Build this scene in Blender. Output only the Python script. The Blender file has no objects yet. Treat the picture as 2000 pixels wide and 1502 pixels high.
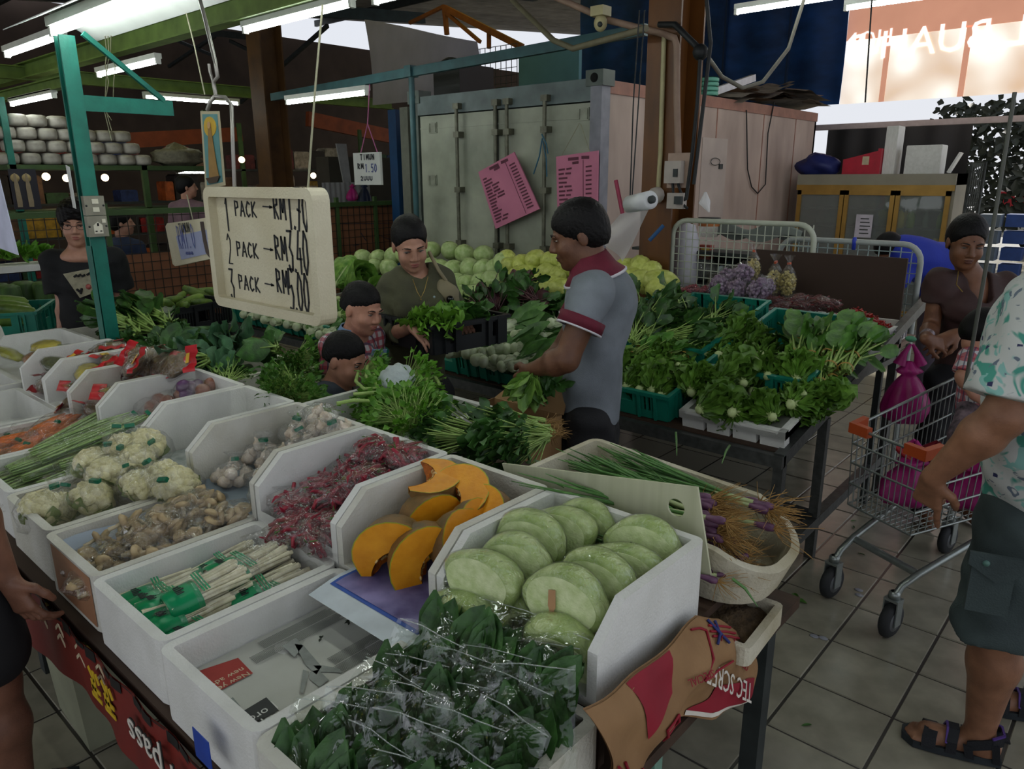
import bpy,math,random
import numpy as np
from mathutils import Vector,Matrix
from math import sin,cos,pi,sqrt,exp
random.seed(7)
SC=bpy.context.scene
COL=SC.collection
F_PX,PITCH,ROLL,HC,YAW=1450.0,0.272,-0.005,1.71,-0.727
def _cam():
 cp,sp,cr,sr=cos(PITCH),sin(PITCH),cos(ROLL),sin(ROLL)
 F=Vector((0,cp,-sp));R0=Vector((1,0,0));U0=Vector((0,sp,cp))
 R=R0*cr+U0*sr;U=-R0*sr+U0*cr
 rot=Matrix(((cos(YAW),sin(YAW),0),(-sin(YAW),cos(YAW),0),(0,0,1)))
 return rot@R,rot@U,rot@F
CR,CU,CF=_cam()
cam_d=bpy.data.cameras.new('camera');cam=bpy.data.objects.new('camera',cam_d);COL.objects.link(cam)
m=Matrix.Identity(4)
for i in range(3):
 m[i][0]=CR[i];m[i][1]=CU[i];m[i][2]=-CF[i]
m[2][3]=HC
cam.matrix_world=m
cam_d.sensor_width=36.0;cam_d.lens=36.0*F_PX/2000.0;cam_d.clip_start=0.05;cam_d.clip_end=200
SC.camera=cam
def at(x,y,z=None,X=None,Y=None,d=None):
 """point of the place seen at pixel (x, y): on a level plane z, an upright plane X or Y, or at depth d"""
 r=CF+CR*((x-1000)/F_PX)-CU*((y-751)/F_PX)
 if z is not None:t=(z-HC)/r.z
 elif X is not None:t=X/r.x
 elif Y is not None:t=Y/r.y
 else:t=d
 return Vector((0,0,HC))+r*t
SC.view_settings.view_transform='Standard';SC.view_settings.look='None'
SC.view_settings.exposure=-0.42;SC.view_settings.gamma=1.0;SC.view_settings.use_curve_mapping=False
SC.cycles.use_denoising=True
SC.cycles.max_bounces=6;SC.cycles.diffuse_bounces=3;SC.cycles.glossy_bounces=2
SC.cycles.transparent_max_bounces=16;SC.cycles.transmission_bounces=3
SC.cycles.caustics_reflective=False;SC.cycles.caustics_refractive=False
SC.cycles.sample_clamp_indirect=4.0
wd=bpy.data.worlds.new('overcast_sky');SC.world=wd;wd.use_nodes=True
wn=wd.node_tree.nodes;bg=wn['Background']
tc=wn.new('ShaderNodeTexCoord');sx=wn.new('ShaderNodeSeparateXYZ');cr=wn.new('ShaderNodeValToRGB')
wd.node_tree.links.new(tc.outputs['Generated'],sx.inputs[0]);wd.node_tree.links.new(sx.outputs[2],cr.inputs[0])
cr.color_ramp.elements[0].position=0.0;cr.color_ramp.elements[0].color=(0.86,0.88,0.93,1)
cr.color_ramp.elements[1].position=0.6;cr.color_ramp.elements[1].color=(0.80,0.87,1.0,1)
wd.node_tree.links.new(cr.outputs[0],bg.inputs[0])
SKY=1.25
bg.inputs[1].default_value=SKY
TUBE=34.0
sun_d=bpy.data.lights.new('sun','SUN');sun_d.energy=7.0;sun_d.angle=.03;sun_d.color=(1,.95,.86)
sun=bpy.data.objects.new('sun',sun_d);COL.objects.link(sun);sun.rotation_euler=(math.radians(-42),0,math.radians(12))
def lin(h):
 if not isinstance(h,str):return tuple(h)
 h=h.lstrip('#');o=[]
 for i in(0,2,4):
  v=int(h[i:i+2],16)/255.0
  o.append(v/12.92 if v<=0.04045 else((v+0.055)/1.055)**2.4)
 return tuple(o)
MATS={}
def M(name,c,rough=.55,var=.12,scale=14,bump=0,bs=120,spec=.4,metal=0,c2=None,rnd=0,emit=0,trans=0,stretch=None,amt=.5,world=False):
 if name in MATS:return MATS[name]
 m=bpy.data.materials.new(name);m.use_nodes=True;MATS[name]=m
 nt=m.node_tree;N=nt.nodes;L=nt.links;b=N['Principled BSDF']
 c=lin(c);ca=tuple(max(0,v*(1-var))for v in c);cb=lin(c2)if c2 else tuple(min(1,v*(1+var))for v in c)
 b.inputs['Roughness'].default_value=rough;b.inputs['Metallic'].default_value=metal
 b.inputs['Specular IOR Level'].default_value=spec
 tcn=N.new('ShaderNodeTexCoord');src=tcn.outputs['Object']
 if stretch:
  mp=N.new('ShaderNodeMapping');mp.inputs['Scale'].default_value=stretch;L.new(src,mp.inputs[0]);src=mp.outputs[0]
 nz=N.new('ShaderNodeTexNoise');nz.inputs['Scale'].default_value=scale;nz.inputs['Detail'].default_value=4
 L.new(src,nz.inputs['Vector'])
 rp=N.new('ShaderNodeValToRGB');rp.color_ramp.elements[0].position=amt-.2;rp.color_ramp.elements[1].position=min(1,amt+.2)
 rp.color_ramp.elements[0].color=(*ca,1);rp.color_ramp.elements[1].color=(*cb,1)
 L.new(nz.outputs['Fac'],rp.inputs[0]);out=rp.outputs[0]
 if rnd:
  oi=N.new('ShaderNodeObjectInfo');mr=N.new('ShaderNodeMapRange');mr.inputs[3].default_value=1-rnd;mr.inputs[4].default_value=1+rnd
  L.new(oi.outputs['Random'],mr.inputs[0])
  hs=N.new('ShaderNodeHueSaturation');L.new(mr.outputs[0],hs.inputs['Value']);L.new(out,hs.inputs['Color']);out=hs.outputs[0]
 L.new(out,b.inputs['Base Color'])
 if emit:
  L.new(out,b.inputs['Emission Color']);b.inputs['Emission Strength'].default_value=emit
 if bump:
  n2=N.new('ShaderNodeTexNoise');n2.inputs['Scale'].default_value=bs;n2.inputs['Detail'].default_value=3;L.new(src,n2.inputs['Vector'])
  bp=N.new('ShaderNodeBump');bp.inputs['Strength'].default_value=bump;bp.inputs['Distance'].default_value=.01
  L.new(n2.outputs['Fac'],bp.inputs['Height']);L.new(bp.outputs[0],b.inputs['Normal'])
 if trans:
  tr=N.new('ShaderNodeBsdfTranslucent');L.new(out,tr.inputs[0]);mx=N.new('ShaderNodeMixShader');mx.inputs[0].default_value=trans
  L.new(b.outputs[0],mx.inputs[1]);L.new(tr.outputs[0],mx.inputs[2]);L.new(mx.outputs[0],N['Material Output'].inputs[0])
 return m
def FILM(name,tint=(1,1,1),haze=.05,gloss=.16,bs=26,bump=.9,rough=.1,hazecol=(.85,.87,.85)):
 """thin clear plastic: see-through, wrinkled, glinting"""
 if name in MATS:return MATS[name]
 m=bpy.data.materials.new(name);m.use_nodes=True;MATS[name]=m
 nt=m.node_tree;N=nt.nodes;L=nt.links;N.remove(N['Principled BSDF'])
 tcn=N.new('ShaderNodeTexCoord');nz=N.new('ShaderNodeTexNoise');nz.inputs['Scale'].default_value=bs;nz.inputs['Detail'].default_value=3;nz.inputs['Distortion'].default_value=.8
 L.new(tcn.outputs['Object'],nz.inputs['Vector'])
 bp=N.new('ShaderNodeBump');bp.inputs['Strength'].default_value=bump;bp.inputs['Distance'].default_value=.02;L.new(nz.outputs['Fac'],bp.inputs['Height'])
 tr=N.new('ShaderNodeBsdfTransparent');tr.inputs[0].default_value=(*tint,1)
 df=N.new('ShaderNodeBsdfDiffuse');df.inputs[0].default_value=(*hazecol,1)
 gl=N.new('ShaderNodeBsdfGlossy');gl.inputs['Roughness'].default_value=rough;L.new(bp.outputs[0],gl.inputs['Normal'])
 lw=N.new('ShaderNodeLayerWeight');lw.inputs[0].default_value=.35;L.new(bp.outputs[0],lw.inputs['Normal'])
 mr=N.new('ShaderNodeMapRange');mr.inputs[3].default_value=gloss*.2;mr.inputs[4].default_value=min(1,gloss*1.7);L.new(lw.outputs['Facing'],mr.inputs[0])
 m1=N.new('ShaderNodeMixShader');m1.inputs[0].default_value=haze;L.new(tr.outputs[0],m1.inputs[1]);L.new(df.outputs[0],m1.inputs[2])
 m2=N.new('ShaderNodeMixShader');L.new(mr.outputs[0],m2.inputs[0]);L.new(m1.outputs[0],m2.inputs[1]);L.new(gl.outputs[0],m2.inputs[2])
 L.new(m2.outputs[0],N['Material Output'].inputs[0])
 return m
def EM(name,c,s):
 if name in MATS:return MATS[name]
 m=bpy.data.materials.new(name);m.use_nodes=True;MATS[name]=m;b=m.node_tree.nodes['Principled BSDF']
 b.inputs['Base Color'].default_value=(*lin(c),1);b.inputs['Emission Color'].default_value=(*lin(c),1);b.inputs['Emission Strength'].default_value=s
 return m
V=Vector
def unit(v):v=Vector(v);return v.normalized()if v.length>1e-9 else Vector((0,0,1))
def frame(d,up=(0,0,1)):
 d=unit(d);u=Vector(up)
 if abs(d.dot(unit(u)))>.98:u=Vector((1,0,0))if abs(d.x)<.9 else Vector((0,1,0))
 s=d.cross(u).normalized();return d,s,s.cross(d).normalized()
class MB:
 def __init__(s):s.v=[];s.f=[];s.m=[];s.s=[];s.mi=0
 def add(s,vs,fs,smooth=False):
  b=len(s.v);s.v.extend([tuple(p)for p in vs]);s.f.extend([tuple(i+b for i in f)for f in fs]);n=len(fs);s.m.extend([s.mi]*n);s.s.extend([smooth]*n);return s
 def box(s,x0,x1,y0,y1,z0,z1):
  return s.add([(x0,y0,z0),(x1,y0,z0),(x1,y1,z0),(x0,y1,z0),(x0,y0,z1),(x1,y0,z1),(x1,y1,z1),(x0,y1,z1)],[(0,3,2,1),(4,5,6,7),(0,1,5,4),(1,2,6,5),(2,3,7,6),(3,0,4,7)])
 def obox(s,c,a,b,d):
  c,a,b,d=V(c),V(a),V(b),V(d)
  return s.add([c-a-b-d,c+a-b-d,c+a+b-d,c-a+b-d,c-a-b+d,c+a-b+d,c+a+b+d,c-a+b+d],[(0,3,2,1),(4,5,6,7),(0,1,5,4),(1,2,6,5),(2,3,7,6),(3,0,4,7)])
 def bar(s,a,b,w,h,up=(0,0,1)):
  a,b=V(a),V(b);d,sd,u=frame(b-a,up);return s.obox((a+b)/2,(b-a)/2,sd*w/2,u*h/2)
 def tube(s,pts,r,n=8,cap=True):
  pts=[V(p)for p in pts];k=len(pts);rs=r if isinstance(r,(list,tuple))else[r]*k
  vs=[];fs=[];pu=None
  for i,p in enumerate(pts):
   d=(pts[min(i+1,k-1)]-pts[max(i-1,0)]);d,sd,u=frame(d,pu or(0,0,1));pu=u
   for j in range(n):
    t=2*pi*j/n;vs.append(p+sd*cos(t)*rs[i]+u*sin(t)*rs[i])
  for i in range(k-1):
   for j in range(n):
    fs.append((i*n+j,i*n+(j+1)%n,(i+1)*n+(j+1)%n,(i+1)*n+j))
  s.add(vs,fs,True)
  if cap:s.add(vs[:n],[tuple(range(n-1,-1,-1))]);s.add(vs[-n:],[tuple(range(n))])
  return s
 def lathe(s,prof,n=16,c=(0,0,0),ax=(0,0,1),smooth=True,lob=None):
  c=V(c);d,sd,u=frame(ax);vs=[];fs=[];k=len(prof)
  for r,z in prof:
   for j in range(n):
    t=2*pi*j/n;q=r*(lob(t)if lob else 1);vs.append(c+d*z+sd*cos(t)*q+u*sin(t)*q)
  for i in range(k-1):
   for j in range(n):fs.append((i*n+j,i*n+(j+1)%n,(i+1)*n+(j+1)%n,(i+1)*n+j))
  return s.add(vs,fs,smooth)
 def ball(s,c,r,nu=12,nv=8,fn=None,ax=None,smooth=True):
  """ellipsoid; fn(dir) scales the radius"""
  c=V(c);r=(r,r,r)if not isinstance(r,(tuple,list))else r
  A=ax or(V((1,0,0)),V((0,1,0)),V((0,0,1)));vs=[];fs=[]
  for i in range(nv+1):
   ph=pi*i/nv
   for j in range(nu):
    t=2*pi*j/nu;d=V((sin(ph)*cos(t),sin(ph)*sin(t),cos(ph)));k=fn(d)if fn else 1
    vs.append(c+A[0]*d.x*r[0]*k+A[1]*d.y*r[1]*k+A[2]*d.z*r[2]*k)
  for i in range(nv):
   for j in range(nu):fs.append((i*nu+j,(i+1)*nu+j,(i+1)*nu+(j+1)%nu,i*nu+(j+1)%nu))
  return s.add(vs,fs,smooth)
 def sheet(s,P,nu,nv,smooth=True):
  vs=[P(i/nu,j/nv)for i in range(nu+1)for j in range(nv+1)];w=nv+1
  return s.add(vs,[(i*w+j,(i+1)*w+j,(i+1)*w+j+1,i*w+j+1)for i in range(nu)for j in range(nv)],smooth)
 def prism(s,poly,o,u,v,n):
  """outline poly in the plane o + u*a + v*b, pulled along n"""
  o,u,v,n=V(o),V(u),V(v),V(n);k=len(poly)
  a=[o+u*p[0]+v*p[1]for p in poly];vs=a+[p+n for p in a]
  return s.add(vs,[tuple(range(k-1,-1,-1)),tuple(range(k,2*k))]+[(i,(i+1)%k,k+(i+1)%k,k+i)for i in range(k)])
 def leaf(s,b,d,up,L,W,bend=.6,ruf=0,nu=6,nv=4,cup=.15,tip=1.0,stem=0,ph=0,base=.15):
  """curved blade from b along d, bending away from up; base..tip width profile"""
  b=V(b);d,sd,u=frame(d,up);P=[]
  c=b.copy();cs=[]
  for i in range(nu+1):
   t=i/nu;a=bend*t;dd=d*cos(a)-u*sin(a);uu=u*cos(a)+d*sin(a)
   cs.append((c.copy(),uu));c=c+dd*(L/nu)
  vs=[]
  for i in range(nu+1):
   t=i/nu
   if t<stem:w=W*base*.5
   else:
    q=(t-stem)/(1-stem)if stem<1 else 0
    w=W*(base+(1-base)*sin(pi*min(1,q**.8*(.62 if tip>1 else .94)+.03)))*.5
    if q>.97 and tip<=1:w*=.25
   cc,uu=cs[i]
   for j in range(nv+1):
    x=2*j/nv-1;rr=ruf*W*sin(ph+t*17+x*2.3)*abs(x)**1.5*(.3+t)
    vs.append(cc+sd*x*w+uu*(cup*w*x*x*2+rr))
  w_=nv+1
  return s.add(vs,[(i*w_+j,i*w_+j+1,(i+1)*w_+j+1,(i+1)*w_+j)for i in range(nu)for j in range(nv)],True)
 def mesh(s,name,mats):
  me=bpy.data.meshes.new(name);me.from_pydata(s.v,[],s.f)
  for mt in(mats if isinstance(mats,(list,tuple))else[mats]):me.materials.append(mt)
  me.polygons.foreach_set('material_index',s.m);me.polygons.foreach_set('use_smooth',s.s);me.update();return me
 def build(s,name,mats,parent=None,loc=None):
  o=bpy.data.objects.new(name,s.mesh(name,mats));COL.objects.link(o)
  if loc is not None:o.location=loc
  if parent:o.parent=parent
  return o
def tag(o,label=None,cat=None,group=None,kind=None):
 if label:o['label']=label
 if cat:o['category']=cat
 if group:o['group']=group
 if kind:o['kind']=kind
 return o
def adopt(o,t):o.parent=t;o.matrix_parent_inverse=t.matrix_basis.inverted();return o
def thing(name,label,cat,loc=(0,0,0),rz=0,group=None):
 o=bpy.data.objects.new(name,None);COL.objects.link(o);o.location=loc;o.rotation_euler=(0,0,rz);o.empty_display_size=.05
 return tag(o,label,cat,group)
def inst(me,name,parent=None,loc=(0,0,0),rot=(0,0,0),sc=1):
 o=bpy.data.objects.new(name,me);COL.objects.link(o);o.location=loc;o.rotation_euler=rot;o.scale=(sc,sc,sc)if not isinstance(sc,(tuple,list))else sc
 if parent:o.parent=parent
 return o
def proto(name,parts):
 """a kind of thing: list of (part name, mesh); put() makes a thing of it"""
 return(name,parts)
def put(pr,label,cat,group,loc,rot=(0,0,0),sc=1):
 name,parts=pr
 if len(parts)==1 and parts[0][0]is None:
  return tag(inst(parts[0][1],name,None,loc,rot,sc),label,cat,group)
 r=thing(name,label,cat,loc,0,group);r.rotation_euler=rot;r.scale=(sc,sc,sc)if not isinstance(sc,(tuple,list))else sc
 made={}
 for p in parts:
  o=inst(p[1],p[0],made[p[2]]if len(p)>2 else r);made[p[0]]=o
 return r
ORD=['first','second','third','fourth','fifth','sixth','seventh','eighth','ninth','tenth','eleventh','twelfth','thirteenth','fourteenth','fifteenth','sixteenth','seventeenth','eighteenth','nineteenth','twentieth']
def text_mesh(name,body,size,mat,depth=.001,shear=0,font_scale=(1,1)):
 cu=bpy.data.curves.new(name,'FONT');cu.body=body;cu.size=size;cu.extrude=depth;cu.shear=shear;cu.resolution_u=2
 o=bpy.data.objects.new(name,cu);COL.objects.link(o);dg=bpy.context.evaluated_depsgraph_get();dg.update()
 me=bpy.data.meshes.new_from_object(o.evaluated_get(dg));bpy.data.objects.remove(o);bpy.data.curves.remove(cu)
 me.materials.clear();me.materials.append(mat);return me
def place_plane(o,origin,u,v,n=None):
 u,v=unit(u),unit(v);n=n or u.cross(v)
 m=Matrix.Identity(4)
 for i in range(3):m[i][0]=u[i];m[i][1]=v[i];m[i][2]=n[i];m[i][3]=origin[i]
 o.matrix_world=m;return o
GL={'0':[[(.5,0),(.15,.2),(.1,.6),(.4,1),(.8,.8),(.85,.3),(.5,0)]],'1':[[(.35,.85),(.55,1),(.55,0)]],'2':[[(.1,.8),(.4,1),(.8,.8),(.7,.5),(.1,0),(.9,0)]],'3':[[(.1,1),(.85,1),(.4,.6),(.85,.4),(.7,.05),(.35,0),(.1,.15)]],'4':[[(.6,1),(.1,.35),(.9,.35)],[(.7,.6),(.7,0)]],'5':[[(.85,1),(.2,1),(.15,.55),(.6,.6),(.85,.35),(.6,0),(.1,.05)]],'7':[[(.05,1),(.9,1),(.35,0)],[(.3,.5),(.8,.45)]],'P':[[(.15,0),(.15,1),(.7,.95),(.75,.6),(.15,.5)]],'A':[[(.05,0),(.5,1),(.9,0)],[(.25,.35),(.75,.35)]],'C':[[(.85,.85),(.5,1),(.15,.6),(.2,.2),(.5,0),(.85,.15)]],'K':[[(.15,1),(.15,0)],[(.8,1),(.15,.45),(.9,0)]],'R':[[(.15,0),(.15,1),(.7,.9),(.7,.6),(.15,.5),(.85,0)]],'M':[[(.05,0),(.15,1),(.5,.3),(.85,1),(.95,0)]],'.':[[(.3,.02),(.4,.06)]],'>':[[(0,.5),(.9,.5)],[(.7,.62),(.95,.5),(.7,.38),(.8,.5)]],'T':[[(.05,1),(.95,1)],[(.5,1),(.5,0)]],'I':[[(.5,1),(.5,0)]],'U':[[(.1,1),(.12,.2),(.5,0),(.85,.2),(.88,1)]],'N':[[(.1,0),(.1,1),(.85,0),(.85,1)]],'L':[[(.15,1),(.15,0),(.8,0)]],'S':[[(.85,.9),(.4,1),(.15,.75),(.8,.3),(.5,0),(.1,.1)]],'~':[[(0,.4),(.25,.7),(.5,.3),(.75,.7),(1,.35)]],'x':[[(0,.1),(.8,.9)],[(0,.9),(.9,0)]],'/':[[(.1,0),(.8,1)]]}
def strokes(mb,txt,o,u,v,w,h,r,gap=1.25,n=None):
 o,u,v=V(o),unit(u),unit(v);nn=n or u.cross(v)
 for i,ch in enumerate(txt):
  for st in GL.get(ch,[]):
   pts=[o+u*((i*gap+p[0])*w)+v*(p[1]*h)for p in st]
   for a,b in zip(pts,pts[1:]):
    d=unit(b-a);mb.obox((a+b)/2,(b-a)/2+d*r*.6,nn.cross(d)*r,nn*.0008)
 return mb
 # ==== the setting
STEEL=M('grey_steel','#565856',.45,.25,30,.1,60,metal=.6)
DARK=M('dark_steel','#2c3130',.6,.3,12)
GREENBEAM=M('green_painted_beam','#68813f',.55,.25,6,.1,40)
BROWNCOL=M('brown_painted_steel','#553312',.5,.35,5,.15,30,c2='#6e4317',stretch=(1,1,.3))
REDBROWN=M('red_brown_steel','#8a5c4c',.5,.25,6,.1,40)
TEALPAINT=M('teal_painted_steel','#12685a',.42,.22,9,.12,50)
TEALPIPE=M('teal_pipe_paint','#2d5257',.5,.25,8)
GROUT=M('floor_grout','#3a3733',.8,.2,30)
TILE=M('ceramic_floor_tile','#85806f',.22,.16,7,.06,30,spec=.5,c2='#999482',rnd=.08)
fl=MB().box(-15,5,-4,24,-.12,-.006).build('floor',GROUT);tag(fl,kind='structure')
ft=bpy.data.materials.new('far_floor_tiling');ft.use_nodes=True;n_=ft.node_tree.nodes;l_=ft.node_tree.links
br=n_.new('ShaderNodeTexBrick');tcx=n_.new('ShaderNodeTexCoord');br.offset=0;br.inputs['Scale'].default_value=1
br.inputs['Brick Width'].default_value=.3;br.inputs['Row Height'].default_value=.3;br.inputs['Mortar Size'].default_value=.005
br.inputs['Color1'].default_value=(*lin('#85806f'),1);br.inputs['Color2'].default_value=(*lin('#928d7c'),1);br.inputs['Mortar'].default_value=(*lin('#3a3733'),1)
mpx=n_.new('ShaderNodeMapping');mpx.inputs['Location'].default_value=(.734,-2.356+.3*8,0)
l_.new(tcx.outputs['Object'],mpx.inputs[0]);l_.new(mpx.outputs[0],br.inputs['Vector']);l_.new(br.outputs[0],n_['Principled BSDF'].inputs['Base Color']);n_['Principled BSDF'].inputs['Roughness'].default_value=.25
fo=MB().box(-15,5,-4,24,-.006,-.004).build('tiling',ft,fl)
h_=.147;cm=MB()
cm.add([(-h_,-h_,-.006),(h_,-h_,-.006),(h_,h_,-.006),(-h_,h_,-.006),(-h_+.004,-h_+.004,0),(h_-.004,-h_+.004,0),(h_-.004,h_-.004,0),(-h_+.004,h_-.004,0)],[(4,5,6,7),(0,1,5,4),(1,2,6,5),(2,3,7,6),(3,0,4,7)])
tile_me=cm.mesh('tile',TILE);cand=[]
for i in range(-24,12):
 for j in range(-8,30):
  x,y=-.734+.3*(i+.5),2.356+.3*(j+.5);d=V((x,y,-HC));z=d.dot(CF)
  if z<.4:continue
  px_,py_=1000+F_PX*d.dot(CR)/z,751-F_PX*d.dot(CU)/z
  if(-120<px_<460 and 1010<py_<1640)or(1180<px_<2120 and 830<py_<1640):
   if px_<1480 and py_<1230 and px_>1000:continue
   cand.append((z,x,y))
cand.sort()
for z,x,y in cand[:280]:
 inst(tile_me,'tile',fl,(x,y,random.uniform(-.0012,.0006)),(random.uniform(-.004,.004),random.uniform(-.004,.004),random.choice((0,pi/2,pi))))
SHEET=M('weathered_roof_sheet','#8a857b',.6,.25,3,.1,20,rnd=.12)
YSHEET=M('yellow_clear_roof_sheet','#a8a23c',.5,.2,3,trans=.6)
def roofz(x,y):return 3.75+.09*(y+4)
ce=MB().box(-15,2.4,-4,-3.9,roofz(0,-4)-.16,roofz(0,-4)-.04).build('ceiling',DARK);tag(ce,kind='structure')
sm=MB();vs=[];fs=[];n=26
for i in range(n+1):
 x=i/n*1.02;z=.022*(1 if(i//1)%4 in(1,2)else-1)
 vs+=[(x,0,z),(x,15.5,z+.09*15.5)]
for i in range(n):fs.append((2*i,2*i+2,2*i+3,2*i+1))
sm.add(vs,fs,True)
s_me=sm.mesh('roof_sheet',SHEET);sy=sm.mesh('clear_roof_sheet',YSHEET)
for i in range(17):
 o=inst(sy if i in(5,6)else s_me,'roof_sheet',ce,(-14.8+i,-4,roofz(0,-4)+.03));o.scale=(1,1.75 if i<10 else 1,1.75 if i<10 else 1)
pm=MB().box(-15,2.4,-.03,.03,-.06,.06).mesh('purlin',DARK)
for k in range(10):inst(pm,'purlin',ce,(0,-3.5+1.55*k,roofz(0,-3.5+1.55*k)-.08))
rm=MB().box(-.06,.06,-4,11.4,-.1,.1).mesh('rafter',M('dark_teal_rafter','#233436',.6,.25,8))
for x in(-12.5,-9.5,-6.6,-3.6,-.8):
 o=inst(rm,'rafter',ce,(x,0,roofz(0,0)-.25));o.rotation_euler=(math.atan(.09),0,0)
ORANGE=M('orange_truss_paint','#8f5426',.55,.25,6)
tr=MB();A0=at(868,15,Y=9.0);B0=at(1020,92,Y=9.0)
tr.bar(A0,B0,.07,.09);tr.bar(at(868,15,Y=9),at(873,68,Y=9),.06,.06);tr.bar(at(868,22,Y=9),at(938,82,Y=9),.05,.05);tr.bar(at(955,58,Y=9),at(955,95,Y=9),.05,.05)
tr.bar(at(800,45,Y=9),at(868,12,Y=9),.05,.05)
o=tr.build('roof_truss',ORANGE);tag(o,kind='structure')
tr=MB();tr.bar(at(230,45,Y=7),at(520,75,Y=7),.06,.1);tr.bar(at(640,50,Y=8),at(470,200,Y=8),.05,.06)
for a,b in(((300,60),(420,110)),((420,70),(330,130)),((450,80),(530,120))):tr.bar(at(*a,Y=7),at(*b,Y=7),.05,.05)
o=tr.build('roof_truss',DARK);tag(o,kind='structure')
WALL=M('grimy_market_wall','#4a3d35',.8,.3,1.5)
tag(MB().box(-15.1,-15,-4,24,0,4.6).build('wall_left',WALL),kind='structure')
tag(MB().box(-15,-9.0,22.8,22.9,0,6.4).build('wall_back',WALL),kind='structure')
tag(MB().box(-30,30,24,60,-.3,-.05).build('ground',M('street_asphalt','#8b8b88',.8,.15,3)),kind='structure')
def ibeam(name,a,b,w,h,mat,label,cat='beam',t=.012,up=(0,0,1)):
 a,b=V(a),V(b);d,s,u=frame(b-a,up);m=MB();c=(a+b)/2;hv=(b-a)/2
 m.obox(c,hv,s*t/2,u*(h/2-t));m.obox(c+u*(h/2-t/2),hv,s*w/2,u*t/2);m.obox(c-u*(h/2-t/2),hv,s*w/2,u*t/2)
 return tag(m.build(name,mat),label,cat,kind='structure')
ibeam('roof_beam',(-13,3.03,2.86),(-2.2,3.03,2.86),.12,.16,GREENBEAM,'long light green roof beam that carries fluorescent tubes')
ibeam('roof_beam',(-9.85,0,2.84),(-9.85,8.2,2.84),.1,.14,GREENBEAM,'light green beam crossing above the far goods shelf')
ibeam('roof_beam',(-12,2.7,2.56),(-7.7,2.7,2.56),.08,.1,GREENBEAM,'thin green beam above the packed goods shelf')
def hcol(name,x,y,w,dpt,z1,mat,label):
 m=MB();t=.018
 m.box(x-w/2,x+w/2,y-dpt/2,y-dpt/2+t,0,z1);m.box(x-w/2,x+w/2,y+dpt/2-t,y+dpt/2,0,z1);m.box(x-t/2,x+t/2,y-dpt/2+t,y+dpt/2-t,0,z1)
 return tag(m.build(name,mat),label,'column',kind='structure')
hcol('steel_column',-2.73,4.72,.24,.32,4.5,BROWNCOL,'orange brown steel column with cables beside the container')
hcol('steel_column',-8.6,5.25,.3,.3,4.5,M('dark_brown_steel','#51371f',.6,.3,5,c2='#5c3f20'),'dark brown steel column behind the price sign')
o=MB();o.bar(at(240,275,X=-12),at(470,262,X=-12),.1,.22);o.bar(at(600,232,X=-12),at(770,268,X=-12),.1,.25)
tag(o.build('trim_1',M('orange_red_paint','#8e4420',.6,.25,5)),kind='structure')
TUBEM=EM('lit_fluorescent_tube',(.93,1.0,.95),TUBE)
LAMPW=M('white_lamp_enamel','#d8dcd4',.4,.08,9)
def tube_lamp(c,axis,label,L=1.2,shade=False,group='fluorescent lamps',body=True):
 c=V(c);a=unit(axis);s=V((0,0,1)).cross(a).normalized()
 t=thing('fluorescent_lamp',label,'lamp',c,0,group)
 b=MB();b.obox((0,0,.045),a*(L/2+.03),s*.03,V((0,0,.02)))
 for k in(-1,1):b.obox(a*k*(L/2+.02)+V((0,0,.012)),a*.012,s*.02,V((0,0,.03)))
 b.build('housing',LAMPW,t)
 MB().tube([a*(-L/2),a*(L/2)],.014,10).build('tube',TUBEM,t)
 if shade:
  sh=MB();w=.2
  for k in(-1,1):
   p0,p1=V((0,0,.09)),s*k*w+V((0,0,-.01));n_=V((0,0,.004))
   vs=[a*(-L/2-.06)+p0,a*(L/2+.06)+p0,a*(L/2+.06)+p1,a*(-L/2-.06)+p1];sh.add(vs+[q+n_ for q in vs],[(0,1,2,3),(7,6,5,4),(0,4,5,1),(1,5,6,2),(2,6,7,3),(3,7,4,0)])
  sh.build('reflector',M('white_reflector','#e6eae6',.35,.04,9),t)
 return t
X_,Y_=(1,0,0),(0,1,0)
tube_lamp((-6.59,2.11,2.66),X_,'lit fluorescent tube seen past the teal post top')
tube_lamp((-3.54,1.43,2.38),X_,'large lit lamp with white reflector fixed on top of the teal post',shade=True)
tube_lamp((-4.61,3.05,2.72),X_,'lit fluorescent tube under the green beam above the price sign')
tube_lamp((-7.16,3.0,2.64),X_,'lit fluorescent tube under the green beam behind the brace')
tube_lamp((-9.82,4.9,2.68),Y_,'lit fluorescent tube hung level behind the teal bracket arm')
tube_lamp((-6.13,4.32,2.42),X_,'lit fluorescent tube under the teal pipe before the brown column')
tube_lamp((-8.69,2.69,2.46),X_,'small far lit tube above the packed goods shelf')
p_=at(737,3,z=2.72);tube_lamp(p_+V((.6,0,0)),X_,'lit fluorescent tube cut off by the top edge')
tube_lamp(at(385,337,X=-12.2),Y_,'far lit lamp glowing above the plywood fence',L=.62)
for c_,l_b in(((-1.9,1.45,2.42),'lamp over the pumpkin end of the stall'),((-.35,1.45,2.5),'lamp over the cabbage end of the stall'),((-2.2,.55,2.5),'lamp added over the front row of boxes to brighten them'),((-.9,4.4,2.86),'lamp over the chilli end of the display'),((-2.6,-.6,2.6),'lamp over the walkway before the stall'),((-1.9,7.2,3.1),'fill lamp added before the glass door fridge'),((-2.6,5.6,3.1),'fill lamp added to brighten the pinkish container flank')):  # front row, fridge and container flank tubes are added fill light
 tube_lamp(c_,X_,'lit fluorescent '+l_b)
DOOR=M('pale_grey_green_door','#8b9080',.5,.2,3,.05,40,c2='#a3a795')
CFRAME=M('container_frame_paint','#4d5651',.5,.25,5)
PINKW=M('scuffed_pinkish_panel','#98847a',.5,.18,2.2,.04,25,c2='#b7a397',stretch=(1,1,.4))
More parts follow.
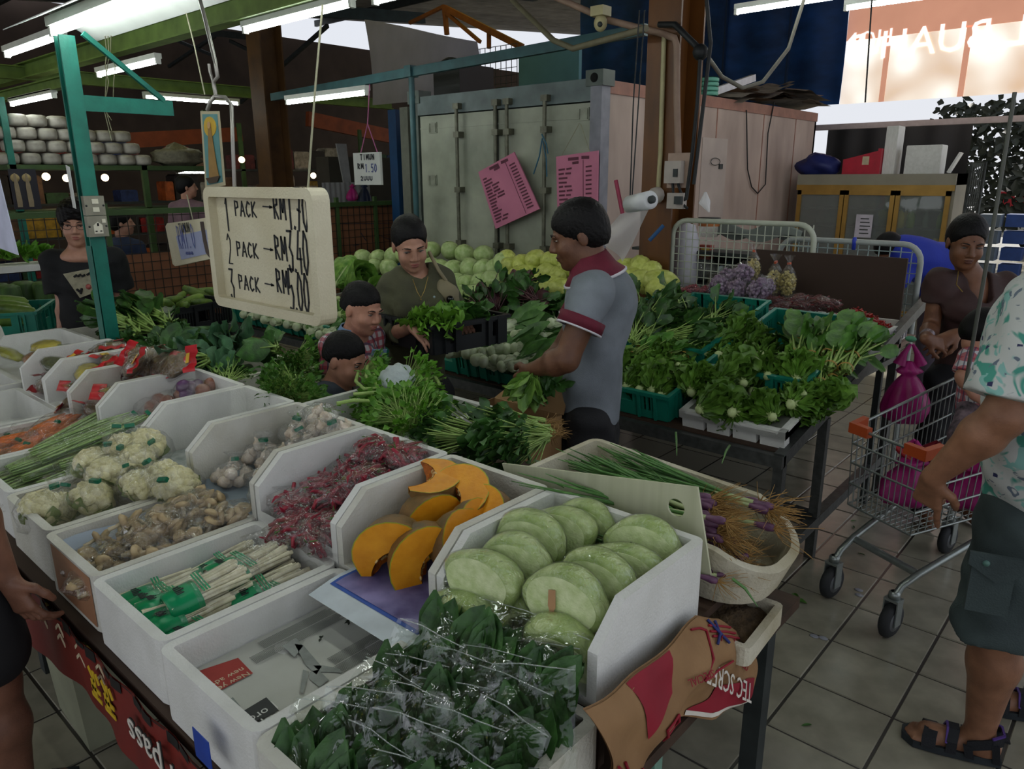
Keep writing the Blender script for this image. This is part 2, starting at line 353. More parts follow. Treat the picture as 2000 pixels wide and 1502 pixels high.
RODM=M('grimy_lock_rod','#5f5f50',.45,.3,20,metal=.3)
ct=thing('shipping_container','pale grey green refrigerated container behind heaped cabbages','container',(-4.8,7.5,0))
def cpart(name,mb,mat):o=mb.build(name,mat);o.parent=ct;o.matrix_parent_inverse=Matrix.Translation((4.8,-7.5,0));return o
XL,XR,YC,ZT=-5.93,-3.66,5.2,2.47
b=MB().box(XR-.05,XR,YC+.08,9.85,.15,2.40);cpart('side_panel',b,PINKW)
b=MB().box(XL,XR,YC+.1,9.85,ZT-.08,ZT-.02);cpart('roof_panel',b,CFRAME)
b=MB().box(XL,XL+.05,YC+.08,9.85,.15,2.4);cpart('side_panel',b,DOOR)
b=MB().box(XL,XR,9.8,9.85,.15,2.4);cpart('end_panel',b,PINKW)
b=MB().box(XL-.02,XL+.1,YC-.02,YC+.1,0,ZT);cpart('corner_post',b,CFRAME)
b=MB().box(XR-.09,XR+.02,YC-.02,YC+.1,0,ZT);cpart('corner_post',b,M('worn_lilac_post','#7b7c86',.5,.2,8))
b=MB().box(XL+.1,XR-.09,YC-.02,YC+.1,ZT-.17,ZT);cpart('door_header',b,M('grey_blue_header','#5d6a6a',.5,.25,6))
b=MB().box(XR-.02,XR+.012,YC+.1,9.85,2.36,2.46);cpart('top_rail',b,REDBROWN)
for x in(XL-.03,XR-.13):
 b=MB().box(x,x+.17,YC-.035,YC+.13,ZT-.06,ZT+.06);c_=cpart('corner_casting',b,CFRAME)
 b=MB().lathe([(0,0),(.036,0),(.036,.004),(0,.004)],14,(x+.085,YC-.036,ZT),(0,-1,0));cpart('casting_hole',b,M('black_hole','#0a0b0b',.9))
xm=(XL+XR)/2
for x0,x1 in((XL+.11,xm-.012),(xm+.012,XR-.1)):
 b=MB().box(x0,x1,YC+.0,YC+.06,.15,ZT-.18)
 for z in(.15,ZT-.3):b.box(x0+.0,x1,YC-.006,YC,z,z+.012)
 cpart('door',b,DOOR)
b=MB().box(xm-.02,xm+.02,YC-.012,YC+.02,.15,ZT-.18);cpart('door_gasket',b,M('black_rubber','#17191a',.7))
for px_ in(893,968,990,1063):
 x=at(px_,300,Y=YC-.06).x;b=MB().tube([(x,YC-.06,.2),(x,YC-.06,ZT-.1)],.017,8)
 for z in(.6,1.1,1.6,2.1,2.35):b.box(x-.035,x+.035,YC-.075,YC+.0,z-.025,z+.025)
 cpart('lock_rod',b,RODM)
for px_,py_ in((846,250),(846,352),(1140,223),(1140,350)):
 p=at(px_,py_,Y=YC);b=MB().box(p.x-.06,p.x+.06,YC-.012,YC,p.z-.05,p.z+.05)
 for dx in(-.04,.04):b.box(p.x+dx-.01,p.x+dx+.01,YC-.02,YC-.012,p.z-.04,p.z+.04)
 cpart('hinge_plate',b,M('pale_hinge_plate','#8e9282',.5,.2,12))
p0,p1=at(1372,268,X=XR),at(1412,272,X=XR)
b=MB().box(XR-.004,XR+.006,p0.y,p1.y+.1,.2,p0.z);cpart('service_door',b,M('lighter_service_door','#a4968e',.5,.12,3))
p=at(1398,322,X=XR);b=MB().box(XR+.004,XR+.02,p.y+.05,p.y+.12,p.z-.04,p.z+.01);cpart('latch',b,DARK)
b=MB();b.tube([V((XR+.02,p.y-.05+.1*cos(t),p.z+.03+.035*sin(t)))for t in np.linspace(0,6.28,14)],.004,5);cpart('latch_ring',b,DARK)
b=MB()
for y in(6.1,7.2,8.3,9.2):b.box(XR,XR+.004,y-.008,y+.008,.2,2.36)
cpart('panel_joint',b,REDBROWN)
CARD=M('brown_cardboard','#6d5138',.75,.2,8)
JUNKW=M('weathered_board','#7d746a',.7,.25,10)
rnd=random.Random(3)
jl=['dark weathered board in the junk heap on the container roof','bent cardboard sheet in the junk heap on the container roof','split brown plank on top of the container junk heap','grey torn sheet hanging over the container roof edge','flattened box under the junk on the container roof','old slat poking out of the container junk heap','stack of flattened cartons at the far end of the container roof']
for i,(x0,y0,x1,y1,w,h)in enumerate(((1405,190,1490,172,.5,.05),(1420,185,1520,185,.45,.04),(1465,178,1530,165,.3,.03),(1425,190,1470,215,.2,.015),(1490,200,1585,212,.5,.06),(1480,182,1540,195,.25,.03),(1540,190,1575,215,.4,.1))):
 a,b_=at(x0,y0,X=XR-.15-.06*(i%3)),at(x1,y1,X=XR-.15-.05*(i%2))
 a.z=max(a.z,ZT+.02+.035*i);b_.z=max(b_.z,ZT+.03+.03*i)
 m_=MB();d,s_,u=frame(b_-a);nseg=6
 def P(u_,v_,a=a,b_=b_,s_=s_,w=w,i=i):return a.lerp(b_,u_)+s_*(v_-.5)*w+V((0,0,.02*sin(u_*7+i)+.02*sin(v_*5+i)))
 m_.sheet(P,nseg,3,False);vs=len(m_.v);m_.sheet(lambda u_,v_:P(u_,1-v_)-V((0,0,h)),nseg,3,False)
 tag(m_.build('scrap_board' if i%2==0 else 'cardboard_scrap',(JUNKW,CARD)[i%2]),jl[i],'scrap','scrap on the container roof')
a,b_=at(1398,178,X=XR-.1),at(1472,152,X=XR-.1);tag(MB().bar(a,b_,.05,.07).build('white_batten',M('white_wood','#c9c9cf',.5)),'white batten propped on the container roof junk','batten')
p=at(1384,180,X=XR-.05);m_=MB()
for k in range(4):m_.lathe([(.085,k*.042),(.095,k*.042+.005),(.095,k*.042+.03),(.085,k*.042+.036)],14,(p.x,p.y,ZT+.0))
m_.lathe([(0,.168),(.085,.168)],14,(p.x,p.y,ZT));tag(m_.build('green_tub',M('pale_green_plastic','#5f9f8c',.4)),'small pale green ribbed tub on the container roof edge','tub')
q=[at(712,38,Y=6.6),at(938,82,Y=6.0),at(938,190,Y=6.0),at(722,205,Y=6.6)]
m_=MB();m_.sheet(lambda u_,v_:(q[0].lerp(q[1],u_)).lerp(q[3].lerp(q[2],u_),v_)+V((.03*sin(6*u_+3*v_),.05*sin(5*u_+2*v_),0)),16,8);m_.sheet(lambda u_,v_:(q[0].lerp(q[1],1-u_)).lerp(q[3].lerp(q[2],1-u_),v_)+V((.03*sin(6*(1-u_)+3*v_),.05*sin(5*(1-u_)+2*v_)+.012,0)),16,8)
tag(m_.build('hanging_sheet',M('mauve_grey_sheet','#aaa6b0',.7,.08,3,trans=.35)),'large mauve grey cloth sheet hung over the container','sheet')
p=at(925,180,Y=5.9);m_=MB().box(p.x-.28,p.x+.1,5.6,6.1,ZT,ZT+.34)
bo=thing('black_case','black box standing on the container top','box',(p.x,5.9,ZT));o=m_.build('case_body',M('black_plastic','#0e1215',.5));adopt(o,bo)
m_=MB();hp=[V((p.x-.2+.34*t,5.59,ZT+.34+.05*sin(pi*t)))for t in np.linspace(0,1,9)];m_.tube(hp,.012,6);o=m_.build('case_handle',MATS['black_plastic']);adopt(o,bo)
m_=MB();a=at(960,160,Y=5.7);m_.tube([V((a.x-.05+.36*t,5.7,ZT+.02+.05*sin(pi*t)))for t in np.linspace(0,1,10)],.02,7);tag(m_.build('black_hose',MATS['black_plastic']),'short black hose lying on the container top','hose')
a,b_=at(1013,115,Y=8.3),at(1130,165,Y=8.3);tag(MB().box(a.x,b_.x,8.3,8.36,ZT-.5,a.z+.06).build('blue_board',M('sky_blue_board','#6fa3ae',.6,.08,4)),'sky blue board beyond the container top in daylight','board')
a,b_=at(880,105,Y=8.6),at(1010,190,Y=8.6);m_=MB()
for k in range(14):m_.bar((a.x+(b_.x-a.x)*k/13,8.6,b_.z),(a.x+(b_.x-a.x)*k/13,8.6,a.z),.008,.008)
for k in range(8):z_=b_.z+(a.z-b_.z)*k/7;m_.bar((a.x,8.6,z_),(b_.x,8.6,z_),.008,.008)
t_=thing('wire_panel','fine wire mesh panel standing beyond the container top','panel',(a.x,8.6,b_.z));o=m_.build('wire_mesh',STEEL);adopt(o,t_)
a,b_=at(757,215,Y=5.9),at(778,400,Y=5.9);tag(MB().box(a.x,b_.x+.02,5.9,6.6,0,a.z).build('blue_cabinet',M('deep_blue_steel','#0f3a63',.5)),'tall deep blue cabinet left beside the container doors','cabinet')
a,b_=at(780,210,Y=5.6),at(803,400,Y=5.6);tag(MB().box(a.x,b_.x,5.6,5.66,0,a.z).build('grey_partition',M('dull_grey_panel','#66695f',.6)),'dull grey upright panel against the container corner post','panel')
pf=thing('pipe_frame','teal pipe rail and upright standing before the container','frame',(XL,5.0,0))
A_,B_=at(350,205,Y=5.0),at(1262,58,Y=5.0);m_=MB().bar(at(532,190,Y=5),B_,.05,.08);o=m_.build('rail',TEALPIPE);adopt(o,pf)
p=at(803,142,Y=5.0);m_=MB().tube([(p.x,5.0,0),(p.x,5.0,p.z+.03)],.028,10);m_.box(p.x-.045,p.x+.045,4.95,5.05,p.z-.04,p.z+.06);o=m_.build('upright',TEALPIPE);adopt(o,pf)
YB=11.6
BLUE=M('blue_tarpaulin','#12386a',.5,.16,2.5,.15,9,c2='#1c4d8c',stretch=(1,1,2),trans=.25)
a,b_=at(1137,-60,Y=YB-.15),at(1637,203,Y=YB-.15);x0,x1,z0,z1=a.x,b_.x,b_.z,a.z+1.0
t_=thing('blue_tarp','big blue tarpaulin blind hung behind the brown column','tarpaulin',(x0,YB,z1))
m_=MB();m_.sheet(lambda u,v:V((x0+(x1-x0)*u,YB-.15+.03*sin(u*40)+.03*sin(v*9),z0+(z1-z0)*v)),60,16);m_.sheet(lambda u,v:V((x0+(x1-x0)*(1-u),YB-.138+.03*sin((1-u)*40)+.03*sin(v*9),z0+(z1-z0)*v)),60,16)
o=m_.build('cloth',BLUE);adopt(o,t_)
for px_ in(1415,1540):
 x=at(px_,100,Y=YB-.25).x;o=MB().bar((x,YB-.25,z0),(x,YB-.25,z1),.06,.03).build('dark_strap',M('dark_navy_strap','#0d2748',.6));adopt(o,t_)
a,b_=at(1640,204,Y=YB),at(2080,182,Y=YB);bx0,bx1,bz0,bz1=a.x,b_.x+.8,a.z,a.z+2.35
bn=thing('shop_banner','produce banner with daylight glow put into its colour, seen mirrored from behind','banner',(bx0,YB,bz0))
def glow_mat(n,c,e,tex=False):  # banner parts emit: daylight through the cloth is put into their colour
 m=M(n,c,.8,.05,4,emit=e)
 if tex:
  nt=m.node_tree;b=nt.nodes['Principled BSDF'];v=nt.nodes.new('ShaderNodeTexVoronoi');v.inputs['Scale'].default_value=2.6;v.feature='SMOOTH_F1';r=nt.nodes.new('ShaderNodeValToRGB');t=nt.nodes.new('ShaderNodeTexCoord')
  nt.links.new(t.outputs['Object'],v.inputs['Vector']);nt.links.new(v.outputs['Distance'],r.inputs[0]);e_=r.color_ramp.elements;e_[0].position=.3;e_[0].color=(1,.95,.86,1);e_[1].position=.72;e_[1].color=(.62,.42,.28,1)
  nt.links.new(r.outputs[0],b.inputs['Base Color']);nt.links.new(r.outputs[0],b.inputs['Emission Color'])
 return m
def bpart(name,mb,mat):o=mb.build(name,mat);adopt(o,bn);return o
bpart('cloth',MB().box(bx0,bx1,YB,YB+.004,bz0,bz1),glow_mat('banner_cream_glow','#fff3e4',1.25,True))
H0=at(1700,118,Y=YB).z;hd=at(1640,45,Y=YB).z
bpart('header_band',MB().box(bx0,bx1,YB-.004,YB,H0+.28,bz1),glow_mat('banner_terracotta_glow','#d69a80',.9))
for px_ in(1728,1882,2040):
 x=at(px_,140,Y=YB).x;bpart('divider',MB().box(x-.035,x+.035,YB-.004,YB,bz0,H0+.3),MATS['banner_terracotta_glow'])
BW=glow_mat('banner_white_letter_glow','#fffdf8',1.3)
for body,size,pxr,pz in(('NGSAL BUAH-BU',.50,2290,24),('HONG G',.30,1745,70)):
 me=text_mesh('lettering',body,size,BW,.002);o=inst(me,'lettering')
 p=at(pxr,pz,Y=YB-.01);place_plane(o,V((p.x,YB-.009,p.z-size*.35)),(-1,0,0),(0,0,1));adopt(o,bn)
AW=M('black_shade_cloth','#15161a',.8,.2,3)
a=at(1618,250,Y=12.8);b_=at(1872,440,Y=12.8);tag(MB().sheet(lambda u,v:V((a.x+(b_.x-a.x)*u,12.8+.03*sin(u*30),.5+(a.z-.5)*v)),40,4).build('shade_cloth',AW),'black shade cloth hung beyond the drinks fridge','cloth')
m_=MB().box(at(1590,235,Y=12.0).x,bx1,12.0,12.1,at(1700,250,Y=12).z,at(1700,239,Y=12).z);tag(m_.build('trim_2',M('grey_fascia','#8f878b',.6)),kind='structure')
# ==== the stall in front
FOAM=M('white_foam','#d9d9d2',.62,.05,9,.25,160,c2='#e3e3de')
FOAMOLD=M('yellowed_foam','#cbc8b8',.65,.1,6,.3,150,c2='#d9d8cf')
FOAMDIRTY=M('stained_foam','#b5a985',.7,.25,5,.35,140,c2='#d0cbb8')
def foambox(name,label,x0,x1,y0,y1,z0,z1,t=.022,cut=None,mat=FOAM,r=.02,rz=0,cat='box',group=None,tb=None):
 """one moulded shell; cut = (dy, dz, low): the front is open and the sides are sawn off aslant"""
 cx,cy=(x0+x1)/2,(y0+y1)/2;hx,hy=(x1-x0)/2,(y1-y0)/2
 lo,li=[],[]
 def arc(sx,sy,a0,z):
  for k in range(4):
   a=a0+pi/2*k/3
   lo.append((sx*(hx-r)+r*cos(a),sy*(hy-r)+r*sin(a),z));q=max(.004,r-t)
   li.append((sx*(hx-t-q)+q*cos(a),sy*(hy-t-q)+q*sin(a),z))
 H_=z1-z0
 if not cut:
  arc(1,-1,-pi/2,H_);arc(1,1,0,H_);arc(-1,1,pi/2,H_);arc(-1,-1,pi,H_)
 else:
  dy,dz,low=cut
  lo+=[(hx,-hy,low),(hx,-hy,H_-dz),(hx,-hy+dy,H_)];li+=[(hx-t,-hy,low),(hx-t,-hy,H_-dz),(hx-t,-hy+dy,H_)]
  arc(1,1,0,H_);arc(-1,1,pi/2,H_)
  lo+=[(-hx,-hy+dy,H_),(-hx,-hy,H_-dz),(-hx,-hy,low)];li+=[(-hx+t,-hy+dy,H_),(-hx+t,-hy,H_-dz),(-hx+t,-hy,low)]
 n=len(lo);vs=[(p[0],p[1],0)for p in lo]+list(lo)+list(li)+[(p[0],p[1],tb or t)for p in li];fs=[]
 for i in range(n):
  j=(i+1)%n
  if cut and i==n-1:
   fs+=[(i,j,n+j,n+i),(n+i,n+j,2*n+j,2*n+i)]if lo[0][2]>0 else[]
   fs+=[(2*n+i,2*n+j,3*n+j,3*n+i)]
   continue
  fs+=[(i,j,n+j,n+i),(n+i,n+j,2*n+j,2*n+i),(2*n+i,2*n+j,3*n+j,3*n+i)]
 fs+=[tuple(range(n-1,-1,-1)),tuple(range(3*n,4*n))]
 o=MB().add(vs,fs).build(name,mat,None,(cx,cy,z0));o.rotation_euler=(0,0,rz)
 return tag(o,label,cat,group)
WOOD=M('dark_stained_wood','#3b2a1e',.7,.3,6,.1,30,stretch=(.3,2,1))
st=thing('stall_table','long market table with riser board under the white foam boxes','table',(-2.6,1.1,0))
def spart(name,mb,mat):o=mb.build(name,mat);adopt(o,st);return o
spart('table_top',MB().box(-4.63,-.60,.50,1.84,.585,.615),WOOD)
spart('riser_board',MB().box(-4.63,-.66,.985,1.84,.735,.757),WOOD)
spart('riser_front',MB().box(-4.63,-.66,.985,1.005,.615,.735),WOOD)
for x in(-4.58,-2.8,-.66):
 for y in(.62,1.76):
  spart('leg',MB().box(x-.025,x+.025,y-.025,y+.025,0,.585),DARK)
spart('rail',MB().box(-4.6,-.66,1.74,1.77,.3,.34),DARK)
fr=[(-3.34,-2.96,'white foam box holding bagged carrots at the stall front',FOAM),(-2.955,-2.575,'white foam box full of bagged long beans',FOAM),(-2.57,-2.195,'rough edged foam box holding bagged cauliflower',FOAMOLD),(-2.19,-1.835,'rough edged foam box holding oyster mushroom bags',FOAMOLD),(-1.83,-1.445,'white foam box holding green banded enoki packs',FOAM),(-1.44,-1.055,'nearly empty foam box lined with newspaper, blue tape outside',FOAM),(-1.05,-.625,'worn foam box packed with bagged spinach at the near corner',FOAMOLD)]
for i,(x0,x1,lb,mt)in enumerate(fr):
 y0=.535-.05*(x0+2.5)*.55;foambox('foam_box',lb,x0,x1,y0,y0+.45,.616,.775,.024,None,mt,.03,0,'box','front row foam boxes',.085 if i==5 else .06)
foambox('foam_box','foam box of bright snack packs at the far stall end',-3.95,-3.36,.56,.97,.616,.775,.024,None,FOAM,.03,0,'box','front row foam boxes')
foambox('foam_box','farthest foam box on the stall near the teal crate',-4.6,-3.97,.6,1.0,.616,.79,.024,None,FOAM,.03,0,'box','front row foam boxes')
sr=[(-3.875,-3.565,'open fronted foam box of red packets beside the teal post',FOAM),(-3.56,-3.265,'open fronted foam box spilling red topped packets',FOAM),(-3.26,-2.965,'yellow edged open foam box of brown and red packets',FOAMOLD),(-2.96,-2.565,'open fronted foam box of bagged onions',FOAM),(-2.56,-2.23,'almost bare open fronted foam box with one bag at its back',FOAM),(-2.225,-1.835,'stained open fronted foam box of bagged garlic',FOAMOLD),(-1.83,-1.45,'open fronted foam box heaped with bagged red chillies',FOAM),(-1.445,-1.085,'open fronted foam box of pumpkin wedges',FOAMOLD),(-1.08,-.655,'taller open foam box of wrapped cabbage halves',FOAM)]
for i,(x0,x1,lb,mt)in enumerate(sr):
 low=.05 if i==6 else .022
 foambox('foam_crate',lb,x0,x1,.965,1.365,.758,.955,.022,(.085,.075,low),mt,.02,random.uniform(-.006,.006),'box','open fronted foam boxes')
foambox('foam_crate','far open fronted foam box behind the snack packs',-4.5,-3.9,1.0,1.36,.758,.93,.022,(.08,.07,.022),FOAM,.02,0,'box','open fronted foam boxes')
tr3=[(-2.27,-1.70,.93,'white foam tray overflowing with celery and a clear bag',FOAM),(-2.86,-2.29,.9,'foam tray under the dark curly parsley heap',FOAMDIRTY),(-3.38,-2.88,.9,'foam tray under the broad leafy greens',FOAM),(-3.92,-3.41,.9,'foam tray under the dark spinach heap',FOAM),(-4.6,-3.95,.9,'foam tray under the kale stems at the far end',FOAM)]
for x0,x1,z1,lb in[(a,b,c,d)for a,b,c,d,e in tr3]:
 foambox('foam_tray',lb,x0,x1,1.385,1.835,.758,z1,.024,None,FOAM if 'white' in lb else FOAMOLD,.03,0,'tray','foam trays of greens')
BOARD=M('pale_corrugated_plastic','#b9bb9c',.5,.08,5,.12,200,stretch=(6,1,.2),c2='#c8c9ad')
p0,p1,p2,p3=at(985,903,Y=1.415),at(1362,952,Y=1.405),at(1392,1092,Y=1.40),at(1010,985,Y=1.41)
ho=at(1320,992,Y=1.405);m_=MB();N_=20;rh=.022
ring=[V((ho.x+rh*cos(2*pi*k/N_),ho.y,ho.z+rh*sin(2*pi*k/N_)))for k in range(N_)]
def edge_hit(a):
 d=V((cos(a),0,sin(a)));best=None
 P4=[V((p0.x,1.405,p0.z)),V((p1.x,1.405,p1.z)),V((p2.x,1.405,.83)),V((p3.x,1.405,.83))]
 for i in range(4):
  A,B=P4[i],P4[(i+1)%4];e=B-A;den=d.x*e.z-d.z*e.x
  if abs(den)<1e-9:continue
  w=A-ho;t=(w.x*e.z-w.z*e.x)/den;q=(w.x*d.z-w.z*d.x)/den
  if t>0 and-1e-6<=q<=1+1e-6 and(best is None or t<best):best=t
 return V((ho.x,1.405,ho.z))+d*best
angs=sorted([2*pi*k/N_ for k in range(N_)]+[math.atan2(q.z-ho.z,q.x-ho.x)%(2*pi)for q in(p0,p1,V((p2.x,0,.83)),V((p3.x,0,.83)))])
inn=[V((ho.x+rh*cos(a),1.405,ho.z+rh*sin(a)))for a in angs];ou=[edge_hit(a)for a in angs];n=len(angs);dv=V((0,.006,0))
vs=inn+ou+[p+dv for p in inn]+[p+dv for p in ou];fs=[]
for i in range(n):
 j=(i+1)%n;fs+=[(i,n+i,n+j,j),(2*n+i,2*n+j,3*n+j,3*n+i),(i,j,2*n+j,2*n+i),(n+i,3*n+i,3*n+j,n+j)]
tag(m_.add(vs,fs).build('plastic_board',BOARD),'pale ribbed plastic board with a round hole between cabbage and spring onions','board')
m_=MB()
def so_box():
 x0,x1,y0,y1,z0,z1,t=-1.235,-.545,1.43,1.765,.76,.945,.02;lo=[];li=[]
 def arc(cx,cy,r,a0,a1,n):
  for k in range(n+1):
   a=a0+(a1-a0)*k/n;lo.append((cx+r*cos(a),cy+r*sin(a)));li.append((cx+(r-t)*cos(a),cy+(r-t)*sin(a)))
 arc(x1-.12,y0+.12,.12,-pi/2,0,6);arc(x1-.16,y1-.16,.16,0,pi/2,7);arc(x0+.03,y1-.03,.03,pi/2,pi,3);arc(x0+.03,y0+.03,.03,pi,1.5*pi,3)
 n=len(lo);cx,cy=(x0+x1)/2,(y0+y1)/2
 def zz(p):return z1-.1*max(0,(p[0]-(x1-.26))/.26)**1.2
 vs=[((p[0]-cx)*.9+cx,(p[1]-cy)*.9+cy,z0)for p in lo]+[(*p,zz(p))for p in lo]+[(*p,zz(p))for p in li]+[((p[0]-cx)*.9+cx,(p[1]-cy)*.9+cy,z0+.02)for p in li]
 fs=[]
 for i in range(n):
  j=(i+1)%n;fs+=[(i,j,n+j,n+i),(n+i,n+j,2*n+j,2*n+i),(2*n+i,2*n+j,3*n+j,3*n+i)]
 fs+=[tuple(range(n-1,-1,-1)),tuple(range(3*n,4*n))]
 return MB().add(vs,fs)
tag(so_box().build('foam_basket',FOAMDIRTY),'stained cream foam basket with rounded end holding spring onions','basket')
SOIL=M('crumbly_soil','#4a3a25',.9,.4,60,.8,120)
q_=at(1440,1215,z=.66);foambox('soil_tray','dirty shallow foam tray of soil jutting out below the spring onions',-.80,-.55,1.37,1.60,.676,.722,.018,None,FOAMDIRTY,.02,.06,'tray')
m_=MB();m_.sheet(lambda u,v:V((-.78+.21*u,1.39+.19*v,.70+.03*sin(pi*u)*sin(pi*v)+.006*sin(31*u+17*v)*sin(23*v))),22,22);tag(m_.build('soil',SOIL),'heap of loose brown soil in the dirty foam tray','soil',kind='stuff')
RED=M('red_banner_cloth','#6e1a12',.6,.18,5,.1,20,c2='#7d2015')
bnr=thing('table_banner','dark red printed banner hung upside down along the table edge','banner',(-2.0,.5,.6))
def tpart(name,mb,mat):o=mb.build(name,mat);adopt(o,bnr);return o
def yb(x,v):return .485+.012*sin(x*9)*v+.004*sin(x*31)
m_=MB();m_.sheet(lambda u,v:V((-4.2+3.55*u,yb(-4.2+3.55*u,v),.612-.2*v)),120,5);tpart('cloth',m_,RED)
m_=MB()
for x in np.arange(-4.2,-.7,.055):
 m_.sheet(lambda u,v,x=x:V((x+.05*u,yb(x+.05*u,.1)-.003,.612-.018*(1+.8*sin(x*40))*v)),3,2)
tpart('scalloped_trim',m_,M('black_print','#0c0b0a',.6));m_=MB()
for k,x in enumerate(np.arange(-3.6,-1.75,.13)):
 for j in range(4):m_.obox((x+.03*(j%2),yb(x,.5)-.004,.575-.03*(j//2)),V((.012,0,.01*(1-2*(j%2)))),V((0,.001,0)),V((0,0,.005)))
tpart('pale_print',m_,M('cream_print','#c8b99a',.6))
for body,x,z,s_,mt,off in(('Half pass',-1.19,.565,.105,M('black_print','#0c0b0a'),.004),('Half pass',-1.195,.56,.105,M('white_print','#d8d2c6'),.006)):
 o=inst(text_mesh('lettering',body,s_,mt,.0008,0),'lettering');place_plane(o,V((x,.475-off,z)),(-1,0,0),(0,0,-1));adopt(o,bnr)
YEL=M('yellow_print','#c9a71c',.6)
m_=MB()
for cx in(-1.80,-1.72):
 for a,b in(((0,.03),(.03,.0)),((.005,-.02),(.06,-.02)),((.03,.03),(.03,-.04)),((.0,-.045),(.06,-.045)),((.045,.03),(.06,.005)),((.01,.0),(.02,-.04))):
  A,B=V((cx+a[0],.473,.545+a[1])),V((cx+b[0],.473,.545+b[1]));d=B-A;m_.obox((A+B)/2,d/2,unit(d).cross(V((0,1,0)))*.006,V((0,.001,0)))
tpart('characters',m_,YEL)
for cx,b_ in((-.97,.57),(-.80,.57)):
 m_=MB();rg=random.Random(int(-cx*100))
 for k in range(16):
  p=V((cx+rg.uniform(-.06,.06),.474,.52+rg.uniform(-.07,.07)));d=V((rg.uniform(-1,1),0,rg.uniform(-1,1))).normalized()*.02;m_.obox(p,d,d.cross(V((0,1,0)))*.3,V((0,.001,0)))
 tpart('swirl_print',m_,MATS['white_print'])
a=at(372,1365,Y=.475);tag(MB().box(a.x,a.x+.062,.4705,.4722,.66,.725).build('blue_tape',M('blue_tape','#1b3f9c',.4)),'square of blue tape stuck on the foam box front','tape')
BRT=M('brown_parcel_tape','#a87a5c',.35,.06,6)
tag(MB().box(-2.13,-1.86,.5245,.5258,.63,.768).build('brown_tape',BRT),'wide brown parcel tape across the mushroom box front','tape')
PAPER=M('newsprint','#b9bab0',.8,.05,8,c2='#c6c7bf');INK=M('grey_ink','#6f716c',.8,.1);DINK=M('dark_ink','#3a3c3c',.8)
npz=.7035;npo=thing('newspaper','open newspaper sheet lining the nearly empty foam box','newspaper',(-1.25,.72,npz))
def npart(name,mb,mat):o=mb.build(name,mat);adopt(o,npo);return o
x0,x1,y0,y1=-1.412,-1.083,.53,.925
m_=MB();m_.sheet(lambda u,v:V((x0+(x1-x0)*u,y0+(y1-y0)*v,npz+.012*max(0,(abs(v-.5)-.46)/.04)+.003*sin(9*v)*sin(7*u))),14,18);npart('sheet',m_,PAPER)
zz=npz+.0045
def flat(mb,px):
 P=[at(x,y,z=zz)for x,y in px];n=len(P);mb.add(P+[p+V((0,0,.0004))for p in P],[tuple(range(n)),tuple(range(n,2*n))]);return mb
npart('red_box',flat(MB(),[(384,1312),(465,1285),(494,1315),(418,1355)]),M('newspaper_red','#9c3a34',.8))
npart('grey_box',flat(MB(),[(465,1395),(520,1362),(545,1388),(480,1418)]),DINK)
npart('grey_box',flat(MB(),[(432,1372),(455,1362),(470,1380),(445,1392)]),M('mid_grey_ink','#8b918d',.8))
PH=M('photo_grey','#8d918c',.8,.2,30)
for py in([(552,1262),(578,1246),(592,1262),(575,1284)],[(575,1258),(592,1260),(628,1302),(618,1318),(598,1300)],[(612,1300),(632,1300),(662,1306),(668,1314),(625,1312)],[(606,1312),(622,1308),(642,1328),(624,1342),(604,1326)],[(592,1308),(604,1312),(592,1354),(586,1352)]):npart('photo_print',flat(MB(),py),PH)
ud=(at(430,1350,z=zz)-at(500,1310,z=zz)).normalized()
for body,px_,s_,mt in(('New year\nnew advent',(484,1311),.022,MATS['cream_print']),('tap to\norder',(535,1394),.028,M('pale_ink','#d2d4d0',.8))):
 o=inst(text_mesh('lettering',body,s_,mt,.0002),'lettering');p=at(*px_,z=zz+.0008)
 u_=V((0,-1,0));v_=V((1,0,0));place_plane(o,V((p.x,p.y,zz+.0008)),u_,v_,V((0,0,1)));adopt(o,npo)
m_=MB();rg=random.Random(2)
for cx,ya,yb_ in((-1.39,.7,.9),(-1.355,.66,.9),(-1.225,.77,.91),(-1.19,.76,.9),(-1.13,.55,.70),(-1.10,.55,.9)):
 for k in range(9):
  x=cx+.0035*k;m_.box(x,x+.0014,ya,yb_-rg.uniform(0,.02),zz,zz+.0003)
o=npart('text_columns',m_,INK);o['kind']='stuff'
for px_,lb in(((627,1247),'first'),((682,1215),'second')):
 p=at(*px_,z=zz+.002);m_=MB()
 for k in range(4):a=rg.uniform(0,6);m_.leaf(p,(cos(a),sin(a),.1),(0,0,1),.012,.006,.3)
 tag(m_.build('leaf_scrap',M('dried_leaf','#20261a',.7)),'tiny dried leaf scrap on the newspaper, %s from the box front'%lb,'leaf')
po=thing('teal_post','teal painted steel stall post with bracket arm and brace','post',(-3.86,1.38,0))
def ppart(name,mb,mat):o=mb.build(name,mat);adopt(o,po);return o
A_,B_=at(222,705,Y=1.40),at(140,85,Y=1.40);cx,cy=A_.x,1.40
m_=MB();wv=.033
m_.box(cx-wv,cx+wv,cy+.02,cy+.034,.615,2.34);m_.box(cx-wv,cx-wv+.012,cy-.034,cy+.02,.615,2.34);m_.box(cx+wv-.012,cx+wv,cy-.034,cy+.02,.615,2.34)
ppart('channel',m_,TEALPAINT);m_=MB().box(cx-wv,cx+wv,cy-.036,cy-.03,.615,1.40);ppart('cover_plate',m_,TEALPAINT)
m_=MB().tube([(cx+.005,cy-.012,1.4),(cx-.005,cy-.01,1.8),(cx+.006,cy-.012,2.33)],.009,6);ppart('cable',m_,M('dusty_cable','#6b6442',.7))
m_=MB().box(cx+.0,cx+.012,cy+.03,cy+.46,2.02,2.09);ppart('bracket_arm',m_,TEALPAINT)
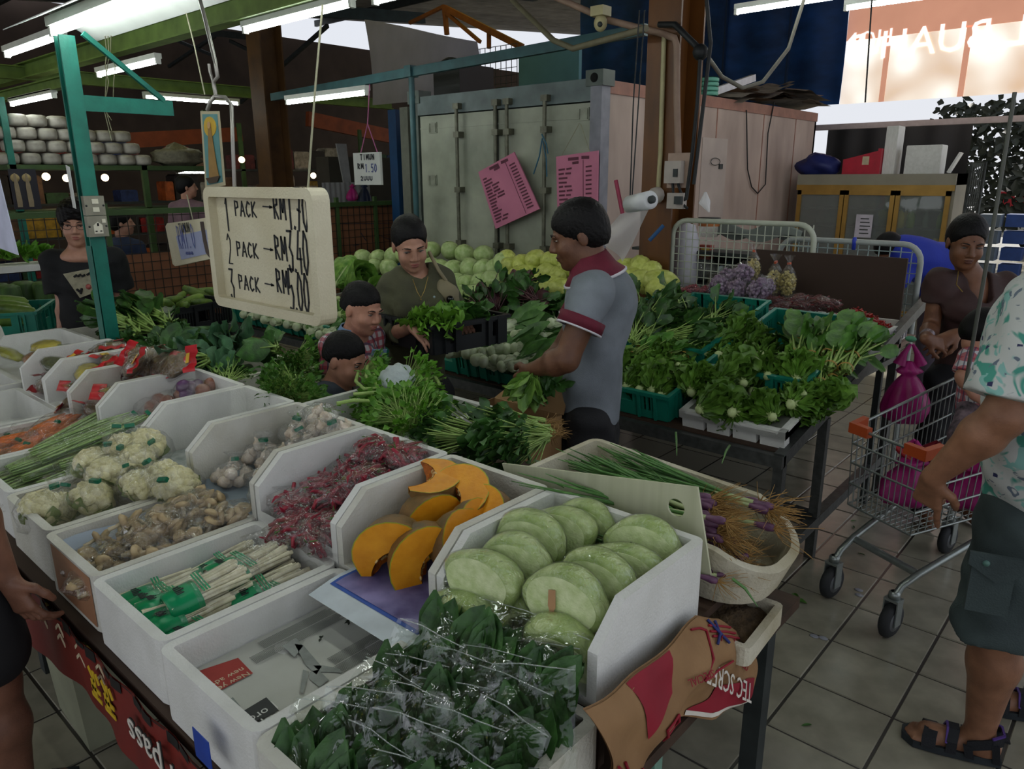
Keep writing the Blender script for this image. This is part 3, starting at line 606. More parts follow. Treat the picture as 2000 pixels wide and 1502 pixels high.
m_=MB().bar((cx+.006,cy+.08,2.36),(cx+.006,cy+.42,2.09),.022,.022);ppart('brace',m_,TEALPAINT)
GALV=M('grey_socket_plate','#8a8778',.4,.12,20,metal=.3)
for z0,z1,kind in((1.545,1.635,'switch'),(1.445,1.542,'socket')):
 so=thing('wall_socket','grey metal %s plate screwed on the teal post'%('switch' if kind=='switch' else 'three pin socket'),'socket',(cx+wv-.002,cy-.0,(z0+z1)/2),pi/2,'plates on the teal post')
 ux,vy=V((1,0,0)),V((0,0,1));m_=MB().box(-.045,.045,-.032,.002,-(z1-z0)/2,(z1-z0)/2);m_.build('plate',GALV,so)
 wm=M('cream_socket_plastic','#d6d2bf',.5)
 if kind=='switch':
  for z in(.02,-.018):MB().box(-.012,.016,-.037,-.032,z-.011,z+.011).build('rocker',wm,so)
 else:
  MB().box(-.02,.02,-.0345,-.032,-.034,.006).add([(-.02,-.0345,.006),(.02,-.0345,.006),(0,-.0345,.022)],[(0,1,2)]).build('face',wm,so)
  MB().box(-.004,.004,-.036,-.0335,.002,.015).box(-.015,-.006,-.036,-.0335,-.025,-.02).box(.006,.015,-.036,-.0335,-.025,-.02).build('pin_hole',M('black_hole','#0a0b0b'),so)
  MB().box(.02,.036,-.038,-.032,.016,.034).build('rocker',wm,so)
 m_=MB()
 for sx in(-.038,.038):m_.lathe([(0,.035),(.005,.034),(.005,.032)],8,(sx,0,0),(0,-1,0))
 m_.build('screw',DARK,so)
a,b_=at(146,322,Y=1.36),at(166,384,Y=1.36);tag(MB().prism([(0,0),(.045,-.01),(.045,-.2),(.008,-.195)],(a.x-.03,1.33,a.z),(1,0,0),(0,0,1),(0,.002,0)).build('paper_tag',M('white_paper','#c9ccc8',.7)),'white paper strip tied on the teal post above the boy','paper')
m_=MB();rg=random.Random(4)
for k in range(3):
 m_.tube([at(205+6*k,70,Y=1.6)]+[at(215+rg.uniform(-12,12),100+30*i,Y=1.62)for i in range(5)]+[at(218,275-20*k,Y=1.6)],.0022,4)
tag(m_.build('loose_wire',M('pale_wire','#7c7a5f',.6)),'tangle of thin pale wire drooping beside the teal post','wire')
SIGNF=M('aged_cream_foam','#c9c0a2',.65,.08,4,.3,130,c2='#d6cfb6')
PEN=M('black_marker','#14171c',.6);BPEN=M('faded_blue_marker','#5c6498',.7)
x0,x1,z0,z1,ys=-2.535,-1.885,1.278,1.684,1.29
sg=thing('price_sign','big cream foam lid sign hand lettered with pack prices','sign',((x0+x1)/2,ys,z1))
def gpart(name,mb,mat):o=mb.build(name,mat);adopt(o,sg);return o
def lid():
 lo=[];li=[];t=.032;r=.035;hx,hz=(x1-x0)/2,(z1-z0)/2;cx,cz=(x0+x1)/2,(z0+z1)/2
 for sx_,sz_,a0 in((1,-1,-pi/2),(1,1,0),(-1,1,pi/2),(-1,-1,pi)):
  for k in range(5):
   a=a0+pi/2*k/4;lo.append((cx+sx_*(hx-r)+r*cos(a),cz+sz_*(hz-r)+r*sin(a)));q=.012;li.append((cx+sx_*(hx-t-q)+q*cos(a),cz+sz_*(hz-t-q)+q*sin(a)))
 n=len(lo);d0,d1=ys-.03,ys+.03;dr=ys-.002
 vs=[(p[0],d1,p[1])for p in lo]+[(p[0],d0,p[1])for p in lo]+[(p[0],d0,p[1])for p in li]+[(p[0],dr,p[1])for p in li];fs=[]
 for i in range(n):
  j=(i+1)%n;fs+=[(i,j,n+j,n+i),(n+i,n+j,2*n+j,2*n+i),(2*n+i,2*n+j,3*n+j,3*n+i)]
 fs+=[tuple(range(n)),tuple(range(4*n-1,3*n-1,-1))]
 return MB().add(vs,fs)
gpart('lid',lid(),SIGNF)
def sp(px_,py_):return at(px_,py_,Y=ys-.0035)
for k,row in enumerate('123'):
 m_=MB();O=sp(442+5*k,(450,514,584)[k]);strokes(m_,row,O,(1,0,0),(0,0,1),.03,(.105,.1,.105)[k],(.0034,.002,.0034)[k])
 gpart('numeral',m_,PEN)
 m_=MB();strokes(m_,'PACK',sp(459+4*k,(421,499,563)[k]),(1,0,-.01),(0,0,1),.031,.047,.0026,1.15);gpart('lettering',m_,PEN)
 m_=MB();strokes(m_,'>',sp(514+2*k,(411,493,561)[k]),(1,0,-.03),(0,0,1),.056,.025,.002);gpart('arrow',m_,PEN)
 m_=MB();strokes(m_,'RM',sp(535+3*k,(426,505,569)[k]),(1,0,-.04),(0,0,1),.031,.072,.0034,1.22);gpart('lettering',m_,PEN)
 m_=MB();tx=('1.70','3.40','5.00')[k];o_=sp(563+2*k,(447,530,605)[k])
 strokes(m_,tx[0],o_,(1,0,0),(0,0,1),.03,(.112,.125,.13)[k],.0036);strokes(m_,'.',o_+V((.03,0,0)),(1,0,0),(0,0,1),.02,.12,.0045)
 strokes(m_,tx[2:],o_+V((.048,0,-.003)),(1,0,0),(0,0,1),.03,(.125,.13,.125)[k],.0034,1.15);gpart('price',m_,PEN)
STR=M('twine','#8c8a72',.7);WIREM=M('bent_steel_wire','#8f8c86',.35,.1,20,metal=.7)
ht=at(600,358,Y=ys);gpart('cord',MB().tube([(ht.x,ys,z1-.01),at(615,180,Y=ys+.1),at(630,10,Y=ys+.22)],.0035,6),STR)
ht=at(457,362,Y=ys);gpart('cord',MB().tube([(ht.x,ys,z1-.02),at(455,290,Y=ys),at(452,205,Y=ys+.02),at(440,190,Y=ys+.04),at(420,188,Y=ys+.04),at(410,200,Y=ys+.02),at(405,215,Y=ys+.02)],.0065,8),WIREM)
gpart('cord',MB().tube([at(422,190,Y=ys+.04),at(417,160,Y=ys+.05),at(425,150,Y=ys+.05),at(420,120,Y=ys+.06),at(400,35,Y=ys+.1),at(388,-10,Y=ys+.12)],.0065,8),WIREM)
gpart('cord',MB().tube([at(418,165,Y=ys+.05),at(410,140,Y=ys+.05),at(408,125,Y=ys+.05)],.0055,6),WIREM)
tag(MB().tube([at(400,185,Y=ys+.3),at(380,90,Y=ys+.32),at(355,-10,Y=ys+.35)],.003,5).build('hanging_string',STR),'thin twine running up beside the bent wire hanger','string')
cdp=M('card_border','#a9a083',.6,.08,9)
cd=thing('prayer_card','tall narrow card with a haloed robed figure, hung on wire','card',at(415,215,Y=1.5))
cb=[at(391,217,Y=1.5),at(428,217,Y=1.5),at(440,362,Y=1.5),at(401,370,Y=1.5)]
def cpx(u,v):return(cb[0].lerp(cb[1],u)).lerp(cb[3].lerp(cb[2],u),v)
def cdpart(name,poly,mat,off):
 P=[cpx(*q)+V((0,-off,0))for q in poly];n=len(P);m_=MB().add(P+[p+V((0,.002,0))for p in P],[tuple(range(n)),tuple(range(2*n-1,n-1,-1))]+[(i,(i+1)%n,n+(i+1)%n,n+i)for i in range(n)])
 o=m_.build(name,mat);adopt(o,cd)
cdpart('card',[(0,0),(1,0),(1,1),(0,1)],cdp,0);cdpart('sky_print',[(.12,.04),(.9,.04),(.9,.95),(.12,.95)],M('card_teal','#4f7f80',.6,.15,12),.002)
cdpart('halo_print',[(.5+.32*cos(a),.2+.13*sin(a))for a in np.linspace(0,6.28,18)[:-1]],M('card_yellow','#b9972c',.6),.004)
cdpart('robe_print',[(.42,.2),(.58,.2),(.62,.4),(.72,.72),(.78,.86),(.3,.86),(.36,.5)],M('card_robe','#8a6a34',.6,.2,20),.006)
cdpart('head_print',[(.5+.08*cos(a),.18+.045*sin(a))for a in np.linspace(0,6.28,12)[:-1]],M('card_skin','#b58f60',.6),.008)
cdpart('lotus_print',[(.15,.86),(.85,.86),(.7,.94),(.3,.94)],M('card_brown','#3d2d1a',.6),.008)
q=[at(322,437,Y=2.05),at(424,422,Y=1.9),at(437,500,Y=1.9),at(338,521,Y=2.05)]
s2=thing('price_sign','tilted smaller foam sign with a faded blue paper note','sign',q[0].lerp(q[2],.5))
def q4(a,b):return(q[0].lerp(q[1],a)).lerp(q[3].lerp(q[2],a),b)
def s2part(name,poly,mat,off,th=.006):
 nn=(q[1]-q[0]).cross(q[3]-q[0]).normalized();nn=nn if nn.y<0 else-nn;P=[q4(*p)+nn*off for p in poly];n=len(P)
 o=MB().add(P+[p-nn*th for p in P],[tuple(range(n)),tuple(range(2*n-1,n-1,-1))]+[(i,n+i,n+(i+1)%n,(i+1)%n)for i in range(n)]).build(name,mat);adopt(o,s2)
s2part('panel',[(.0,.06),(.05,0),(.95,0),(1,.06),(1,.95),(.95,1),(.05,1),(0,.94)],SIGNF,.0,.03);s2part('note',[(.2,.32),(.88,.28),(.9,.86),(.22,.88)],M('pale_blue_paper','#9ba1c0',.8,.05),.003,.002)
nn=(q[1]-q[0]).cross(q[3]-q[0]).normalized();nn=nn if nn.y<0 else-nn
for body,a,b,w,h,mt in(('TIMUN',.3,.26,.035,.05,PEN),('RM1.0',.24,.62,.055,.13,BPEN),('~~~',.35,.82,.04,.03,BPEN)):
 m_=MB();strokes(m_,body,q4(a,b)+nn*.006,q[1]-q[0],q[0]-q[3],w,h,.003,1.2,nn);o=m_.build('lettering',mt);adopt(o,s2)
o=MB().tube([q4(.55,-.6),q4(.58,.0)],.003,5).build('cord',STR);adopt(o,s2)
tag(MB().tube([at(394,433,Y=1.5),at(400,470,Y=1.5),at(405,492,Y=1.5),at(412,501,Y=1.5),at(422,502,Y=1.5),at(434,498,Y=1.5)],.008,8).build('wire_hook',M('rusty_wire','#3d3028',.6)),'dark bent wire hook hanging before the tilted foam sign','hook')
a,b_=at(691,299,Y=4.2),at(746,361,Y=4.2)
s3=thing('price_sign','small white square sign hung on pink string before dark goods','sign',(a.x,4.2,a.z))
def s3part(name,mb,mat):o=mb.build(name,mat);adopt(o,s3)
s3part('panel',MB().box(a.x,b_.x,4.19,4.215,b_.z,a.z),M('white_sign_foam','#c3c6c0',.6,.04));w=b_.x-a.x;h=a.z-b_.z
for body,u,v,ww,hh,mt in(('TIMUN',.28,.78,.085,.16,PEN),('RM',.16,.5,.1,.16,PEN),('1.50',.44,.4,.09,.24,BPEN),('2UUU',.26,.14,.09,.12,M('grey_marker','#4d5057',.7))):
 m_=MB();strokes(m_,body,(a.x+w*u,4.187,b_.z+h*v),(1,0,0),(0,0,1),w*ww,h*hh,.0045,1.3);s3part('lettering',m_,mt)
ap=at(718,242,Y=4.2);m_=MB()
for x in(a.x+.1,b_.x-.04):m_.tube([(x,4.2,a.z),tuple(ap)],.005,5)
m_.tube([tuple(ap),at(722,165,Y=4.2)],.005,5);s3part('cord',m_,M('pink_string','#a85f86',.7))
a=at(-40,300,Y=.9);tag(MB().prism([(0,0),(.26,.0),(.33,-.32),(0,-.3)],at(-60,300,Y=.75),(1,0,0),(0,0,1),(0,.003,0)).build('paper_sign',M('white_paper_blue','#b9bcd2',.7)),'white paper sign with blue edge cut off at the side','sign')
# ==== the long sloping display behind
TEALC=M('teal_crate_plastic','#14725f',.4,.14,7,.05,60)
BLACKC=M('black_crate_plastic','#15181b',.45,.25,8)
dp=thing('display_stand','long sloping steel framed display carrying the crates of greens','stand',(-3.1,3.6,0))
def dpart(name,mb,mat):o=mb.build(name,mat);adopt(o,dp);return o
def zs(y):return .60+.2*(y-2.75)
for x,y,top in((-1.04,2.777,.6),(-1.04,3.25,.68),(-1.04,4.25,.88),(-3.2,2.8,.6),(-5.3,2.8,.6),(-3.2,4.9,.85),(-5.3,4.9,.85),(-1.9,2.8,.6)):
 dpart('leg',MB().box(x-.02,x+.02,y-.02,y+.02,0,top),STEEL)
dpart('front_rail',MB().bar((-5.35,2.76,.62),(-1.02,2.76,.62),.04,.05),STEEL)
for x,z in((-1.04,1.08),(-3.2,.87),(-5.33,.87)):dpart('slope_rail',MB().bar((x,2.76,.625),(x,5.1,z),.04,.055),STEEL)
dpart('low_rail',MB().bar((-1.04,2.75,.17),(-1.04,4.25,.21),.045,.05),STEEL);dpart('low_rail',MB().bar((-3.2,3.25,.2),(-1.04,3.25,.2),.05,.05),DARK);dpart('low_rail',MB().bar((-1.7,2.8,.06),(-1.04,2.8,.06),.03,.04),DARK)
dpart('top_rail',MB().bar((-1.04,3.42,.80),(-1.04,4.25,.77),.03,.03),STEEL)
for x0,x1,y1,z1 in((-5.35,-2.62,5.1,.90),(-2.62,-1.06,3.95,zs(3.95)+.045)):
 m_=MB();m_.prism([(2.78,zs(2.78)+.02),(y1,z1-.025),(y1,z1),(2.78,zs(2.78)+.045)],(x0,0,0),(0,1,0),(0,0,1),(x1-x0,0,0));dpart('deck',m_,WOOD)
for x0,x1 in((-2.55,-1.02),):dpart('upper_shelf',MB().box(x0,x1,4.0,4.55,.825,.85),M('pinkish_plywood','#8a6f60',.7,.2,5));dpart('shelf_post',MB().box(-1.06,-1.03,4.02,4.05,0,.825),DARK)
SL=math.atan(.2)
def crate(a,b,h,mat,slits=True,name='crate'):
 """plastic crate, centred in x and y, on z=0: solid corners and base, slotted sides, hand holes"""
 t=.012;B=MB()
 def side(o,u,n,L):
  o,u,n=V(o),V(u),V(n);Z=V((0,0,1))
  def pn(u0,u1,z0,z1,th=t):B.obox(o+u*((u0+u1)/2)+n*(th/2-t/2)+Z*((z0+z1)/2),u*(u1-u0)/2,n*th/2,Z*(z1-z0)/2)
  pn(0,L,0,h*.3);pn(0,L,h*.82,h);hh=.055
  pn(0,.05,h*.3,h*.82);pn(L-.05,L,h*.3,h*.82)
  pn(L/2-.085,L/2+.085,h*.3,h*.52);pn(L/2-.085,L/2-hh,h*.52,h*.82);pn(L/2+hh,L/2+.085,h*.52,h*.82)
  for s0,s1 in((.05,L/2-.085),(L/2+.085,L-.05)):
   k=max(2,int((s1-s0)/.022));w=(s1-s0)/k
   for i in range(k):pn(s0+w*i+w*.62,s0+w*(i+1),h*.3,h*.82)
  for uu in(.055,L/2-.09,L/2+.09,L-.055):pn(uu-.006,uu+.006,0,h,t*2.0)
 side((-a/2,-b/2,0),(1,0,0),(0,-1,0),a);side((a/2,b/2,0),(-1,0,0),(0,1,0),a)
 side((a/2,-b/2,0),(0,1,0),(1,0,0),b);side((-a/2,b/2,0),(0,-1,0),(-1,0,0),b)
 B.box(-a/2,a/2,-b/2,b/2,0,.012)
 R=MB();e=.016
 for x0,x1,y0,y1 in((-a/2-e,a/2+e,-b/2-e,-b/2+.004),(-a/2-e,a/2+e,b/2-.004,b/2+e),(-a/2-e,-a/2+.004,-b/2,b/2),(a/2-.004,a/2+e,-b/2,b/2)):R.box(x0,x1,y0,y1,h-.014,h+.002)
 return proto(name,[('body',B.mesh('body',mat)),('rim',R.mesh('rim',mat))])
CR1=crate(.45,.36,.12,TEALC);CR2=crate(.60,.42,.15,TEALC);CR3=crate(.78,.46,.17,TEALC)
def deck(x,y,dz=0):return(x,y,zs(y)+.05+dz)
GR='teal crates of the display'
for x,lb in((-5.10,'end teal crate of green bulbs, farthest from the column'),(-4.625,'teal crate of white bulbs beneath the big price sign'),(-4.15,'teal crate of pale bulbs beside the boys')):
 put(CR1,lb,'crate',GR,deck(x,2.98),(SL,0,0))
for x,lb in((-3.45,'teal crate hidden behind the standing woman'),(-2.98,'teal crate of round bulbs below the black crate'),(-2.48,'teal crate of white bok choy by the man')):
 put(CR1,lb,'crate',GR,deck(x,2.98),(SL,0,0),(1.06,1,1))
put(CR1,'teal crate of small lettuces right behind the man','crate',GR,deck(-1.80,2.98),(SL,0,0),(1.05,1,1.05))
put(CR3,'teal crate of choy sum at the display end','crate',GR,deck(-1.31,3.49,.0),(0,-SL,pi/2),(1,1,.95))
put(CR3,'teal crate lined with paper and half empty','crate',GR,deck(-1.83,3.56,.01),(0,-SL,pi/2),(.95,.95,1))
put(CR2,'teal crate holding bagged purple garlic and red shallots','crate',GR,(-2.15,4.24,.85),(0,0,0),(1.05,.95,.8))
put(CR2,'teal crate under the dark leafy bundles','crate',GR,deck(-2.48,3.5),(SL,0,0),(.95,1,.9))
m_=MB();a_,b_,h_=.47,.62,.075
m_.box(-a_/2,a_/2,-b_/2,b_/2,h_-.03,h_-.005)
for x0,x1,y0,y1 in((-a_/2,a_/2,-b_/2,-b_/2+.03),(-a_/2,a_/2,b_/2-.03,b_/2),(-a_/2,-a_/2+.03,-b_/2,b_/2),(a_/2-.03,a_/2,-b_/2,b_/2)):m_.box(x0,x1,y0,y1,h_-.03,h_+.006)
k_=4;ft_=MB()
for i in range(k_):
 x0=-a_/2+a_/k_*i;ft_.box(x0+.008,x0+a_/k_-.008,-b_/2+.01,-b_/2+.06,.0,h_-.03)
r=thing('foam_tray','white notched foam tray under the romaine lettuce heads','tray',(-1.268,3.1,zs(3.1)+.046));r.rotation_euler=(SL,0,0)
m_.build('deck',FOAM,r);ft_.build('foot',FOAM,r)
m_=MB().box(-a_/2+.02,a_/2-.02,-b_/2+.02,b_/2-.02,h_+.0,h_+.004);m_.build('wet_paper',M('wet_paper','#6d6f66',.3,.2,12),r)
fb=[(-1.79,-1.475,'white foam box with purple label holding bagged dried chillies'),(-1.465,-1.04,'white foam box heaped with loose red chillies')]
for x0,x1,lb in fb:foambox('foam_box',lb,x0,x1,4.03,4.44,.85,.942,.02,None,FOAM,.02,0,'box','foam boxes on the upper shelf',.04)
PUR=M('purple_label','#2e2563',.5,.1)
a=at(1508,612,Y=4.028);b_=at(1554,632,Y=4.028)
lb_=thing('box_label','purple printed label on the foam box front','label',(a.x,4.029,b_.z));o=MB().box(a.x+.03,b_.x,4.025,4.029,b_.z+.003,a.z-.004).build('label',PUR);adopt(o,lb_)
o=MB().lathe([(0,0),(.026,0),(.026,.003),(0,.003)],18,(a.x+.018,4.026,(a.z+b_.z)/2),(0,-1,0)).build('emblem_ring',PUR);adopt(o,lb_)
o=MB().lathe([(0,0),(.02,0),(.02,.002),(0,.002)],18,(a.x+.018,4.0225,(a.z+b_.z)/2),(0,-1,0)).build('emblem',MATS['white_print']);adopt(o,lb_)
m_=MB();z_=(a.z+b_.z)/2;m_.prism([(-.012,-.006),(0,.006),(.012,.004),(.004,-.002),(.006,-.01),(-.002,-.006)],(a.x+.018,4.0203,z_),(1,0,0),(0,0,1),(0,-.001,0));o=m_.build('emblem_bird',PUR);adopt(o,lb_)
m_=MB()
for i in range(7):m_.box(a.x+.052+.011*i,a.x+.06+.011*i,4.0235,4.025,z_+.002,z_+.002+(.014 if i in(0,5)else .009))
m_.box(a.x+.055,a.x+.12,4.0235,4.025,z_-.012,z_-.009);o=m_.build('lettering',M('lilac_print','#a9a2cf',.6));o['kind']='stuff';adopt(o,lb_)
for px_ in(1505,1567,1680):
 p=at(px_,629 if px_<1600 else 640,Y=4.027);tag(MB().obox(p,(.005,0,.002),(0,.003,0),(-.003,0,.014)).build('dark_leaf',M('dried_leaf','#20261a',.7)),'dark leaf scrap stuck on the foam box front %s'%('by the purple label' if px_==1505 else 'beyond the label' if px_==1567 else 'of loose chillies'),'leaf','leaf scraps on foam fronts')
m_=MB()
for k in range(7):m_.box(-1.036,-1.03,4.06+.055*k,4.068+.055*k,.862,.935)
tag(m_.build('marked_sheet',M('lilac_white_sheet','#b9b5c0',.6)),'ruled pale sheet fixed on the end of the chilli box','sheet')
RACKW=M('cream_painted_tube','#aeb3a2',.4,.12,9);RACKB=M('pale_blue_grey_tube','#8fa3a2',.4,.15,9)
def rack(name,lb,x0,x1,y,z0,z1,mat,step=.05,board=None,rx=.1):
 t=thing(name,lb,'rack',((x0+x1)/2,y,0));cx=(x0+x1)/2;w=(x1-x0)/2
 pts=[V((-w,0,0)),V((-w,0,z1-rx))]+[V((-w+rx-rx*cos(a),0,z1-rx+rx*sin(a)))for a in np.linspace(0,pi/2,6)][1:]+[V((w-rx+rx*sin(a),0,z1-rx+rx*cos(a)))for a in np.linspace(0,pi/2,6)]+[V((w,0,0))]
 MB().tube(pts,.017,9).build('tube_frame',mat,t)
 m_=MB()
 for x in np.arange(-w+step,w,step):m_.bar((x,0,z0),(x,0,z1),.005,.005)
 for z in np.arange(z0,z1-.03,step):m_.bar((-w,0,z),(w,0,z),.005,.005)
 o=m_.build('wire_mesh',mat,t);return t
rack('mesh_rack','cream tube framed wire mesh rack behind the garlic bags',-2.62,-1.66,4.62,.85,1.425,RACKW)
t_=rack('mesh_rack','pale grey tube framed rack backing the brown board',-1.93,-1.10,4.78,.8,1.325,RACKB,.06)
a,b_=at(1478,482,Y=4.66),at(1792,600,Y=4.66)
tag(MB().box(-2.02,-1.125,4.60,4.62,.80,1.262).build('brown_board',M('brown_hardboard','#3a2a21',.75,.12,2)),'large plain dark brown board leaning on the mesh rack','board')
p=at(1668,478,Y=4.77);m_=MB().lathe([(0,-.03),(.011,-.03),(.013,.03),(.009,.045),(0,.045)],10,p);tag(m_.build('blue_clip',M('blue_clip_plastic','#2c3fb0',.4)),'blue plastic clip on the top tube of the mesh rack','clip')
tag(MB().lathe([(0,0),(.085,0),(.10,.06),(.085,.2),(.09,.34),(.06,.44),(0,.46)],12,at(1335,555,Y=4.85)+V((0,0,-.02)),smooth=True).build('plastic_roll',M('white_plastic_bags','#c9c7cf',.5,.08,12,.3,20)),'bundle of white plastic bags behind the cream mesh rack','bag')
bt=thing('water_jug','clear round plastic jug lying behind the cream mesh rack','jug',at(1375,525,Y=4.95));cl=FILM('clear_plastic',(.95,1,.98),.12,.2,8,.3)
MB().lathe([(0,-.1),(.07,-.1),(.085,-.06),(.085,.02),(.06,.07),(.03,.1),(.03,.13)],14,(0,0,0),(1,0,0)).build('jug_body',cl,bt);MB().lathe([(.033,.125),(.033,.15),(0,.15)],12,(0,0,0),(1,0,0)).build('jug_cap',M('pale_cap','#b9c6c8',.5),bt)
MB().lathe([(0,-.02),(.1,-.02),(.1,0),(0,0)],14,(0,0,-.1)).build('stand',BLACKC,bt)
for k,(x,y,c,lb)in enumerate(((1385,440,'#b9b4b8','clear cup rack above the jug'),(1378,492,'#a0552f','red and yellow snack box'),(1480,450,'#3a4650','dark bottle row'))):
 p=at(x,y,Y=5.0);m_=MB()
 if k==1:
  tb_=thing('snack_box','red and yellow snack box behind the cream mesh rack','box',p);MB().box(-.05,.05,-.03,.03,-.05,.05).build('carton',M('snack_red','#9a4030',.5),tb_);MB().box(-.02,.045,-.034,-.03,-.03,.03).build('print_panel',M('snack_yellow','#b59a3a',.5),tb_)
 elif k==0:
  tb_=thing('clear_tub','clear lidded tub with orange label behind the cream mesh rack','tub',p);MB().lathe([(0,-.08),(.065,-.08),(.075,.04),(0,.04)],14).build('tub_body',cl,tb_);MB().lathe([(0,.04),(.08,.04),(.08,.055),(0,.055)],14).build('tub_lid',BLACKC,tb_);MB().lathe([(.0755,-.005),(.0765,.03)],14).build('tub_label',M('orange_label','#b06a35',.5),tb_)
 else:
  tb_=thing('folded_sheet','grey folded tarpaulin heap behind the cream mesh rack','sheet',p);MB().sheet(lambda u,v:V((-.3+.6*u,.06*v,-.05+.08*sin(pi*v)+.03*sin(9*u+3*v))),16,5).build('folds',M('grey_tarp','#6b726c',.7,.2,5),tb_)
sh=thing('back_shelf','low dark shelf with goods behind the cream mesh rack','shelf',(-2.2,5.1,0));o=MB().box(-3.1,-1.7,4.86,5.16,.95,.97).build('shelf_board',DARK);adopt(o,sh)
o=MB().box(-3.1,-1.7,4.86,5.16,1.18,1.2).build('shelf_board',DARK);adopt(o,sh)
o=MB().box(-3.1,-1.7,5.14,5.17,.0,1.2).build('shelf_back',M('shelf_dark_back','#1d211f',.8));adopt(o,sh)
for k in range(9):
 x=-2.75+.12*k;tag(MB().lathe([(0,0),(.035,0),(.038,.1),(.02,.13),(.018,.16),(0,.16)],10,(x,5.0+.02*(k%2),.97)).build('bottle',M('dark_bottle_%d'%(k%3),('#202a30','#2c2622','#3b3a2a')[k%3],.3)),'%s bottle from the column on the low shelf behind the mesh'%ORD[k],'bottle','bottles behind the mesh rack')
PINK=M('pink_board','#bd6f8c',.6,.06,5,c2='#c67893')
def plist(lb,px4,Y,rows,col):
 q=[at(*p,Y=Y)for p in px4];t=thing('price_list',lb,'list',q[0]);n=V((0,-1,0))
 o=MB().add([p for p in q]+[p+V((0,.012,0))for p in q],[(3,2,1,0),(4,5,6,7)]+[(i,(i+1)%4,4+(i+1)%4,4+i)for i in range(4)]).build('board',PINK);adopt(o,t)
 def P(u,v):return(q[0].lerp(q[1],u)).lerp(q[3].lerp(q[2],u),v)+V((0,-.003,0))
 m_=MB();rg=random.Random(rows);ux,vx=unit(q[1]-q[0]),unit(q[3]-q[0])
 def ln(a,b,w=.004):m_.obox((a+b)/2,(b-a)/2,unit(b-a).cross(n)*w,n*.0006)
 ln(P(.3,.05),P(.55,.055),.012);ln(P(.62,.05),P(.8,.06),.012);ln(P(.4,.1),P(.55,.1),.01)
 ln(P(col,.08),P(col,.98),.002)
 for r in range(rows):
  v=.16+.8*r/rows;u=.06
  for w in range(rg.randint(1,2)):
   L=rg.uniform(.1,.22);ln(P(u,v),P(u+L,v+rg.uniform(-.004,.004)),.0075);u+=L+.04
  ln(P(col+.06,v),P(col+.2,v),.0065)
 o=m_.build('handwriting',M('list_ink','#5c2f3f',.8));o['kind']='stuff';adopt(o,t)
plist('tilted pink handwritten price list hung on the container door',[(934,336),(1004,297),(1054,408),(968,447)],5.08,15,.72)
plist('straight pink handwritten price list beside the container corner',[(1086,306),(1168,294),(1166,470),(1090,470)],5.10,16,.66)
m_=MB()
for a,b_ in(((1059,270),(1042,340)),((1060,275),(1068,345)),((1058,262),(1070,300))):m_.tube([at(*a,Y=5.02),at((a[0]+b_[0])/2+3,(a[1]+b_[1])/2,Y=5.02),at(*b_,Y=5.02)],.006,5)
tag(m_.build('blue_cord',M('blue_cord','#2b5d74',.6)),'blue cord tied round the container lock rod','cord')
m_=MB();m_.tube([at(1132,240,Y=5.1),at(1098,302,Y=5.1)],.003,4);m_.tube([at(1134,242,Y=5.1),at(1152,296,Y=5.1)],.003,4);tag(m_.build('list_string',STR),'thin string holding the straight pink price list','string')
rl=thing('bag_roll','white roll of clear plastic bags hung on strings, tail hanging','roll',at(1250,395,Y=3.7));c0=rl.location.copy();a_=unit(at(1275,388,Y=3.7)-at(1222,400,Y=3.8))
MB().lathe([(.02,-.1),(.05,-.1),(.05,.1),(.02,.1)],18,(0,0,0),a_).build('roll',M('white_film_roll','#d4d6d8',.35,.04,20),rl)
MB().lathe([(0,-.13),(.022,-.13),(.022,.12),(0,.12)],12,(0,0,0),a_).build('core',DARK,rl)
q=[at(1212,418,Y=3.72)-c0,at(1272,400,Y=3.68)-c0,at(1213,512,Y=3.75)-c0,at(1170,460,Y=3.8)-c0]
TAIL=FILM('milky_film',(1,1,1),.42,.16,10,.4,.2,(.82,.83,.84))
MB().sheet(lambda u,v:(q[0].lerp(q[1],u)).lerp(q[3].lerp(q[2],u),v)+V((0,.03*sin(6*u+3*v)*v,0)),12,16).build('bag_tail',TAIL,rl)
m_=MB()
for x,d in((1237,0),(1247,.02)):m_.tube([V((0,0,.05))+a_*(-.1+d),at(x,200,Y=3.75)-c0,at(x+12,20,Y=3.8)-c0],.004,5)
m_.build('hanging_cord',M('black_cord','#15181a',.6),rl)
tag(MB().tube([at(1203,352,Y=4.4),at(1216,418,Y=4.4)],.014,7).build('red_stick',M('red_plastic','#8c2a45',.5)),'short red stick leaning against the pinkish container side','stick')
CONDUIT=M('cream_conduit','#a39b74',.5,.12,9);GREYB=M('grey_switch_box','#a39a92',.5,.1,9)
yc=4.54
tag(MB().tube([at(1297,72,Y=yc),at(1290,300,Y=yc),at(1285,378,Y=yc)],.016,7).build('conduit_pipe',CONDUIT),'cream conduit running down the brown column','pipe')
m_=MB().tube([at(1050,-20,Y=yc),at(1190,40,Y=yc),at(1290,65,Y=yc),at(1318,75,Y=yc),at(1322,90,Y=yc),at(1322,200,Y=yc),at(1325,310,Y=yc)],.022,8);tag(m_.build('conduit_pipe',M('dusty_pink_conduit','#8d7565',.6,.15,9)),'dusty pinkish conduit crossing overhead then down the column','pipe')
sb=thing('switch_box','grey switch boxes with cables on the brown column','switch',at(1325,330,Y=yc-.02))
MB().box(-.075,.085,-.01,.01,-.12,.1).build('back_board',M('pinkish_board','#9c8576',.6),sb);MB().box(-.07,-.02,-.06,-.01,-.09,.05).build('box',GREYB,sb);MB().box(-.02,.05,-.06,-.01,-.09,.05).build('box',GREYB,sb);MB().box(.0,.03,-.07,-.06,-.05,.0).build('lever',DARK,sb)
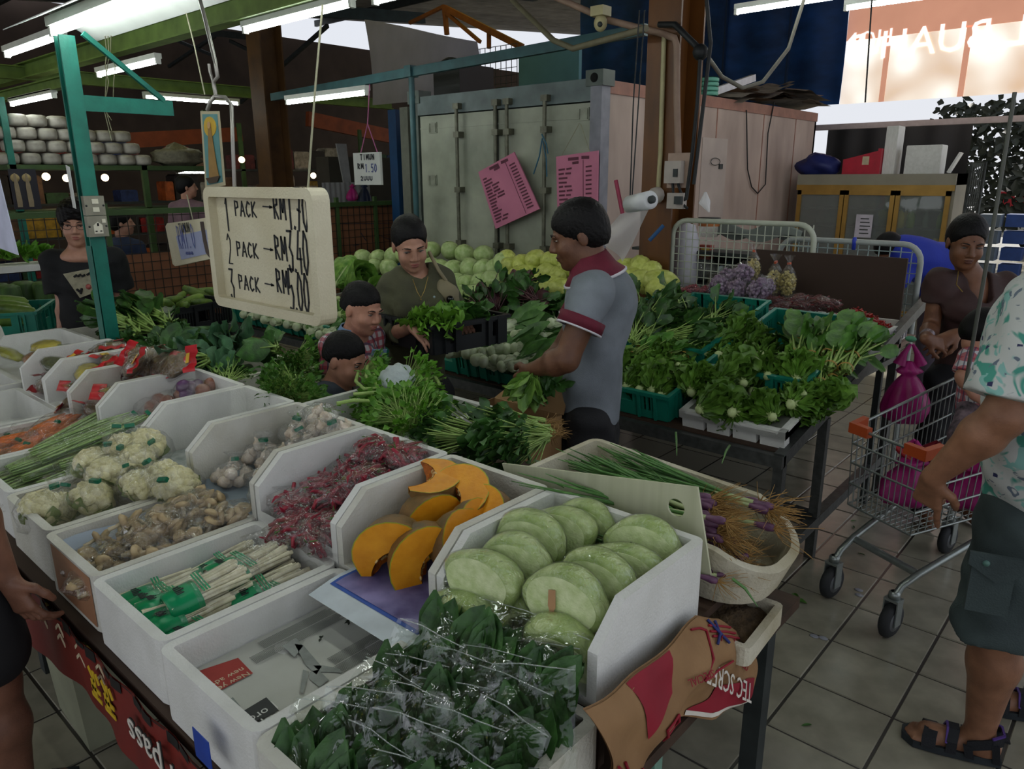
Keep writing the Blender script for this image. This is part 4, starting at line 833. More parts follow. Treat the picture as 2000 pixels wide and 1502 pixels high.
m_=MB().tube([V((-.02,-.03,-.09)),V((-.01,-.03,-.16)),V((.03,-.03,-.2)),V((.1,-.03,-.25))],.009,6);m_.build('black_cable',M('black_cord','#15181a'),sb);MB().tube([V((.02,-.03,-.09)),V((.04,-.03,-.14)),V((.08,-.03,-.2))],.009,6).build('black_cable',M('black_cord','#15181a'),sb)
b2=thing('junction_box','small round grey junction box with yellow knob on the column','box',at(1284,381,Y=yc-.02));MB().lathe([(0,.05),(.05,.045),(.055,0)],12,(0,0,0),(0,-1,0)).build('cover',GREYB,b2);MB().lathe([(0,.03),(.016,.025),(.018,0)],10,(-.02,-.04,-.01),(0,-1,0)).build('knob',M('yellow_knob','#b89a35',.5),b2)
b3=thing('plug_box','grey plug and socket box hanging low on the column','socket',at(1328,392,Y=yc-.02));MB().box(-.07,.05,-.05,.0,-.05,.05).build('box',GREYB,b3);MB().box(.0,.05,-.08,-.05,-.02,.03).build('plug',DARK,b3)
m_=MB().tube([at(1262,55,Y=4.3),at(1240,62,Y=4.35),at(1120,95,Y=4.6),at(1080,78,Y=4.7),at(1000,0,Y=4.9)],.022,7);tag(m_.build('grey_hose',M('dusty_hose','#6f6a55',.6)),'dusty hose sagging from the overhead conduit towards the roof','hose')
BC=M('black_cord','#15181a',.6);m_=MB().tube([at(1288,48,Y=4.5),at(1318,48,Y=4.45),at(1340,70,Y=4.45),at(1368,98,Y=4.45)],.02,7);m_.ball(at(1368,102,Y=4.45),.05,8,6);tag(m_.build('black_cable',BC),'thick black cable bundle looping round the brown column','cable')
m_=MB().tube([at(1368,105,Y=4.44),at(1362,200,Y=4.44),at(1352,300,Y=4.45),at(1340,390,Y=4.45)],.012,6);m_.tube([at(1380,0,Y=4.4),at(1388,85,Y=4.42),at(1385,110,Y=4.44),at(1372,220,Y=4.45),at(1355,360,Y=4.45)],.012,6);tag(m_.build('black_cable',BC),'long black cables hanging down the far flange of the column','cable')
tag(MB().tube([at(1385,115,Y=4.9),at(1410,150,Y=5.0),at(1450,172,Y=5.1),at(1490,160,Y=5.3),at(1540,95,Y=5.6),at(1570,0,Y=5.8)],.014,6).build('grey_cable',M('grey_cable','#6d6a60',.6)),'grey cable swagging in front of the blue tarpaulin','cable')
tag(MB().tube([at(1458,215,X=XR+.02),at(1460,330,X=XR+.02),at(1468,365,X=XR+.02),at(1480,378,X=XR+.02),at(1495,360,X=XR+.02),at(1500,260,X=XR+.02),at(1512,200,X=XR+.02)],.007,5).build('thin_cable',BC),'thin dark cable hanging in a loop on the pinkish container flank','cable')
cc=thing('security_camera','small cream dome security camera under the overhead conduit','camera',at(1173,45,Y=4.45));MB().ball((0,0,0),(.045,.045,.055),12,8).build('dome',CONDUIT,cc);MB().ball((.02,-.035,-.015),.018,8,6).build('lens',DARK,cc);MB().box(-.05,.05,-.05,.05,.04,.1).build('mount',CONDUIT,cc)
tag(MB().tube([at(1703,0,Y=6.0),at(1690,200,Y=6.0)],.006,5).build('hanging_wire',BC),'thin black wire hanging down before the banner','wire')
tube_lamp(at(1580,3,Y=6.5),X_,'unlit fluorescent batten in front of the blue tarpaulin',1.2);bpy.data.objects[[o.name for o in bpy.data.objects if o.name.startswith('tube')][-1]].data.materials[0]=M('unlit_tube','#9aa09c',.3)
tag(MB().tube([at(1378,375,Y=4.5),at(1376,395,Y=4.5),at(1385,415,Y=4.5)],[.008,.04,.004],8).build('white_bag',TAIL),'small white plastic bag hung at the far side of the column','bag')
m_=MB();m_.tube([at(1268,470,Y=4.3),at(1296,440,Y=4.35)],.014,6);tag(m_.build('blue_strap',M('blue_strap','#22507f',.6)),'blue strap tied across the foot of the brown column','strap')
GOLD=M('gold_aluminium','#a07d3e',.35,.12,9,metal=.5);BEIGE=M('beige_enamel','#8a8474',.5,.1,5)
YF=9.0;a,b_=at(1560,347,Y=YF),at(1872,332,Y=YF);fx0,fx1,fz=a.x,b_.x,(a.z+b_.z)/2
fr_=thing('drinks_fridge','tall beige three door glass drinks fridge with gold frames','fridge',((fx0+fx1)/2,YF+.35,0))
def fpart(name,mb,mat,parent=None):o=mb.build(name,mat);o.parent=parent or fr_;o.matrix_parent_inverse=Matrix.Translation(-fr_.location);return o
ht_=at(1700,372,Y=YF).z
m_=MB().box(fx0,fx0+.03,YF,YF+.7,.1,fz).box(fx1-.03,fx1,YF,YF+.7,.1,fz).box(fx0,fx1,YF+.66,YF+.7,.1,fz).box(fx0,fx1,YF,YF+.7,.06,.18);fpart('cabinet',m_,BEIGE)
fpart('canopy',MB().box(fx0,fx1,YF-.03,YF+.7,ht_+.06,fz),BEIGE);fpart('canopy_trim',MB().box(fx0,fx1,YF-.035,YF-.03,ht_,ht_+.06),GOLD)
w=(fx1-fx0-.04)/3
for k in range(3):
 x0=fx0+.02+w*k;x1=x0+w-.01;d_=MB()
 for r_ in((x0,x0+.045,.2,ht_),(x1-.045,x1,.2,ht_)):d_.box(r_[0],r_[1],YF-.04,YF,r_[2],r_[3])
 d_.box(x0,x1,YF-.04,YF,ht_-.05,ht_);d_.box(x0,x1,YF-.04,YF,.2,.26);o=d_.build('door',GOLD);adopt(o,fr_)
 g=MB().box(x0+.045,x1-.045,YF-.02,YF-.015,.26,ht_-.05).build('pane',FILM('fridge_glass',(.82,.88,.84),.10,.25,3,.05,.03));adopt(g,fr_)
for z in(.5,.85,1.15,1.35):fpart('shelf',MB().box(fx0+.03,fx1-.03,YF+.05,YF+.6,z-.01,z),STEEL)
fpart('back_liner',MB().box(fx0+.03,fx1-.03,YF+.6,YF+.64,.2,ht_),M('fridge_liner','#6f756c',.6))
o=MB().box(*[f(at(1673,418,Y=YF-.045).x,at(1706,418,Y=YF-.045).x)for f in(min,max)],YF-.045,YF-.042,at(1690,464,Y=YF-.045).z,at(1690,419,Y=YF-.045).z).build('notice',M('notice_paper','#c3bcc6',.7));tag(o,'white printed notice taped on the middle fridge door','notice')
p=at(1675,428,Y=YF-.05);m_=MB()
for k in range(5):m_.box(p.x+.03,p.x+.12+.01*(k%3),YF-.0465,YF-.045,p.z-.04*k,p.z-.04*k+.012)
tag(m_.build('notice_print',DINK),'lines of dark print on the fridge notice','print',kind='stuff')
rg=random.Random(9)
for k in range(16):
 x=fx1-.1-.5*rg.random();zz_=rg.choice((.85,1.15));c_=rg.choice(('#b99a3a','#7f9a3c','#a8b0a6','#b06a4a'));r_=rg.uniform(.03,.05)
 tag(MB().lathe([(0,0),(r_,0),(r_,.13),(r_*.4,.18),(r_*.4,.2),(0,.2)],9,(x,YF+.1+.35*rg.random(),zz_)).build('drink_bottle',M('drink'+c_,c_,.4)),'coloured drink bottle, %s inside the third fridge door'%ORD[k],'bottle','bottles inside the fridge')
m_=MB();rg=random.Random(4);m_.ball((0,0,0),(.25,.16,.13),18,12,lambda d:1+.12*sin(5*d.x+3*d.z)+.1*sin(9*d.y-4*d.x));p=at(1602,315,Y=YF+.2);p.z=fz+.1
tag(m_.build('folded_tarp',M('navy_tarp','#1d2660',.5,.15,8,.2,8),None,p),'crumpled navy blue tarpaulin bundle on the fridge top','tarp')
rb=thing('red_bin','red plastic bin lying tilted on the fridge top','bin',at(1685,320,Y=YF+.2));rb.location.z=fz;m_=MB()
A_=[V((-.18,-.12,0)),V((.2,-.12,0)),V((.2,.2,0)),V((-.18,.2,0)),V((-.18,-.12,.16)),V((.2,-.12,.25)),V((.2,.2,.25)),V((-.18,.2,.16))]
m_.add(A_,[(0,3,2,1),(4,5,6,7),(0,1,5,4),(1,2,6,5),(2,3,7,6),(3,0,4,7)]);m_.build('bin_body',M('red_bin_plastic','#b01c33',.35),rb);MB().box(.19,.225,-.14,.22,0,.27).build('bin_rim',MATS['red_bin_plastic'],rb);MB().box(.03,.1,-.124,-.12,.1,.19).build('sticker',M('cream_print','#c8b99a'),rb)
for(x0,x1,y0,lb)in((1722,1755,245,'tall upright white foam slab on the fridge top'),(1765,1840,282,'white foam box turned over on the fridge top')):
 a,b_=at(x0,322,Y=YF+.1),at(x1,y0,Y=YF+.1);r_=.015;m_=MB().lathe([(0,0),(1,0),(1,.96),(.97,1),(0,1)],4,smooth=False)
 o=m_.build('foam_block',FOAM);hw=(b_.x-a.x)/2;o.scale=(hw*1.414,.12*1.414,max(.1,b_.z-fz));o.rotation_euler=(0,0,0);o.location=((a.x+b_.x)/2,YF+.25,fz)
 o.data.transform(Matrix.Rotation(pi/4,4,'Z'));tag(o,lb,'box','foam blocks on the fridge')
a,b_=at(1855,322,Y=YF+.1),at(1878,298,Y=YF+.1);a.z=fz+.01;tag(MB().bar(a,b_,.12,.02).build('foam_lid',FOAM),'small foam offcut leaning at the fridge top end','offcut')
m_=MB();a,b_=at(1880,430,Y=8.9),at(1925,320,Y=8.9)
for k in range(8):x=a.x+(b_.x-a.x)*k/7;m_.bar((x,8.9,.3),(x,8.9,b_.z),.008,.008)
for k in range(22):z=.3+(b_.z-.3)*k/21;m_.bar((a.x,8.9,z),(b_.x,8.9,z),.008,.008)
t_=thing('wire_cage','grey wire cage panel standing beside the fridge','cage',(a.x,8.9,0));o=m_.build('wire_mesh',STEEL);adopt(o,t_);o=MB().tube([(b_.x,8.9,0),(b_.x,8.9,b_.z+.02),(a.x,8.9,b_.z+.02),(a.x,8.9,0)],.014,7).build('cage_frame',STEEL);adopt(o,t_)
LEAFD=M('dark_tree_leaf','#20271c',.6,.3,20);BARK=M('dark_bark','#241d17',.8)
rg=random.Random(12);m_=MB()
for k in range(4200):
 x=rg.uniform(-4.0,2.6);z=3.05-2.3*rg.random()**1.25;y=17.5+rg.uniform(-.9,.9);d=V((rg.uniform(-1,1),rg.uniform(-.5,.5),rg.uniform(-1,.3)));m_.leaf((x,y,z),d,(0,-1,.2),rg.uniform(.12,.26),rg.uniform(.07,.13),.4,0,2,2)
tr_=thing('shade_tree','dark leafy tree beyond the open side, sky showing through','tree',(-1,17.5,0));o=m_.build('foliage',LEAFD);adopt(o,tr_);o['kind']='stuff'
o=MB().tube([(-1.2,17.6,0),(-1.1,17.5,1.5),(-1.3,17.5,3)],[.14,.11,.08],8).build('trunk',BARK);adopt(o,tr_)
sx0=at(1930,470,Y=13).x
for k,(dx,c_,lb)in enumerate(((0,'#53606e','grey'),(.3,'#24407c','blue'),(.62,'#2b2a30','black'),(.95,'#9a3c44','red'))):
 st_=thing('crate_tower','stack of %s crates in the bright street'%lb,'crates',(sx0+dx,13+.2*k,0),0,'crate towers in the street')
 for i in range(5):MB().box(-.13,.13,-.15,.15,.24*i+.02,.24*i+.2).build('crate',M('street_'+lb,c_,.5),st_)
ca=thing('parked_van','pale van with red stripe parked beyond the trees','van',(-1.2,21,0))
vb=MB().prism([(-2,.35),(2,.35),(2,1.1),(1.5,1.35),(1.0,2.0),(-1.9,2.05),(-2.05,1.2)],(0,-.8,0),(1,0,0),(0,0,1),(0,1.6,0));vb.build('van_body',M('white_van_paint','#d6d6d6',.35),ca)
MB().box(-2.04,2.0,-.815,-.8,.95,1.35).build('stripe',M('van_red','#b5343f',.4),ca);MB().prism([(.2,1.35),(1.35,1.35),(.95,1.9),(.2,1.9)],(0,-.815,0),(1,0,0),(0,0,1),(0,.01,0)).build('van_window',BLACKC,ca)
for x in(-1.2,1.2):MB().lathe([(0,.1),(.33,.1),(.33,-.1),(0,-.1)],16,(x,-.72,.33),(0,1,0)).build('wheel',BLACKC,ca)
# ==== vegetables: one of each kind built, then set out one by one
R=random.Random(11)
def rv(s=1):return V((R.uniform(-1,1),R.uniform(-1,1),R.uniform(-1,1)))*s
LG=dict(rough=.42,scale=26,bump=.25,bs=60,spec=.45)
ROM=M('romaine_leaf','#4f7d27',var=.25,c2='#76a03f',rnd=.18,trans=.18,**LG);ROMR=M('romaine_rib','#9db56a',var=.12,c2='#c3d096',rnd=.1,**LG)
BOKL=M('bok_choy_leaf','#3f6a2c',var=.25,c2='#5d8a42',rnd=.2,trans=.12,**LG);BOKW=M('bok_choy_stalk','#a5b585',var=.12,c2='#cbd3b4',rnd=.15,**LG)
DKG=M('dark_green_leaf','#2b4d20',var=.3,c2='#43702f',rnd=.2,trans=.12,**LG);MIDG=M('mid_green_leaf','#3f6f26',var=.28,c2='#5f9338',rnd=.2,trans=.15,**LG)
BRG=M('bright_green_leaf','#4f8a22',var=.25,c2='#74ab3a',rnd=.15,trans=.2,**LG);STEMG=M('pale_green_stem','#7fa04a',var=.15,c2='#a0bb68',rnd=.12,**LG)
PURL=M('purple_amaranth_leaf','#4d2233',var=.3,c2='#5d3b3a',rnd=.2,**LG);BLUEG=M('blue_green_leaf','#3c6344',var=.2,c2='#5a8561',rnd=.15,trans=.1,**LG)
CABG=M('pale_cabbage_leaf','#9fbe6c',var=.12,c2='#c8d99c',rnd=.1,**LG);NAPA=M('yellow_napa_leaf','#b4c04c',var=.15,c2='#d6dc80',rnd=.12,**LG);LETT=M('pale_lettuce_leaf','#5b8f34',var=.25,c2='#8bb352',rnd=.15,trans=.2,**LG)
def head(leafmat_n,n,L,W,sp,ruf,bend=.9,ribw=.22,inner=.55):
 A=MB();B=MB()
 for i in range(n):
  a=2.399*i+R.uniform(-.2,.2);k=.35+.65*i/n;rad=V((cos(a),0,sin(a)));d=(V((0,1,0))+rad*sp*k).normalized();b=rad*.012*k
  l=L*(inner+(1-inner)*k)*R.uniform(.9,1.08);w=W*(.7+.3*k);ph=R.uniform(0,6)
  A.leaf(b,d,rad,l,w,bend*R.uniform(.6,1.1),ruf,8,6,-.5,2,0,ph,.3)
  B.leaf(b+rad*.004,d,rad,l*.55,w*ribw,bend*.55*R.uniform(.8,1),0,5,2,.2,1,0,0,.9)
 B.ball((0,-.004,0),(.018,.012,.018),10,6)
 return[('leaves',A.mesh('leaves',leafmat_n)),('ribs',B.mesh('ribs',ROMR))]
RO=[proto('romaine_lettuce',head(ROM,18,.2,.15,.42,.12,.85,.13))for _ in range(3)]
def dk(px_,py_,off=.10):
 r=CF+CR*((px_-1000)/F_PX)-CU*((py_-751)/F_PX);s=.2;z0=.60+off
 t=(z0-s*2.75-HC)/(r.z-s*r.y);return V((0,0,HC))+r*t
G1='romaine heads on the display'
rows=[('front row',[(1366,800),(1430,806),(1508,814)]),('second row',[(1290,772),(1350,766),(1420,778)]),('third row',[(1222,756),(1248,760),(1272,762),(1452,748),(1545,790)]),('fourth row',[(1208,724),(1232,732),(1257,728),(1312,732),(1405,742),(1499,734),(1568,772)]),('fifth row',[(1280,716),(1324,714),(1371,690),(1403,694),(1440,690),(1486,694),(1530,716),(1556,742)]),('back row',[(1345,684),(1425,664),(1390,672),(1460,672)])]
for ri,(rn,ps)in enumerate(rows):
 for i,(x,y)in enumerate(ps):
  p=dk(x,y,.15+.012*min(ri,3)+(.02 if x>1330 else 0));big=1.12 if x>1340 else .95
  put(RO[(i+ri)%3],'romaine lettuce, %s in the %s of the heap counted from the man'%(ORD[i],rn),'lettuce',G1,p,(.35+R.uniform(-.15,.15),R.uniform(0,6),R.uniform(-.35,.55)),big*R.uniform(.92,1.05))
put(RO[0],'romaine lettuce lying loose with yellowing leaf at the tray edge','lettuce',G1,dk(1590,770,.13),(.2,1,-.9),.85)
for i in range(20):
 x,y=1215+18*i+R.uniform(-8,8),(742,708,765,690)[i%4]+R.uniform(-6,6)
 if x>1560:y=740+R.uniform(-15,15)
 put(RO[i%3],'romaine lettuce half buried in the heap, %s from the man'%ORD[i],'lettuce',G1,dk(x,y,.13),(.4+R.uniform(-.3,.3),R.uniform(0,6),R.uniform(-.8,.8)),R.uniform(.95,1.15))
def bok(n=8,L=.2,bl=.055):
 A=MB();B=MB()
 for i in range(n):
  a=2.399*i;k=.4+.6*i/n;rad=V((cos(a),0,sin(a)));d=(V((0,1,0))+rad*1.1*k).normalized()
  B.leaf(rad*.006,d,rad,bl*1.9,.055,1.5,0,5,3,-.5,2,0,0,.75)
  A.leaf(V((0,bl*1.2,0))+rad*.015,(V((0,1,0))+rad*.35*k+rv(.1)).normalized(),rad,L*R.uniform(.8,1.1),.075,-.35,.05,5,4,.1,1,.25,R.uniform(0,6),.25)
 B.ball((0,.012,0),(.027,.022,.027),12,7)
 return[('stalks',B.mesh('stalks',BOKW)),('blades',A.mesh('blades',BOKL))]
BO=[proto('bok_choy',bok())for _ in range(3)]
bp=[(872,690),(888,683),(905,690),(919,689),(893,672),(912,668),(935,665),(938,690),(955,688),(952,660),(968,648),(968,684),(984,682),(1000,680),(976,705),(990,704),(1006,700),(960,702),(940,706),(1012,714),(996,716),(975,718),(1044,668),(1010,672),(975,636),(1070,632),(958,640),(1025,690),(925,705),(1040,700),(1060,690),(1000,655),(1030,655),(1055,660)]
for i,(x,y)in enumerate(sorted(bp,key=lambda q:(q[1]//18,q[0]))):
 put(BO[i%3],'bok choy with pale bulb, %s of tier %s above the crate by the man'%(ORD[sum(1 for q in bp if q[1]//18==y//18 and q[0]<x)],'ABCDEFGHIJKLMN'[(max(q[1]for q in bp)//18-y//18)]),'bok choy','bok choy by the man',dk(x,y,.205+.001*(720-y)),(R.uniform(.1,.35),R.uniform(0,6),R.uniform(-.9,-.2)),R.uniform(1.15,1.3))
TU=[proto('white_bulb_greens',bok(6,.12,.04))for _ in range(2)]
tp=[(474,614),(486,620),(500,618),(512,625),(530,630),(541,622),(556,634),(566,628),(584,635),(596,640),(578,640),(612,644),(624,640),(635,634),(606,652),(620,655),(633,650),(648,648),(650,632),(641,660),(660,655),(655,618),(668,640),(640,655)]
for i,(x,y)in enumerate(sorted(tp)):
 put(TU[i%2],'white bulb greens, %s from the far end in crates under the sign'%(ORD[i]if i<20 else ORD[i-20].replace('first','twenty first').replace('second','twenty second').replace('third','twenty third').replace('fourth','twenty fourth')),'greens','white bulbs under the price sign',dk(x,y,.16),(R.uniform(0,.3),R.uniform(0,6),R.uniform(-.8,.8)),1.15)
def bunch(n,L,W,spread,stem,leafm,stemm,bend=.7,ruf=.1,nst=0,sr=.003,tie=None,tip=1,up=.0,nu=5,nv=4):
 A=MB();B=MB()
 for i in range(n):
  d=(V((0,1,up))+V((R.gauss(0,spread),0,R.gauss(0,spread)))).normalized();b=V((R.uniform(-.018,.018),0,R.uniform(-.012,.012)));s0=stem*R.uniform(.8,1.2)
  e=b+d*s0;A.leaf(e,(d+rv(.25)).normalized(),V((0,0,1))+rv(.7),L*R.uniform(.75,1.15),W*R.uniform(.75,1.15),bend*R.uniform(-.3,1.2),ruf,nu,nv,.12,tip,0,R.uniform(0,6),.2)
  if sr:B.tube([b,b+d*s0*.5+rv(.004),e+d*L*.3],[sr*1.25,sr,sr*.5],5,False)
 ps=[('leaves',A.mesh('leaves',leafm))]
 if sr:ps.append(('stems',B.mesh('stems',stemm)))
 if tie is not None:
  T=MB();T.lathe([(.026,-.005),(.029,0),(.026,.005)],12,(0,stem*tie,0),(0,1,0));ps.append(('rubber_band',T.mesh('rubber_band',M('rubber_band','#a8823f',.5))))
 return ps
CS=[proto('choy_sum_bunch',bunch(15,.11,.075,.16,.15,MIDG,STEMG,.5,.06,1,.005,.18))for _ in range(2)]
for i,(x,y,rz)in enumerate(((1552,698,.1),(1585,702,.0),(1612,698,-.1),(1640,700,-.2),(1660,702,-.3),(1580,716,.05),(1618,722,-.1),(1650,726,-.2),(1560,676,.1),(1600,676,0),(1640,676,-.2))):
 put(CS[i%2],'choy sum bunch, %s from the romaine in the %s of the end crate'%((ORD[i]if i<5 else ORD[i-5]if i<8 else ORD[i-8]),'middle row' if i<5 else 'front row' if i<8 else 'back row'),'choy sum','choy sum in the end crate',dk(x,y,.22),(.25,R.uniform(-.5,.5),rz+.35+R.uniform(-.15,.15)),1.12)
SM=[proto('small_leaf_bunch',bunch(12,.1,.05,.2,.1,BRG,STEMG,.5,.08,1,.004,.3))for _ in range(2)]
for i,(x,y)in enumerate(((1600,738),(1575,745),(1625,745),(1600,752),(1580,735),(1640,735))):
 put(SM[i%2],'yellow green small leaf bunch, %s counted from the romaine below the choy sum'%ORD[i],'greens','small bunches below the choy sum',dk(x,y,.18),(.2,R.uniform(-1,1),R.uniform(-.3,.9)),.9)
DB=[proto('dark_leaf_bunch',bunch(34,.1,.06,.42,.13,DKG,STEMG,.8,.12,1,.003,None))for _ in range(2)]
lay=(((1340,600),(1372,612),(1310,605),(1280,600),(1250,610),(1395,622),(1345,632),(1300,636),(1262,640),(1235,650),(1232,622),(1320,580),(1255,585),(1225,600)),'back heap')
for i,(x,y)in enumerate(lay[0]):
 put(DB[i%2],'dark leafy bundle, %s counted from the garlic crate in the heap beside the man'%ORD[i],'greens','dark leafy bundles beside the man',dk(x,y+18,.26),(.3,R.uniform(0,6),R.uniform(-1.2,1.2)),1.1)
ST=[proto('stemmy_leaf_bunch',bunch(16,.1,.05,.14,.15,MIDG,STEMG,.6,.1,1,.0045,.2))for _ in range(2)]
for i,(x,y)in enumerate(((1222,692),(1240,688),(1262,690),(1285,684),(1310,680),(1334,682),(1228,704),(1250,706),(1275,702),(1300,700),(1330,700),(1240,670),(1270,668),(1300,664))):
 put(ST[i%2],'long stemmed leafy bunch, %s of those between romaine and dark bundles'%ORD[i],'greens','stemmy bunches between romaine and dark bundles',dk(x,y,.2),(.3,R.uniform(-1,1),R.uniform(-.8,-.1)),.95)
AM=[proto('amaranth_bunch',bunch(30,.085,.06,.5,.1,DKG,PURL,.7,.1,1,.003)+[('purple_leaves',(lambda A:[A.leaf(V((0,.1,0))+rv(.05),rv(1),rv(1),.08,.06,.5,.1,4,4,.1)for _ in range(9)]and A.mesh('purple_leaves',PURL))(MB()))])for _ in range(2)]
for i,(x,y)in enumerate(((985,550),(1010,545),(960,565),(940,580),(1040,565),(1000,575),(970,592),(1030,590),(1050,580),(945,600))):
 put(AM[i%2],'red amaranth bunch with purple leaves, %s from the heap top'%ORD[i],'greens','red amaranth heap',dk(x,y+10,.26),(.3,R.uniform(0,6),R.uniform(-1.5,1.5)),1.1)
BL=[proto('broad_leaf_bunch',bunch(16,.17,.1,.35,.06,BOKL,BOKW,.6,.06,1,.006))for _ in range(2)]
for i,(x,y)in enumerate(((960,640),(1000,635),(1040,640),(1075,640),(985,618),(1025,612),(1060,608),(1090,620),(935,615),(1085,590),(1100,660),(1095,690))):
 put(BL[i%2],'broad green leaves of bok choy, %s from the black crate side behind the bulbs'%ORD[i],'greens','broad leaves behind the bulbs',dk(x,y+12,.2),(.3,R.uniform(0,6),R.uniform(-1,.6)),1.0)
def cabbage(mat,rr,n=6):
 A=MB();B=MB();A.ball((0,0,0),rr,18,12,lambda d:1+.02*sin(7*d.x+3*d.z)+.02*sin(9*d.y))
 for i in range(n):
  a=2*pi*i/n+R.uniform(-.3,.3);tl=R.uniform(.5,1.2)
  def P(u,v,a=a,tl=tl):th=tl*1.6*(u-.1);f=a+(v-.5)*1.5*(.4+.6*sin(pi*min(1,u+.2)));r=1.03+.02*sin(20*u+9*v)+.05*max(0,u-.8);return V((rr[0]*r*sin(th+.2)*cos(f),rr[1]*r*sin(th+.2)*sin(f),rr[2]*r*cos(th+.2)))
  B.sheet(P,7,6)
 return[('heart',A.mesh('heart',mat)),('outer_leaves',B.mesh('outer_leaves',mat))]
CB=[proto('round_cabbage',cabbage(CABG,(.092,.092,.078)))for _ in range(2)]
cabs=[('top row',[(815,487),(842,489),(880,490),(908,497),(945,497),(708,503),(738,503),(768,500),(790,500)]),('second row',[(842,523),(862,525),(885,527),(918,525),(945,527),(968,525),(700,530),(730,522),(760,525),(985,515)]),('third row',[(868,550),(890,552),(912,555),(938,552),(845,548),(960,548)]),('lowest row',[(875,575),(900,575),(925,575),(850,575)])]
for rn,ps in cabs:
 for i,(x,y)in enumerate(sorted(ps)):
  yy={'top row':4.72,'second row':4.5,'third row':4.3,'lowest row':4.1}[rn]
  put(CB[i%2],'pale round cabbage, %s from the far end in the %s against the container'%(ORD[i],rn),'cabbage','round cabbages by the container',at(x,y,Y=yy),(R.uniform(-.8,.8),R.uniform(-.8,.8),R.uniform(0,6)),R.uniform(.95,1.08))
NP=[proto('napa_cabbage',cabbage(NAPA,(.075,.075,.125),8))for _ in range(2)]
naps=[(990,505),(1020,515),(1048,508),(1075,512),(1098,508),(1118,520),(1000,525),(1035,535),(1065,535),(1090,538),(1055,556),(1082,556),(1075,572),(1100,565),(1025,545),(1225,525),(1250,522),(1272,530),(1290,550),(1262,552),(1245,545),(1282,565)]
for i,(x,y)in enumerate(naps):
 w=i<15;put(NP[i%2],'yellow green napa cabbage, %s %s'%(ORD[i if w else i-15],'of the heap before the container doors' if w else 'of the heap beside the brown column'),'cabbage','napa cabbages',at(x,y,Y=4.55-.25*(y-505)/60),(1.3+R.uniform(-.4,.4),R.uniform(-.6,.6),R.uniform(-.9,.9)),R.uniform(.95,1.1))
LT=[proto('leaf_lettuce',head(LETT,15,.26,.16,.9,.1,.8,.05))for _ in range(2)]
for i,(x,y)in enumerate(((680,555),(710,545),(735,560),(660,570),(690,580),(725,585),(655,540),(755,590),(665,600),(740,540))):
 put(LT[i%2],'loose pale green leaf lettuce, %s in the heap behind the boys'%ORD[i],'lettuce','leaf lettuce behind the boys',dk(x,y+14,.28),(.9+R.uniform(-.4,.4),R.uniform(0,6),R.uniform(-1,1)),1.2)
FILMC=FILM('clear_film',(1,1,1),.015,.2,30,1.0,.1);FILMW=FILM('cling_film',(1,1,1),.02,.3,40,1.0,.12);FILMD=FILM('stiff_clear_film',(.98,1,.98),.0,.22,12,.8,.06)
def lump(rx,ry,rz,ph=0,amp=.08):return lambda d:1+amp*sin(6*d.x+ph)*cos(5*d.y)+amp*.7*sin(9*d.z+2*ph)+amp*.5*sin(13*d.x-7*d.y+ph)
def bag(rx,ry,rz,fill,n,mat,k=0,neck=True,tie=None,film=FILMC,name='contents'):
 """filled clear bag: contents joined in one part, film, twisted neck and tie"""
 A=MB();g=random.Random(k*7+n)
 for i in range(n):
  for _ in range(20):
   q=V((g.uniform(-1,1),g.uniform(-1,1),g.uniform(-1,1)))
   if q.length<.92:break
  fill(A,V((q.x*rx*.9,q.y*ry*.9,q.z*rz*.85)),g)
 F_=MB();F_.ball((0,0,0),(rx,ry,rz),18,12,lump(rx,ry,rz,k))
 if neck:F_.lathe([(rx*.55,rz*.75),(.012,rz*1.25),(.01,rz*1.35),(.03,rz*1.7),(.036,rz*1.8)],10,lob=lambda t:1+.2*sin(4*t+k))
 ps=[(name,A.mesh(name,mat)),('film',F_.mesh('film',film))]
 if tie:T=MB();T.obox((0,0,rz*1.28),(.014,0,.003),(0,.006,0),(-.002,0,.006));ps.append(('tie',T.mesh('tie',tie)))
 return ps
GT=M('green_bag_tape','#0f6b4c',.4,.1);RT=M('orange_tie','#b5502f',.5)
PG=M('purple_garlic','#6b4a72',.5,.3,40,c2='#a892a6');YB_=M('yellow_split_bean','#b5a458',.5,.2,60,c2='#cdbf7c');DC=M('dried_red_chilli','#5f1419',.45,.3,40);RS=M('red_shallot_skin','#7b2434',.4,.25,30)
def rnd_ball(r):return lambda A,p,g:A.ball(p,r*g.uniform(.8,1.15),6,4)
def rnd_tube(L,r):
 def f(A,p,g):
  d=V((g.uniform(-1,1),g.uniform(-1,1),g.uniform(-.5,.5))).normalized()*L/2;k=V((g.uniform(-1,1),g.uniform(-1,1),g.uniform(-1,1)))*L*.12;A.tube([p-d,p+k,p+d],[r,r*.9,r*.25],5)
 return f
GB=[proto('garlic_bag',bag(.08,.06,.09,rnd_ball(.014),120,PG,k,False,None,FILMC,'garlic_cloves'))for k in range(2)]
for i,(x,y)in enumerate(((1405,562),(1440,568),(1482,568),(1425,540),(1452,535),(1498,560))):
 put(GB[i%2],'clear bag of purple garlic, %s from the column in the shelf crate'%ORD[i],'bag','purple garlic bags',at(x,y,Y=4.2+.06*(i>2)),(0,R.uniform(-.3,.3),R.uniform(0,6)),(1,1,1)if i<3 else(.9,.9,.8))
BB=proto('bean_bag',bag(.07,.05,.09,rnd_ball(.008),190,YB_,3,True,RT,FILMC,'beans'))
for i,(x,y)in enumerate(((1512,550),(1538,553),(1470,528))):put(BB,'clear tied bag of yellow split beans, %s'%('nearest the purple garlic','nearest the brown board','peeping out behind the garlic')[i],'bag','yellow bean bags',at(x,y,Y=4.36),(0,0,R.uniform(0,6)))
